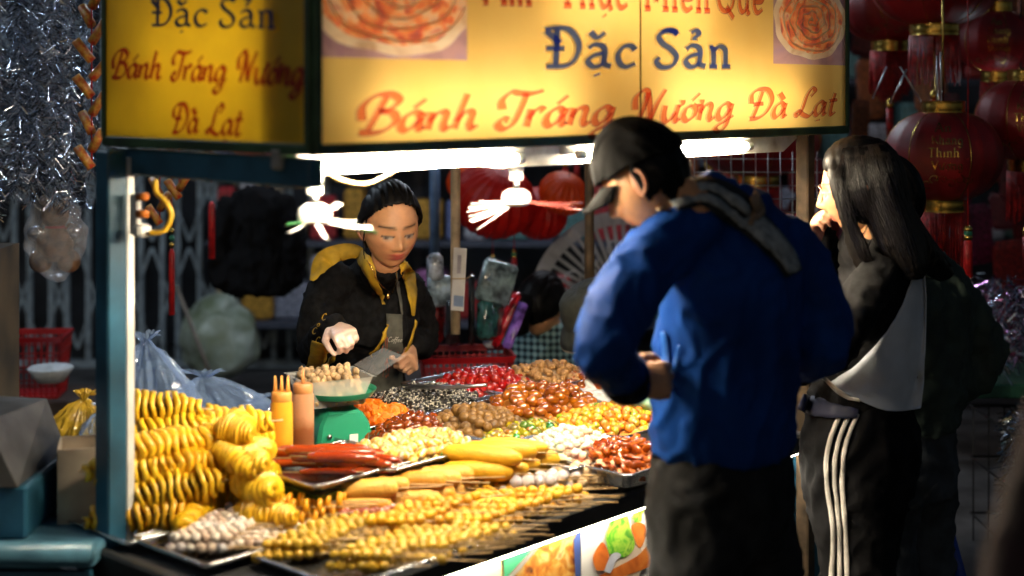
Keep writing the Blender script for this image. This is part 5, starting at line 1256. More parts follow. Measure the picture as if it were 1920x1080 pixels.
limb(tp, [sN + Vector((0, .02, -.02)), sN.lerp(eN, .5), eN, eN.lerp(wN, .6), wN], [.058, .054, .049, .045, .040])
limb(tp, [sF + Vector((0, -.02, -.02)), sF.lerp(eF, .5), eF, eF.lerp(wF, .5), wF + (eF - wF) * .12], [.058, .054, .05, .046, .041])
tp.tube([neck - Vector((0, 0, .07)), hc + HB @ Vector((0, -.012, -.112))], [.085, .066], 18)
jk, jb = cloth('jersey', tp, M_BLACKC, girl, .012, 5, .009, 11., 6., 7.)
M_WC = mat('white_jersey', (.58, .64, .72), .75, var=.08, scale=10, bump=.2, bscale=260)
L0 = [(1716, 472), (1706, 520), (1688, 570), (1660, 620), (1620, 668), (1575, 705), (1556, 716)]
R0 = [(1733, 480), (1736, 540), (1736, 600), (1735, 660), (1733, 710), (1730, 742), (1728, 765)]
rows = []
for a, b in zip(catmull([(x, y, 0) for x, y in L0], 4), catmull([(x, y, 0) for x, y in R0], 4)): rows.append([(a.x + (b.x - a.x) * k / 10, a.y + (b.y - a.y) * k / 10 + 26 * math.sin(math.pi * k / 10) * max(0, (a.y - 640) / 80)) for k in range(11)])
drape(rows, jb, .012, 'white_panel', M_WC, girl, 3.62)
M_STRIPE = mat('white_stripe', (.62, .58, .52), .7)
drape(band([(1511, 672), (1514, 690), (1524, 704)], [9, 9, 7], 6, 2), jb, .012, 'cuff_stripe', M_STRIPE, girl, 3.55)
drape(band([(1524, 668), (1532, 692), (1556, 716), (1585, 742), (1612, 752)], [6, 7, 8, 9, 5], 6, 2), jb, .015, 'hem_stripe', M_STRIPE, girl, 3.55)
pt = MB(); pt.loft([(hipg + Vector((0, 0, .09)), gsd * .150, gf_ * .125), (hipg - Vector((0, 0, .05)), gsd * .175, gf_ * .15), (hipg - Vector((0, 0, .18)), gsd * .15, gf_ * .13)], 20)
limb(pt, [hipg - gsd * .075 - Vector((0, 0, .12)), gL + Vector((0, 0, .5)), gL + Vector((0, 0, .08))], [.112, .095, .085]); limb(pt, [hipg + gsd * .075 - Vector((0, 0, .12)), gR + Vector((0, 0, .5)), gR + Vector((0, 0, .08))], [.112, .095, .085])
tr, tb = cloth('track_trousers', pt, mat('black_tricot', (.006, .006, .007), .85, var=.3, scale=20, bump=.15, bscale=300, spec=.1), girl, .013, 5, .008, 11., 6., 9.)
for dx in (0, 17, 33): drape(band([(1576 + dx, 776), (1556 + dx * .95, 830), (1550 + dx * .9, 900), (1562 + dx * .7, 985), (1560 + dx * .9, 1095), (1560 + dx * .9, 1250)], [9] * 6, 8, 2), tb, .006, 'trouser_stripe', M_STRIPE, girl, 3.55)
drape(band([(1500, 752), (1530, 764), (1570, 772), (1610, 776)], [34, 34, 28, 18], 8, 3), tb, .012, 'waistband', mat('navy_band', (.02, .025, .06), .6), girl, 3.6)
shoe(girl, gL, gf_); shoe(girl, gR, gf_)
hm = MB(); HV = lambda x, y, z: hc + HB @ Vector((x, y, z))
hm.ball(HV(0, -.038, .012), (.086, .084, .112), 22, 16, rot=HB); hm.ball(HV(0, -.008, .062), (.076, .086, .070), 22, 16, rot=HB)
hm.ball(HV(-.062, -.012, -.015), (.03, .045, .075), 14, 12, rot=HB); hm.ball(HV(.062, -.012, -.015), (.03, .045, .075), 14, 12, rot=HB)
hm.loft([(HV(0, -.055, .03), HB @ Vector((.086, 0, 0)), HB @ Vector((0, .06, 0))), (HV(0, -.062, -.06), HB @ Vector((.092, 0, 0)), HB @ Vector((0, .062, 0))), (HV(0, -.078, -.14), HB @ Vector((.098, 0, 0)), HB @ Vector((0, .06, 0))), (HV(0, -.095, -.19), HB @ Vector((.096, 0, 0)), HB @ Vector((0, .048, 0))), (HV(0, -.11, -.235), HB @ Vector((.085, 0, 0)), HB @ Vector((0, .028, 0)))], 24)
for k_, x_ in ((0, -.078), (1, .078)): hm.tube(catmull([HV(x_ * .35, .040, .105), HV(x_ * .90, .046, .05), HV(x_ * 1.1, .034, -.03), HV(x_ * 1.12, .02, -.12), HV(x_ * 1.1, .0, -.2)], 5), [(.008, .014)] * 5 + [(.009, .024)] * 10 + [(.009, .03)] * 5 + [(.004, .012)], 10)
hm.loft([(P(1668, 395, 3.62), (.05, 0, .02), (0, .07, 0)), (P(1702, 448, 3.62), (.045, 0, .02), (0, .07, 0)), (P(1738, 486, 3.64), (.036, 0, .02), (0, .06, 0)), (P(1775, 520, 3.66), (.02, 0, .012), (0, .03, 0))], 20)
hv, hf = remeshed(hm, .0065, 4, noisef=lambda p: .002 * noise.noise(Vector((p.x * 90, p.y * 90, p.z * 5))) + .0015 * noise.noise(Vector((p.x * 220, p.y * 220, p.z * 8))))
hair_o = MB().add(hv, hf).build('hair', M_HAIR, girl)
hbv = BVHTree.FromPolygons(hv, hf); sm_ = MB(); rnd = random.Random(17)
for k_ in range(320):
    a0 = rnd.uniform(.9, 5.4); pts = []
    for q in range(15):
        z_ = .105 - .39 * q / 14; ax = HV(0, -.03 - .20 * max(0, .02 - z_), z_); an = a0 + .05 * math.sin(q * .7 + k_)
        dv = HB @ Vector((math.sin(an), math.cos(an), 0)); h_ = hbv.ray_cast(ax + dv * .4, -dv)
        if h_[0] is None or (h_[0] - ax).length > .16: break
        pts.append(h_[0] + dv * rnd.uniform(.0, .0022))
    if len(pts) > 5: sm_.tube(pts, .0009, 3)
st_ = sm_.build('loose_strands', mat('hair_sheen', (.014, .011, .010), .35, spec=.4), hair_o); st_['kind'] = 'stuff'
gm = MB()
M_GLS = mat('glasses_wire', (.45, .28, .22), .3, .8)
for sx in (-1, 1): gm.tube([hc + HB @ (Vector((sx * .033 + .023 * math.cos(a), .097 - .01 * abs(math.cos(a)), .021 * math.sin(a) - .003)) * .97) for a in [k * math.pi / 10 for k in range(20)]], .0014, 5, closed=True)
gm.tube([hc + HB @ Vector((-.010, .098, .0)), hc + HB @ Vector((.010, .098, .0))], .0014, 5)
for sx in (-1, 1): gm.tube([hc + HB @ Vector((sx * .055, .086, .0)), hc + HB @ Vector((sx * .08, -.01, .004))], .0013, 5)
gm.build('glasses', M_GLS, girl)

# ---- companion in a dark green jacket
hc = P(1664, 372, 4.06); HB = basis((-.8, .6, -.1)); cf = Vector((-.7, .71, 0)); cs_ = Vector((.71, .7, 0))
mid_s = P(1728, 520, 4.08); hipc = P(1700, 810, 4.10); neck = P(1690, 450, 4.08)
sk = MB(); sk.tube([hc + HB @ Vector((0, -.025, -.05)), neck - Vector((0, 0, .05))], [.048, .055], 14)
sk.loft([(hipc, cs_ * .13, cf * .1), (mid_s - Vector((0, 0, .05)), cs_ * .13, cf * .08)], 14)
fa, fb = Vector((hipc.x - .07, hipc.y - .06, 0)), Vector((hipc.x + .08, hipc.y + .08, 0))
limb(sk, [hipc - cs_ * .07, fa + Vector((0, 0, .45)), fa + Vector((0, 0, .05))], [.075, .05, .035]); limb(sk, [hipc + cs_ * .07, fb + Vector((0, 0, .45)), fb + Vector((0, 0, .05))], [.075, .05, .035])
sB = P(1768, 530, 4.18); eB, wB = P(1846, 672, 4.18), P(1762, 762, 4.14)
comp = person('person in a dark green jacket and jeans with a hand at the pocket', hc, HB, .97, sk, [hand(wB, (-.7, .1, -.5), (-.2, .9, 0), 1, (30, 40, 30), .95)])
hair_shell(HB, hc, .97, .010, lambda p: p.y < 1.0 * p.z + .01, 'hair', comp)
tp = MB(); tp.loft([(hipc + Vector((0, 0, .02)), cs_ * .17, cf * .14), (hipc.lerp(mid_s, .5), cs_ * .18, cf * .14), (mid_s - Vector((0, 0, .05)), cs_ * .19, cf * .12), (mid_s + Vector((0, 0, .02)), cs_ * .14, cf * .09), (neck, cs_ * .07, cf * .065)], 22)
limb(tp, [sB + Vector((-.02, 0, -.01)), sB.lerp(eB, .5), eB, eB.lerp(wB, .5), wB], [.082, .074, .064, .056, .05])
sB2 = P(1660, 520, 3.98); limb(tp, [sB2, sB2 + Vector((-.08, .1, -.2)), sB2 + Vector((-.12, .2, -.36))], [.08, .07, .06])
cloth('jacket', tp, mat('dark_green_cloth', (.024, .042, .034), .75, var=.2, scale=12, bump=.2, bscale=240), comp, .013, 4, .012, 11., 6., 4.)
pt = MB(); pt.loft([(hipc + Vector((0, 0, .06)), cs_ * .15, cf * .12), (hipc - Vector((0, 0, .18)), cs_ * .165, cf * .13)], 18)
limb(pt, [hipc - cs_ * .08 - Vector((0, 0, .1)), fa + Vector((0, 0, .5)), fa + Vector((0, 0, .08))], [.105, .085, .075]); limb(pt, [hipc + cs_ * .08 - Vector((0, 0, .1)), fb + Vector((0, 0, .5)), fb + Vector((0, 0, .08))], [.105, .085, .075])
cloth('jeans', pt, mat('dark_denim', (.030, .038, .048), .8, var=.3, scale=12, bump=.3, bscale=300), comp, .014, 4, .008, 11., 6., 6.)
shoe(comp, fa, cf); shoe(comp, fb, cf)

# ---- customer in a bucket hat behind the man, and a seated person in a plaid shirt
hc = P(1118, 600, 4.75); HB = basis((-.75, -.45, -.62)); bc = P(1150, 800, 4.85)
sk = MB(); sk.tube([hc + HB @ Vector((0, -.02, -.05)), bc + Vector((0, 0, .14))], [.045, .06], 14); sk.loft([(Vector((bc.x, bc.y, .55)), (.14, 0, 0), (0, .11, 0)), (bc + Vector((0, 0, .1)), (.14, 0, 0), (0, .1, 0))], 14)
hatp = person('person in an olive bucket hat bending behind the man in blue', hc, HB, .95, sk, [])
tp = MB(); tp.loft([(Vector((bc.x, bc.y, .40)), (.2, 0, 0), (0, .15, 0)), (Vector((bc.x, bc.y, .7)), (.17, 0, 0), (0, .13, 0)), (bc + Vector((0, 0, .1)), (.16, 0, 0), (0, .12, 0)), (bc + Vector((-.01, 0, .17)), (.07, 0, 0), (0, .06, 0))], 18)
cloth('coat', tp, mat('dark_coat', (.02, .02, .025), .8), hatp, .016, 4, .008)
M_HAT = mat('olive_felt', (.035, .036, .026), .85, var=.2, scale=30, bump=.2, bscale=200)
hb = MB(); hr = [(.0, .125), (.045, .124), (.07, .112), (.085, .075), (.092, .035), (.097, .028), (.118, .008), (.132, -.012)]
hb.lathe(hr, seg=32); hb.v = [tuple(hc + HB @ Vector((x, y * 1.1, z + .0 + .004 * noise.noise(Vector((x, y, z)) * 40)))) for x, y, z in hb.v]
ho = hb.build('bucket_hat', M_HAT, hatp); so = ho.modifiers.new('t', 'SOLIDIFY'); so.thickness = .004
MB().tube([hc + HB @ Vector((.133 * math.cos(a), .146 * math.sin(a), -.013)) for a in [k * math.pi / 16 for k in range(32)]], .0038, 6, closed=True).build('hat_edge', mat('hat_edge', (.42, .34, .24), .7), hatp)
hc = P(1014, 572, 5.45); HB = basis((.55, .75, -.35)); bc = P(1028, 662, 5.5)
sk = MB(); sk.tube([hc + HB @ Vector((0, -.02, -.05)), bc + Vector((0, 0, .1))], [.045, .06], 14); sk.loft([(Vector((bc.x, bc.y, .30)), (.15, 0, 0), (0, .12, 0)), (bc + Vector((0, 0, .05)), (.14, 0, 0), (0, .1, 0))], 14)
plaid = person('person in a teal plaid shirt sitting behind the counter, seen from behind', hc, HB, .97, sk, [])
def phair(mb): mb.tube(catmull([hc + HB @ Vector(p) for p in ((0, -.09, .0), (0, -.12, -.06), (0, -.1, -.14))], 5), [.035] * 5 + [.04] * 5 + [.02], 10)
hair_shell(HB, hc, .97, .012, lambda p: p.y < .8 * p.z + .015, 'hair', plaid, phair)
def plaid_mat():
    m, nt, b = new_mat('plaid'); tc = nt.nodes.new('ShaderNodeTexCoord'); rgb = []
    for ax, rot in (('X', 0), ('Z', 0)):
        w = nt.nodes.new('ShaderNodeTexWave'); w.bands_direction = ax; w.inputs['Scale'].default_value = 13; w.inputs['Distortion'].default_value = .6; nt.links.new(tc.outputs['Object'], w.inputs['Vector']); rgb.append(w)
    mu = nt.nodes.new('ShaderNodeMath'); mu.operation = 'ADD'; nt.links.new(rgb[0].outputs['Fac'], mu.inputs[0]); nt.links.new(rgb[1].outputs['Fac'], mu.inputs[1])
    rp = nt.nodes.new('ShaderNodeValToRGB'); e = rp.color_ramp.elements; e[0].position = .25; e[0].color = (.012, .02, .03, 1); e[1].position = .8; e[1].color = (.30, .46, .48, 1); q = e.new(.5); q.color = (.05, .14, .17, 1)
    h = nt.nodes.new('ShaderNodeMath'); h.operation = 'MULTIPLY'; h.inputs[1].default_value = .55; nt.links.new(mu.outputs[0], h.inputs[0]); nt.links.new(h.outputs[0], rp.inputs['Fac']); nt.links.new(rp.outputs['Color'], b.inputs['Base Color']); b.inputs['Roughness'].default_value = .8; return m
tp = MB(); tp.loft([(Vector((bc.x, bc.y, .32)), (.2, 0, 0), (0, .16, 0)), (Vector((bc.x, bc.y, .52)), (.19, 0, 0), (0, .14, 0)), (bc + Vector((0, 0, -.02)), (.19, 0, 0), (0, .12, 0)), (bc + Vector((0, 0, .06)), (.15, 0, 0), (0, .10, 0)), (bc + Vector((-.0, 0, .12)), (.07, 0, 0), (0, .06, 0))], 20)
for s_ in (-1, 1): limb(tp, [bc + Vector((s_ * .16, 0, .0)), bc + Vector((s_ * .22, .03, -.16)), bc + Vector((s_ * .16, .16, -.26))], [.07, .06, .05])
cloth('plaid_shirt', tp, plaid_mat(), plaid, .014, 4, .01, 11., 6., 8.)
st = thing('stool', 'low dark stool under the person in the plaid shirt', 'stool', (bc.x, bc.y, 0))
MB().box((0, 0, .30), (.32, .3, .03), bev=.006).build('seat', M_DARK, st, smooth=False)
for a in (-1, 1):
    for b_ in (-1, 1): MB().tube([(a * .12, b_ * .11, .29), (a * .15, b_ * .14, 0)], .013, 8).build('leg', M_DARK, st)
# ------------------------------------------------------------------ the market behind
def wall_box(name, lo, hi, m):
    c = [(a + b) / 2 for a, b in zip(lo, hi)]; s_ = [b - a for a, b in zip(lo, hi)]
    return MB().box(c, s_, bev=.0).build(name, m, None, smooth=False)
tag(wall_box('shop_wall', (-7, 9.2, 0), (7, 9.4, 7), mat('dark_plaster', (.035, .042, .055), .8, var=.35, scale=3, bump=.3, bscale=20)), 'dark plastered shop wall behind the stalls', 'wall')
struct(MB().box((0, 6.9, .05), (14, 4.4, .10), bev=.01).build('pavement', mat('pavement_stone', (.07, .07, .072), .8, var=.3, scale=6, bump=.3), None, smooth=False))
aw = MB().grid(lambda i, j: Vector((-5 + 10 * i, 5.6 + 3.6 * j, 3.2 - .5 * (1 - j) + .03 * math.sin(i * 30))), 40, 6).build('awning', mat('dark_awning', (.03, .035, .05), .7), None)
tag(aw, 'dark awning over the shop front behind the food cart', 'awning')
# added lamps, unseen: tubes out of view that light the market behind
M_ADDED_SHOP = emis('added_shop_tube', (.80, .88, 1.0), 150.)
def added_shop_lamp(label, loc, L_, m=M_ADDED_SHOP, rz=0.): return tube_lamp(label, Vector(loc), rz, L_, True, m, .016)
added_shop_lamp('assumed unseen cool white tube under the awning above the hanging decorations', (-.35, 6.3, 2.62), 1.2)  # assumed from the light in the shop; the tube itself is unseen
added_shop_lamp('assumed unseen cool white tube added above and behind the tinsel', (-2.5, 5.25, 2.55), 1.2, emis('added_tube_cold', (.72, .86, 1.), 120.), rz=.1)  # assumed tube, unseen, added to light the tinsel and the gate
added_shop_lamp('unseen dim pinkish tube added under the awning above the lanterns', (1.7, 6.6, 2.7), .7, emis('added_tube_dim', (1., .7, .65), 18.))  # added tube, unseen, a dim light for the lantern side
added_shop_lamp('unseen cold white tube added high beside the tinsel curtain', (-2.9, 3.5, 2.8), 1.2, emis('added_tube_side', (.7, .85, 1.), 50.), rz=.3)  # added tube, unseen, gives the tinsel its cold glints
bl = thing('bare_bulb', 'small bare cool white bulb hanging among the red lanterns', 'bulb', P(1914, 222, 5.2))
MB().ball((0, 0, 0), (.018, .018, .024), 12, 10).build('bulb_glass', emis('bulb_glow', (.75, .9, 1.), 60.), bl)
MB().tube([(0, 0, .02), (0, 0, .05)], .013, 10).build('bulb_socket', M_DARK, bl); MB().tube([(0, 0, .05), (0, 0, .9)], .003, 6).build('bulb_wire', M_DARK, bl)
# folding gate
M_GATE = mat('grey_blue_gate', (.30, .38, .44), .5, .3, var=.25, scale=12)
gt = thing('folding_gate', 'grey blue folding lattice gate behind the blue post', 'gate', (-2.1, 8.35, .1))
x = -3.1; k = 0; barme = MB().box((0, 0, 1.35), (.030, .03, 2.7)).mesh('gate_bar', M_GATE, False)
while x < -1.0:
    o = obj('gate_bar', barme, gt); o.location = (x + 2.1, 0, 0); x += .125 if k % 2 else .09; k += 1
xm = MB().box((0, 0, 0), (.018, .008, .62)).mesh('lattice_bar', M_GATE, False)
for i in range(10):
    for j in range(4):
        for s_ in (-1, 1):
            o = obj('lattice_bar', xm, gt); o.location = (-.95 + i * .215, -.02 - .006 * s_, .4 + j * .62); o.rotation_euler = (0, s_ * R(20), 0)
MB().box((-.05, 0, .02), (2.2, .07, .04)).build('bottom_rail', M_GATE, gt, smooth=False)
# tinsel curtain
def tinsel_mat(name, stops):
    m = rand_mat(name, stops, .12, metal=1.); return m
def tinsel(name, label, n_str, xr, yr, z1, z0, per, L_, seed, mats, hw=.0009):
    rnd = random.Random(seed); mb = MB()
    for s_ in range(n_str):
        x, y = rnd.uniform(*xr), rnd.uniform(*yr); zl = z0 + rnd.uniform(-.06, .10)
        for i in range(per):
            z = z1 + (zl - z1) * (i + rnd.random()) / per; a = rnd.uniform(0, 6.28); e = rnd.uniform(-.9, .5); l = L_ * rnd.uniform(.5, 1.1)
            d = Vector((math.cos(a) * math.cos(e), math.sin(a) * math.cos(e), math.sin(e))); w = d.cross(Vector((rnd.gauss(0, 1), rnd.gauss(0, 1), rnd.gauss(0, 1)))).normalized() * hw
            p = Vector((x, y, z)); q = p + d * l + Vector((0, 0, -l * .35))
            mb.add([p - w, p + w, q + w, q - w], [(0, 1, 2, 3)], rnd.randrange(len(mats)))
    o = mb.build(name, mats, None, smooth=False); o['kind'] = 'stuff'; o['label'] = label; return o
M_T = [mat('tinsel_silver', (.85, .88, .95), .22, 1., var=.05), mat('tinsel_blue', (.6, .7, .85), .2, 1., var=.05), mat('tinsel_dark', (.10, .11, .13), .2, 1.)]
tinsel('silver_tinsel', 'curtain of glittering silver tinsel hanging beside the side sign', 46, (-1.85, -1.335), (4.2, 4.75), 2.25, 1.36, 900, .038, 3, M_T)
tinsel('dark_tinsel', 'heap of dark blue glittering tinsel in the wire bin', 60, (1.66, 2.05), (4.7, 5.1), .60, .10, 150, .06, 4, [mat('tinsel_navy', (.08, .25, .42), .2, 1.), mat('tinsel_gold', (.4, .26, .1), .2, 1.), M_T[0], M_T[1], M_DARK], .002)
tinsel('pale_tinsel', 'heap of pale blue glittering wrapped goods above the tinsel bin', 40, (1.66, 2.1), (5.0, 5.4), 1.02, .68, 60, .05, 5, M_T + [mat('tinsel_pink', (.5, .25, .5), .15, 1.)], .002)
bn = thing('wire_bin', 'dark wire bin full of blue tinsel at the companion\'s elbow', 'bin', (1.86, 4.9, 0))
for z in (.02, .2, .4, .58): MB().tube([(.23 * sx, .22 * sy, z) for sx, sy in ((-1, -1), (1, -1), (1, 1), (-1, 1))], .005, 6, closed=True).build('bin_hoop', M_DARK, bn)
for i in range(9):
    for sy in (-1, 1): MB().tube([(-.22 + .055 * i, .22 * sy, .02), (-.22 + .055 * i, .22 * sy, .58)], .003, 5).build('bin_wire', M_DARK, bn)
gb = tag(MB().box((1.86, 5.2, .655), (.5, .4, .05), bev=.006).build('display_shelf', mat('green_shelf', (.02, .10, .06), .5), None, smooth=False), 'dark green shelf under the wrapped goods above the tinsel bin', 'shelf')
tag(MB().tube([P(1765, 945, 4.45), P(1812, 1120, 4.3)], .018, 8).build('blue_prop', mat('blue_bar', (.01, .05, .35), .5)), 'slanting bright blue bar leaning before the tinsel bin', 'bar')
# lanterns
M_LAN = mat('red_silk', (.26, .006, .008), .5, var=.25, scale=6, bump=.1, bscale=200)
M_GOLD = mat('gold_foil', (.60, .40, .10), .25, 1., var=.25, scale=30)
M_FRI = mat('red_fringe', (.42, .012, .012), .5, var=.3, scale=60)
def lantern_parts(r, R_, H_, seed, fr=.17, text=True):
    rnd = random.Random(seed); prof = []
    for i in range(25):
        a = -math.pi / 2 + math.pi * i / 24 * .88 + math.pi * .06; prof.append((R_ * math.cos(a) ** .8, H_ * math.sin(a)))
    mb = MB(); seg = 96; vs_ = []
    for q, z in prof: vs_ += [Vector((q * (1 - .022 * abs(math.sin(8 * 2 * math.pi * k / seg / 1.)) ** .5 + .01), 0, z)) for k in range(seg)]
    vs_ = [Vector((v.x * math.cos(2 * math.pi * (i % seg) / seg), v.x * math.sin(2 * math.pi * (i % seg) / seg), v.z)) for i, v in enumerate(vs_)]
    mb.add(vs_, [(i * seg + k, i * seg + (k + 1) % seg, (i + 1) * seg + (k + 1) % seg, (i + 1) * seg + k) for i in range(24) for k in range(seg)])
    mb.build('silk_body', M_LAN, r)
    zt, zb2 = prof[-1][1], prof[0][1]; rr = R_ * .37
    for z, nm in ((zt + .012, 'top_band'), (zb2 - .016, 'bottom_band')):
        MB().lathe([(rr * .96, z - .022), (rr * 1.02, z - .02), (rr, z - .008), (rr * 1.03, z), (rr, z + .008), (rr * 1.02, z + .02), (rr * .96, z + .022)], seg=40).build(nm, M_GOLD, r, auto=40)
    mb = MB()
    for k in range(70):
        a = 2 * math.pi * k / 70; q = Vector((rr * math.cos(a), rr * math.sin(a), zb2 - .035)); e = q + Vector((rnd.uniform(-.006, .006), rnd.uniform(-.006, .006), -fr * rnd.uniform(.85, 1.05))); mb.tube([q, q.lerp(e, .5), e], .0022, 4)
    o = mb.build('fringe', M_FRI, r); o['kind'] = 'stuff'
    for k in range(6):
        a = 2 * math.pi * k / 6 + .3
        MB().tube([Vector((q * 1.003 * math.cos(a), q * 1.003 * math.sin(a), z)) for q, z in prof[1:-1]], .0014, 4).build('gold_seam', M_GOLD, r)
    MB().tube([(0, 0, zb2 - .03), (0, 0, zb2 - fr - .06)], .003, 5).build('tassel_cord', M_GOLD, r)
    MB().lathe([(0, -.0), (.012, -.01), (.016, -.03), (.010, -.04)], (0, 0, zb2 - fr - .05), 12).build('tassel_cap', M_GOLD, r)
    MB().tube([(0, 0, zb2 - fr - .09), (0, 0, zb2 - fr - .20)], [.014, .012], 9).build('tassel', M_FRI, r)
    MB().tube([(0, 0, zt), (0, 0, zt + .5)], .004, 6).build('hanging_cord', M_GOLD, r)
def lantern(px, py, D, R_, H_, label, seed, words=()):
    r = thing('red_lantern', label, 'lantern', P(px, py, D), seed * .4, 'red silk lanterns')
    lantern_parts(r, R_, H_, seed)
    bpy.context.view_layer.update()
    body = [c for c in r.children if c.name.startswith('silk_body')][0]
    bv = BVHTree.FromPolygons([r.matrix_world @ v.co for v in body.data.vertices], [tuple(p.vertices) for p in body.data.polygons])
    ob = on_body(bv, .004, D); s_ = R_ / .2 * 2700 / D * .2 / 100
    inv = r.matrix_world.inverted()
    for i, w in enumerate(words):
        ls, Wd = word_lines(w, 'display'); h = 16 * s_; x0 = px - (26 if len(w) > 3 else 14) * s_ + (6 * (i % 2)) * s_; wd = (56 if len(w) > 3 else 30) * s_; y0 = py + (-42 + 22 * i) * s_
        pen(ls, lambda x, y, l: inv @ ob(x0 + x / Wd * wd, y0 - y * h, l), .10, .06, lift=0).build('gold_lettering', M_GOLD, r, smooth=False)['label'] = 'gold lettering reading ' + w
    if words:
        cur = []
        for k in range(7):
            cx_ = px - 42 * s_ + 14 * k * s_; cy_ = py + (44 + 5 * math.sin(k * 2)) * s_
            cur.append([(cx_ + (10 - j * 1.0) * s_ * math.cos(j * .8 + k), -(cy_ + (9 - j) * s_ * math.sin(j * .8 + k))) for j in range(9)])
        pen(cur, lambda x, y, l: inv @ ob(x, -y, l), 1.2 * s_, .8 * s_, lift=0).build('gold_scrolls', M_GOLD, r, smooth=False)
    return r
TX = ('An', 'Khang', 'Thịnh', 'Vượng')
lantern(1768, 292, 4.75, .190, .150, 'red lantern with gold wishes hanging above the companion in green', 1, TX)
lantern(1752, -40, 5.0, .225, .165, 'widest red lantern with a long fringe over the lantern with gold wishes', 2)
lantern(1868, 78, 5.3, .15, .115, 'smaller dark red lantern next to the bare bulb', 3, TX)
lantern(1925, 225, 4.9, .17, .14, 'red lantern with gold marks just below the bare bulb', 4, TX)
lantern(1668, 12, 5.6, .19, .14, 'dark red lantern with gold bands beside the sign end', 5, TX)
lantern(1420, 262, 5.5, .24, .14, 'broad red lantern hanging behind the reflector tray', 6)
lantern(1690, 560, 6.4, .17, .14, 'low red lantern half hidden behind the girl', 7)
# thin rods and gold horn among the lanterns
for i, (a, b) in enumerate((((1700, 130), (1668, 195)), ((1688, 125), (1735, 205)), ((1663, 125), (1636, 185)), ((1757, 105), (1757, 205)), ((1764, 98), (1764, 205)))):
    tag(MB().tube([P(*a, 4.85), P(*b, 4.85)], .003, 6).build('metal_rod', M_STEEL), 'thin steel rod crossing between the hanging lanterns', 'rod', 'rods among the lanterns')
# dim red goods hanging deep in the shop behind the lanterns
rnd = random.Random(44)
HR = [mat('deep_red_%d' % i, c, .45, var=.5, scale=14, coat=.2) for i, c in enumerate(((.16, .006, .008), (.22, .012, .01), (.10, .004, .01), (.20, .05, .01), (.14, .01, .05)))]
bm_ = MB().box((0, 0, 0), (1, 1, 1), bev=.12).mesh('red_hanging', HR[0], False)
for i in range(110):
    D = rnd.uniform(6.2, 7.4); w, h = rnd.uniform(.08, .17), rnd.uniform(.16, .42); q = P(rnd.uniform(1290, 1990), rnd.uniform(-30, 660), D)
    o = bpy.data.objects.new('red_hanging', bm_ if i % 5 == 0 else bm_.copy()); col.objects.link(o)
    if i % 5: o.data.materials[0] = HR[i % 5]
    o.location = q; o.scale = (w, .03, h); o.rotation_euler = (0, rnd.uniform(-.15, .15), rnd.uniform(-.6, .6))
    tag(o, 'dim flat red festive hanging deep in the shop behind the lanterns', 'hanging', 'red hangings behind the lanterns')
# wire grid and hanging packets
wg = thing('wire_grid', 'thin wire display grid hanging behind the man in blue', 'display grid', P(1420, 380, 4.9))
for i in range(12): local(wg, MB().tube([P(1302 + 23 * i, 285, 4.9), P(1302 + 23 * i, 560, 4.9)], .0018, 5).build('grid_wire', M_STEEL))
for j in range(11): local(wg, MB().tube([P(1300, 298 + 25 * j, 4.9), P(1556, 298 + 25 * j, 4.9)], .0018, 5).build('grid_wire', M_STEEL))
M_RPK = film_mat('red_packet_film', (.6, .03, .04), .15, .1)
rnd = random.Random(9)
def packet(label, px, py, D, w, h, m, name='hanging_packet', cat='packet', group='packets on the wire grid'):
    def fn(i, j): return P(px + (i - .5) * w, py + (j - .5) * h, D) + Vector((0, -.012 * math.sin(math.pi * i) * math.sin(math.pi * j) + .006 * noise.noise(Vector((i * 5 + px, j * 5 + py, 0))), 0))
    o = MB().grid(fn, 8, 8).build(name, m); so = o.modifiers.new('t', 'SOLIDIFY'); so.thickness = .012
    return tag(o, label, cat, group)
cl = [(.55, .03, .03), (.45, .05, .05), (.5, .12, .03), (.12, .12, .4), (.6, .4, .05), (.5, .1, .2), (.6, .6, .62)]
for i in range(9):
    x, y = 1415 + (i % 5) * 30, 425 + (i // 5) * 62
    packet('shiny red packet hanging on the wire grid', x, y, 4.95, 27, 50, mat('packet_red_%d' % (i % 3), cl[i % 3], .2, coat=.8, var=.4, scale=30, c2=tuple(v * .3 for v in cl[(i + 3) % 7])))
packet('silver foil packet hanging on the wire grid', 1512, 490, 4.9, 26, 90, mat('foil', (.6, .62, .65), .15, 1., var=.4, scale=20, bump=1., bscale=25), group=None)
for i, (x, y, c) in enumerate(((1330, 305, 4), (1348, 320, 0), (1365, 330, 0), (1384, 338, 3), (1400, 342, 1), (1418, 344, 4), (1436, 340, 4), (1340, 345, 6), (1456, 344, 5))):
    tag(MB().ball(P(x, y + 2, 5.6), (.02, .02, .03), 10, 8).build('hanging_charm', mat('charm_%d' % c, cl[c], .3, coat=.5)), 'small bright charm in the string behind the reflector tray', 'charm', 'string of charms')
# centre: honeycomb balls, fan, poles, basket of toys
def honeycomb(px, py, D, r_, c, label, sq=.9):
    mb = MB(); seg = 40; rings = 14; vs_ = []
    for i in range(rings + 1):
        th = math.pi * i / rings
        for k in range(seg): q = r_ * math.sin(th) * (1 + (.07 if k % 2 else -.03)); vs_.append((q * math.cos(2 * math.pi * k / seg), q * math.sin(2 * math.pi * k / seg), r_ * sq * math.cos(th)))
    mb.add(vs_, [(i * seg + k, i * seg + (k + 1) % seg, (i + 1) * seg + (k + 1) % seg, (i + 1) * seg + k) for i in range(rings) for k in range(seg)])
    r = thing('paper_ball', label, 'paper decoration', P(px, py, D), 0, 'paper honeycomb decorations'); r.rotation_euler = (.5, .3, 0)
    mb.build('paper_folds', c, r, smooth=False); MB().tube([(0, 0, r_ * sq), (0, 0, r_ * sq + .7)], .002, 5).build('hanging_thread', M_DARK, r); return r
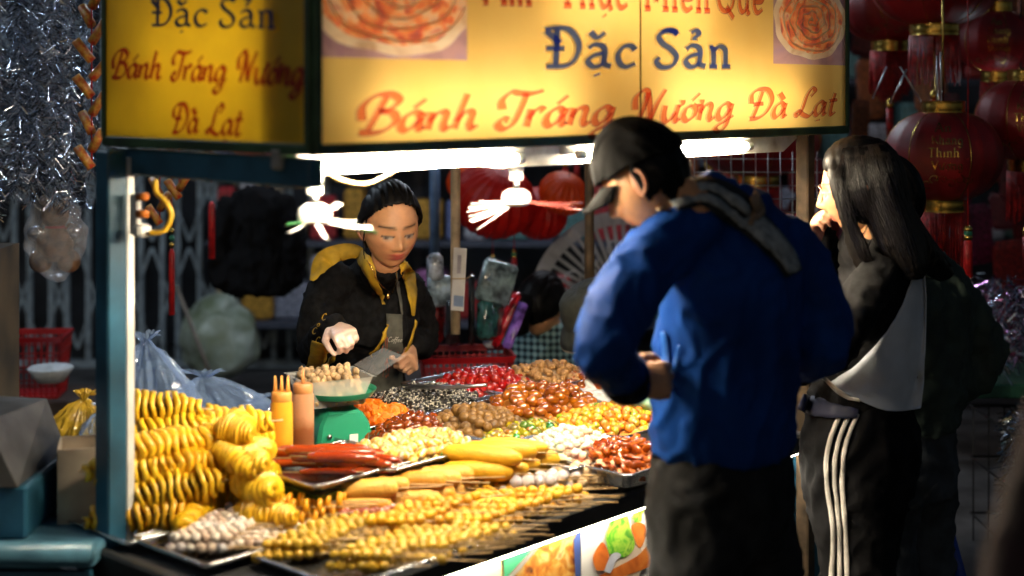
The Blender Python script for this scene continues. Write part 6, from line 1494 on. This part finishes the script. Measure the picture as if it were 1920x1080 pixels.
M_RP = sheet_mat('red_paper', (.62, .015, .008), .4); M_OP = sheet_mat('orange_paper', (.78, .10, .01), .4)
honeycomb(925, 375, 5.5, .155, M_RP, 'big red paper honeycomb ball behind the hanging fan')
honeycomb(1010, 400, 5.7, .11, M_RP, 'red paper honeycomb ball below the orange one')
honeycomb(1056, 362, 5.5, .09, M_OP, 'orange paper honeycomb ball beside the dark pole')
honeycomb(880, 345, 5.9, .09, M_OP, 'orange red paper ball half behind the tan pole')
fn = thing('paper_fan', 'large white folding fan with cut-out patterns behind the dark pole', 'folding fan', P(1172, 575, 5.95))
M_FAN = mat('fan_white', (.42, .42, .43), .6, var=.1, scale=8)
fr_ = .395
for i in range(20):
    a = R(78 + i * 6.6); w = .008
    d = Vector((math.cos(a), 0, math.sin(a))); n_ = Vector((-d.z, 0, d.x))
    MB().box(d * fr_ * .47, (fr_ * .80, .003, .015), rot=Matrix((d, Vector((0, 1, 0)), n_)).transposed()).build('fan_rib', M_FAN, fn, smooth=False)
mb = MB(); mb.grid(lambda i, j: Vector((math.cos(R(74 + 134 * i)), 0, math.sin(R(74 + 134 * i)))) * (fr_ * (.86 + .15 * j)) + Vector((0, -.006 + .004 * math.sin(i * 120), 0)), 60, 2); mb.build('fan_leaf', M_FAN, fn)
for k in range(4):
    a = R(100 + 26 * k); c = Vector((math.cos(a), 0, math.sin(a))) * fr_ * .62
    MB().tube([c + Vector((.032 * math.cos(t), -.012, .032 * math.sin(t))) for t in [q * math.pi / 8 for q in range(16)]], .004, 5, closed=True).build('fan_ring', M_FAN, fn)
for (px, y0, y1, D, r_, nm, lab, c, knots) in ((854, 200, 626, 4.72, .0165, 'bamboo_pole', 'pale tan pole carrying a price card', (.40, .29, .17), 0), (1105, 200, 545, 4.85, .016, 'bamboo_pole', 'dark bamboo pole before the white fan', (.11, .07, .035), 3)):
    a, b = P(px, y1, D), P(px, y1, D); top_z = 2.27; h_ = top_z - a.z
    r = thing(nm, lab, 'pole', a); n_ = 12
    MB().tube([(0, 0, h_ * i / n_) for i in range(n_ + 1)], [r_ * (1.12 if knots and i % 3 == 1 else 1) for i in range(n_ + 1)], 12).build('cane', mat('cane_%d' % px, c, .55, var=.2, scale=20, bump=.15), r)
pc = P(863, 523, 4.70)
card = thing('price_card', 'long white printed card tied to the tan pole', 'card', pc); card.rotation_euler = (0, R(3), R(-20))
MB().box((0, -.012, 0), (.045, .004, .205), bev=.001).build('card_board', mat('card_white', (.68, .64, .60), .6, var=.06), card, smooth=False)
MB().box((.0, -.0155, .05), (.013, .002, .06)).build('printed_mark', mat('print_grey', (.45, .40, .42), .6), card, smooth=False)
MB().box((.004, -.0155, -.07), (.034, .002, .035)).build('printed_mark', mat('print_blue', (.25, .33, .5), .6), card, smooth=False)
MB().tube([(-.035, .03, .008), (-.026, -.017, .0), (.026, -.017, .006), (.03, .03, .01)], .0018, 5).build('rubber_band', M_CORD, card)
tag(MB().tube([P(815, 200, 6.2), P(815, 490, 6.2)], .022, 10).build('blue_pole', mat('pale_blue', (.14, .24, .42), .4)), 'pale blue upright tube behind the vendor', 'pole')
M_RB = mat('red_basket', (.33, .008, .012), .4, var=.15, scale=8)
bp_ = P(872, 720, 5.0); rb = basket('red plastic basket full of toys behind the red candied fruit', bp_, .155, .12, max(.0, bp_.z - .02), bp_.z + .115, M_RB, .88, 'toy_basket', R(8))
tag(wall_box('goods_table', (bp_.x - .5, 4.86, .1), (bp_.x + .45, 5.5, bp_.z - .021), mat('crate_dark', (.05, .035, .03), .7)), 'dark low table under the red toy basket', 'table')
TOY = [('black comb toy', (884, 580), (12, 130), (.015, .015, .018), 0), ('pale boxed toy', (826, 545), (50, 60), (.38, .5, .6), 0), ('clear wrapped toy', (930, 530), (70, 80), (.25, .35, .38), .3), ('red plastic comb', (948, 600), (16, 110), (.55, .01, .02), .5), ('violet plastic comb', (966, 610), (13, 100), (.22, .10, .5), .55), ('teal wrapped toy', (918, 600), (60, 70), (.03, .12, .12), .1), ('dark red toy', (820, 605), (40, 70), (.2, .015, .015), -.2), ('grey plastic toy', (922, 640), (36, 26), (.35, .4, .45), .3), ('black wrapped toy', (850, 600), (60, 90), (.02, .02, .025), 0), ('silver wrapped toy', (815, 500), (46, 50), (.55, .6, .68), .1)]
for i, (nm, (px, py), (w, h), c, ti) in enumerate(TOY):
    D = 4.98 + .03 * (i % 4); o = MB().box((0, 0, 0), (w * D / FPX, .05, h * D / FPX), bev=.012)
    o.v = [tuple(Vector(p) * (1 + .15 * noise.noise(Vector(p) * 25 + Vector((i, 0, 0))))) for p in o.v]
    ob_ = o.build('toy', mat('toy_%d' % i, c, .15, coat=.8, var=.4, scale=25, bump=.8, bscale=40)); ob_.location = P(px, py, D); ob_.rotation_euler = (0, ti, .2 * i)
    tag(ob_, nm + ' standing in the red basket behind the vendor', 'toy')
# shelves of blurred goods at the back
rnd = random.Random(21)
GC = [(.45, .04, .05), (.5, .1, .2), (.3, .32, .4), (.15, .2, .4), (.55, .45, .3), (.4, .03, .03), (.5, .5, .55), (.12, .25, .25), (.55, .3, .05), (.4, .15, .35)]
sh = thing('shop_shelves', 'tall grey shelves full of small goods against the shop wall', 'shelves', (.6, 8.2, .1))
for z in (.3, .75, 1.2, 1.65, 2.1): MB().box((0, 0, z), (4.6, .45, .03)).build('shelf_board', mat('shelf_grey', (.06, .07, .10), .6), sh, smooth=False)
for x in (-2.3, -1.15, 0, 1.15, 2.3): MB().box((x, .2, 1.1), (.04, .04, 2.2)).build('upright', MATS['shelf_grey'], sh, smooth=False)
gm_ = [MB().box((0, 0, .5), (1, 1, 1), bev=.08).mesh('goods', mat('goods_%d' % i, c, .3, coat=.4, var=.4, scale=12), False) for i, c in enumerate(GC)]
for z in (.415, .865, 1.315, 1.765):
    x = -1.65
    while x < 2.85:
        w, h = rnd.uniform(.07, .2), rnd.uniform(.1, .36); gi = rnd.randrange(len(GC))
        o = bpy.data.objects.new('boxed_goods', gm_[gi]); col.objects.link(o); o.location = (x + w / 2, 8.12 + rnd.uniform(-.05, .05), z + .002); o.scale = (w, .16, h); o.rotation_euler = (0, 0, rnd.uniform(-.15, .15))
        tag(o, 'small bright boxed item on the back shelves', 'goods', 'goods on the back shelves'); x += w + rnd.uniform(.01, .05)
# hanging red and gold ornaments
M_TAS = mat('red_tassel', (.45, .01, .012), .5, var=.2, scale=40)
def ornament(px, y0, y1, D, label, w=.012, beads=True):
    a, b = P(px, y0, D), P(px, y1, D); r = thing('red_ornament', label, 'ornament', b, 0, 'hanging red ornaments'); L_ = a.z - b.z
    MB().tube([(0, 0, L_), (0, 0, 2.6 - b.z)], .002, 5).build('cord', M_TAS, r)
    MB().tube([(0, 0, 0), (0, 0, L_ * .7), (0, 0, L_ * .75)], [w, w * .9, w * .4], 8).build('tassel', M_TAS, r)
    if beads:
        for k in range(3): MB().ball((0, 0, L_ * (.79 + .08 * k)), w * .9, 10, 8).build('bead', M_GOLD if k != 1 else mat('green_bead', (.02, .2, .12), .3), r)
    return r
ornament(322, 425, 590, 4.9, 'long red tassel with a jade bead behind the post bracket', .011)
ornament(397, 342, 485, 5.2, 'plain red ribbon tassel before the folding gate', .013, False)
ornament(964, 470, 520, 5.6, 'small red tassel below the big paper ball'); ornament(924, 480, 530, 5.8, 'thin red tassel behind the tan pole and card'); ornament(1060, 300, 350, 5.9, 'red tassel beside the dark bamboo pole'); ornament(1082, 296, 345, 6.1, 'red tassel with gold beads above the orange paper ball')
ornament(1815, 425, 520, 4.6, 'red tassel with gold cap hanging before the companion in green', .016)
cr = MB().tube([(0, 0, 0), (0, 0, .07)], .013, 8).mesh('firecracker', mat('cracker_red', (.38, .02, .012), .4, var=.4, scale=60, c2=(.5, .3, .05)))
for si, (px, y0, y1, D) in enumerate(((172, -20, 315, 3.9), (300, 338, 420, 4.6), (336, 338, 372, 4.5))):
    a, b = P(px, y0, D), P(px, y1, D); r = thing('firecracker_string', ('string of red and gold toy firecrackers beside the side sign', 'string of toy firecrackers behind the yellow cord', 'short pair of toy firecrackers under the side beam')[si], 'ornament', b); L_ = a.z - b.z; n_ = max(2, int(L_ / .045))
    MB().tube([(0, 0, 0), (0, 0, 2.6 - b.z)], .002, 5).build('cord', M_TAS, r)
    for k in range(n_):
        o = obj('firecracker', cr, r); o.location = (0, 0, L_ * k / n_); o.rotation_euler = (R(150) * 0 + .5 * math.sin(k * 2.2), (.6 if k % 2 else -.6), 0)
# wrapped toy hanging under the tinsel
tb_ = thing('wrapped_toy', 'shiny wrapped brown toy set hanging under the silver tinsel', 'toy', P(103, 445, 4.6))
M_BRN = mat('toy_brown', (.20, .10, .05), .7, var=.3, scale=30)
for i, (x, z, r_, m_) in enumerate(((-.0, .07, .045, M_BRN), (-.035, .118, .016, mat('toy_cream', (.55, .4, .28), .7)), (.035, .118, .016, MATS['toy_cream']), (.0, -.02, .06, M_BRN), (-.045, -.075, .038, M_BRN), (.045, -.075, .038, M_BRN), (0, .03, .032, mat('toy_red', (.4, .02, .03), .6)), (.06, .02, .03, mat('toy_silver', (.6, .62, .7), .2, 1.)), (-.06, .01, .028, MATS['toy_silver']))):
    MB().ball((x, 0, z), (r_, r_ * .8, r_), 14, 10).build('toy_piece', m_, tb_)
v, f = remeshed(MB().ball((0, 0, 0), (.10, .06, .14), 20, 14), .012, 0, noisef=lambda p: .018 * noise.noise(p * 22))
MB().add(v, f).build('cellophane', film_mat('cellophane', (.8, .82, .9), .72, .06), tb_, smooth=False); MB().tube([(0, 0, .13), (0, 0, .6)], .002, 5).build('hanging_thread', M_DARK, tb_)
# stuff behind the counter on the side: bags, sack, coat, basket
M_BAG = film_mat('blue_bag', (.36, .52, .82), .70, .10)
CREASE = [(Vector((random.gauss(0, 1), random.gauss(0, 1), random.gauss(0, .6))).normalized(), random.uniform(.5, 1.9), random.uniform(0, 9)) for _ in range(7)]
def crease(p, seed, fq):
    """Folds of a thin sheet: triangle waves in several directions, bent by a slow noise."""
    w = noise.noise(p * 6 + Vector((seed, 0, 0))) * .12; s_ = 0.
    for d, k, ph in CREASE:
        t = (p.dot(d) + w) * fq * k + ph + seed; s_ += abs((t % 2) - 1) / k
    return s_ * .42 - 1.1
def crumpled(name, label, cat, lofts, m, amp=.03, fq=9., vox=.014, seed=0.):
    mb = MB()
    for c, r_ in lofts: mb.ball(c, r_, 18, 12)
    v, f = remeshed(mb, vox, 3, noisef=lambda p: amp * crease(p, seed, fq))
    return tag(MB().add(v, f).build(name, m, auto=22), label, cat)
pt_ = thing('prep_table', 'low steel side table holding the plastic bags behind the potato stack', 'table', T(.35, 1.4, 0), CART_ANG)
MB().box((0, 0, .69), (.95, .42, .03), bev=.004).build('table_top', M_STEEL, pt_, smooth=False)
for a in (-1, 1):
    for b_ in (-1, 1): MB().box((a * .44, b_ * .18, .335), (.03, .03, .67)).build('leg', M_STEEL, pt_, smooth=False)
def tied_bag(label, px, py, D, w, d, h, m, seed, lean=(0, 0), knot=.8):
    """Thin tied bag: pleats run to the knot, the belly is dented, the neck flares above the knot."""
    rnd = random.Random(seed); base = P(px, py, D); seg, rings = 110, 30; vs_ = []
    ph = [rnd.uniform(0, 6.3) for _ in range(6)]
    for i in range(rings + 1):
        t = i / rings
        if t < knot: q = t / knot; rad = (math.sin(min(1., q * 2.6 + .12) * math.pi / 2)) * (1 - q ** 2.2) + .05
        else: q = (t - knot) / (1 - knot); rad = .05 + .30 * q
        for k in range(seg):
            a = 2 * math.pi * k / seg
            tri = lambda n, p: abs(((n * a / (2 * math.pi) + p + .25 * math.sin(3 * t + p)) % 1) * 2 - 1)
            pl = (.10 + .25 * t) * (tri(9, ph[0]) + .7 * tri(17, ph[1]) + .4 * tri(29, ph[2]) - 1.05)
            x, y = math.cos(a) * rad * (1 + pl), math.sin(a) * rad * (1 + pl); z = t + .05 * math.sin(2 * a + ph[3]) * t * (1 - t) * 4
            nz = Vector((x * 2.2 + seed, y * 2.2, z * 2.2)); dn = .12 * abs(noise.noise(nz * 1.6)) + .06 * abs(noise.noise(nz * 4.2))
            vs_.append((base.x + x * w * (1 - dn) + lean[0] * t * t, base.y + y * d * (1 - dn) + lean[1] * t * t, base.z + h * z * (1 - dn * .8)))
    f = [(i * seg + k, i * seg + (k + 1) % seg, (i + 1) * seg + (k + 1) % seg, (i + 1) * seg + k) for i in range(rings) for k in range(seg)]
    return tag(MB().add(vs_, f).build('plastic_bag', m, auto=16), label, 'bag')
tied_bag('tall pointed pale blue plastic bag behind the potato stack', 292, 800, 3.72, .12, .08, .25, M_BAG, 3, (-.03, 0), .93)
tied_bag('wide slumped pale blue plastic bag beside the sauce bottles', 410, 805, 3.92, .17, .09, .165, M_BAG, 5, (-.05, 0), .9)
tied_bag('small crumpled pale blue plastic bag close behind the sauce bottles', 478, 800, 3.85, .08, .06, .09, M_BAG, 6, (.02, 0), .85)
tied_bag('crumpled yellow plastic bag beside the steel box', 145, 830, 3.5, .08, .06, .13, film_mat('yellow_film', (.55, .36, .03), .25, .2), 7, (.02, 0), .85)
tied_bag('crumpled clear plastic bag between the yellow bag and the post', 196, 830, 3.45, .06, .05, .10, M_BAG, 8, (-.01, 0), .85)
crumpled('plastic_sack', 'big round translucent sack on the pavement by the folding gate', 'sack', [(P(412, 640, 7.4), (.19, .16, .19)), (P(405, 590, 7.4), (.1, .1, .1))], mat('sack_pale', (.36, .42, .36), .35, c2=(.16, .2, .12), scale=8, bump=.8, bscale=18), .02, 14., .013)
tag(MB().tube([P(330, 535, 6.9), P(394, 702, 6.7)], .01, 8).build('leaning_stick', mat('stick_grey', (.2, .17, .14), .6)), 'thin stick leaning before the folding gate', 'stick')
hcx = P(482, 352, 6.0); cm = MB(); XV = Vector((1, 0, 0)); YV = Vector((0, 1, 0))
cm.loft([(hcx, XV * .05, YV * .035), (hcx - ZV * .03, XV * .10, YV * .05), (hcx - ZV * .09, XV * .135, YV * .06), (hcx - ZV * .25, XV * .12, YV * .06), (hcx - ZV * .44, XV * .14, YV * .07)], 22)
for s_ in (-1, 1): limb(cm, [hcx + XV * .11 * s_ - ZV * .08, hcx + XV * .155 * s_ - ZV * .22, hcx + XV * .15 * s_ - ZV * .38], [.05, .045, .04])
v, f = remeshed(cm, .012, 3, noisef=folds(.014, 14., 4., 3.)); coat_o = MB().add(v, f).build('hanging_coat', mat('coat_black', (.006, .006, .007), .9, spec=.1))
tag(coat_o, 'black coat hanging in the shade behind the vendor', 'coat')
b0 = P(66, 740, 5.6); basket('red plastic basket with a white bowl beside the gate', b0, .12, .1, b0.z, b0.z + .24, M_RB, .85, 'red_basket', .1)
tag(wall_box('basket_stand', (b0.x - .3, 5.45, .1), (b0.x + .3, 5.8, b0.z - .001), mat('crate_dark', (.05, .035, .03), .7)), 'dark crate under the red basket by the gate', 'crate')
tag(MB().lathe([(0, 0), (.05, .0), (.085, .05), (.08, .055), (.045, .01), (0, .008)], P(95, 715, 5.4), 20).build('white_bowl', mat('bowl_white', (.5, .53, .55), .4)), 'white bowl beside the red basket by the gate', 'bowl')
tag(wall_box('dark_pillar', (-1.6, 3.45, 0), (-1.232, 3.6, 1.32), mat('pillar_dark', (.03, .022, .012), .7, var=.4, scale=8)), 'dark brown board standing beside the tinsel', 'board')
# neighbouring blue bench with a steel box
be = thing('blue_bench', 'pale blue metal bench holding the steel box beside the cart', 'bench', (-1.3, 3.2, 0))
M_PB = mat('pale_blue_paint', (.10, .26, .38), .35, var=.2, scale=10, coat=.2)
MB().box((0, 0, .755), (.92, .62, .03), bev=.006).build('bench_top', M_PB, be, smooth=False)
MB().tube([(-.46, -.32, .775), (.46, -.32, .775)], .022, 12).build('edge_tube', M_PB, be)
MB().box((0, -.29, .42), (.9, .02, .62)).build('front_panel', M_BLUE, be, smooth=False)
for a in (-1, 1): MB().box((a * .43, .25, .37), (.04, .04, .74)).build('leg', M_BLUE, be, smooth=False)
bx_ = thing('steel_box', 'steel cooker box with a slanted tan end on the blue bench', 'cooker', (-1.19, 3.13, .77))
MB().box((0, 0, .055), (.37, .3, .11), bev=.006).build('base', M_BLUE, bx_, smooth=False)
MB().add([(-.2, -.16, .112), (.17, -.16, .112), (.17, .16, .112), (-.2, .16, .112), (-.2, -.15, .245), (.10, -.15, .245), (.14, .12, .235), (-.2, .12, .255)], [(3, 2, 1, 0), (4, 5, 6, 7), (0, 1, 5, 4), (1, 2, 6, 5), (2, 3, 7, 6), (3, 0, 4, 7)]).build('steel_hood', mat('dull_steel', (.14, .145, .155), .4, .7, var=.2, scale=8), bx_, smooth=False)
MB().tube(catmull([(-.02, -.17, .10), (.0, -.2, .0), (.02, -.36, -.05), (.05, -.37, -.3)], 6), .006, 6).build('power_cord', M_DARK, bx_)
cn = thing('carton', 'open cream carton between the steel box and the blue post', 'box', (-.93, 3.16, .77), .25)
for x, y, sx, sy in ((0, -.06, .12, .004), (0, .06, .12, .004), (-.06, 0, .004, .12), (.06, 0, .004, .12)): MB().box((x, y, .08), (sx, sy, .16)).build('carton_side', mat('cream_card', (.42, .34, .26), .7, var=.08), cn, smooth=False)
MB().box((0, 0, .004), (.116, .116, .006)).build('carton_base', MATS['cream_card'], cn, smooth=False)
# passer-by coat edge close to the lens
crumpled('hanging_cloth', 'dark maroon cloth hanging at the edge of the walkway', 'cloth', [(Vector((.575, 1.38, 1.32)), (.075, .06, .16)), (Vector((.572, 1.40, 1.12)), (.115, .07, .24)), (Vector((.585, 1.42, .7)), (.15, .08, .4)), (Vector((.595, 1.42, .28)), (.16, .09, .28))], mat('maroon_cloth', (.05, .016, .018), .85, var=.3, scale=8), .02, 5., .02)
# ------------------------------------------------------------------ hanging fly fans below the sign
def fly_fan(px, py, D, label, strips, cols):
    r = thing('fly_fan', label, 'fan', P(px, py, D)); s_ = D / FPX
    MB().lathe([(0, .024), (.018, .024), (.030, .016), (.034, .004), (.033, -.008), (.022, -.014), (0, -.015)], seg=28).build('motor_cover', M_WHITE, r, auto=50)
    MB().tube([(0, 0, .022), (0, 0, .045)], .007, 10).build('shaft', M_STEEL, r)
    MB().lathe([(.013, .042), (.016, .044), (.016, .06), (.015, .062), (.017, .066), (.018, .08), (.014, .086), (.015, .1), (.010, .112), (0, .112)], seg=20).build('lamp_holder', M_WHITE, r, auto=40)
    MB().tube([(0, 0, .11), (0, 0, .30)], .003, 6).build('hanging_cord', M_WHITE, r)
    for i, (dx, dy, dz, c, w) in enumerate(strips):
        d = Vector((dx * s_, dy, -dz * s_)); n_ = Vector((-d.y, d.x, 0)).normalized() * w
        pts = []
        for k in range(7):
            t = k / 6; p = Vector((0, 0, -.004)) + d * (.15 + .85 * t) + Vector((0, 0, -.002 * math.sin(t * 3))); tw = Matrix.Rotation(.5 * math.sin(i * 2 + t), 3, d.normalized()) @ n_
            pts += [p - tw, p + tw]
        o = MB().add(pts, [(2 * k, 2 * k + 1, 2 * k + 3, 2 * k + 2) for k in range(6)]).build('fan_strip', cols[c], r); so = o.modifiers.new('t', 'SOLIDIFY'); so.thickness = .0012
    return r
M_GS = mat('green_strip', (.06, .35, .12), .45); M_RS = mat('red_strip', (.55, .10, .08), .45)
fly_fan(590, 405, 2.82, 'hanging fly fan with white and green strips in front of the dark coat', [(-48, -.03, 10, 1, .008), (-40, -.06, 22, 0, .006), (118, -.02, 26, 1, .008), (104, .03, 22, 0, .008), (90, -.03, 16, 0, .007), (30, -.08, 30, 0, .007), (36, .08, -22, 0, .009), (-30, .07, 6, 0, .007), (70, .06, 12, 0, .006)], [M_WHITE, M_GS])
fly_fan(968, 374, 3.22, 'hanging fly fan with white and red strips before the paper balls', [(-85, .0, 5, 0, .006), (-92, -.03, 18, 0, .006), (-84, -.05, 34, 0, .006), (-72, -.06, 48, 0, .006), (-80, .05, 8, 0, .006), (-88, -.015, 12, 0, .005), (-88, -.04, 26, 0, .005), (-70, .03, 2, 0, .005), (125, .01, 4, 1, .006), (120, -.04, 14, 1, .006), (100, .05, 8, 1, .006), (112, -.02, 10, 1, .005)], [M_WHITE, M_RS])
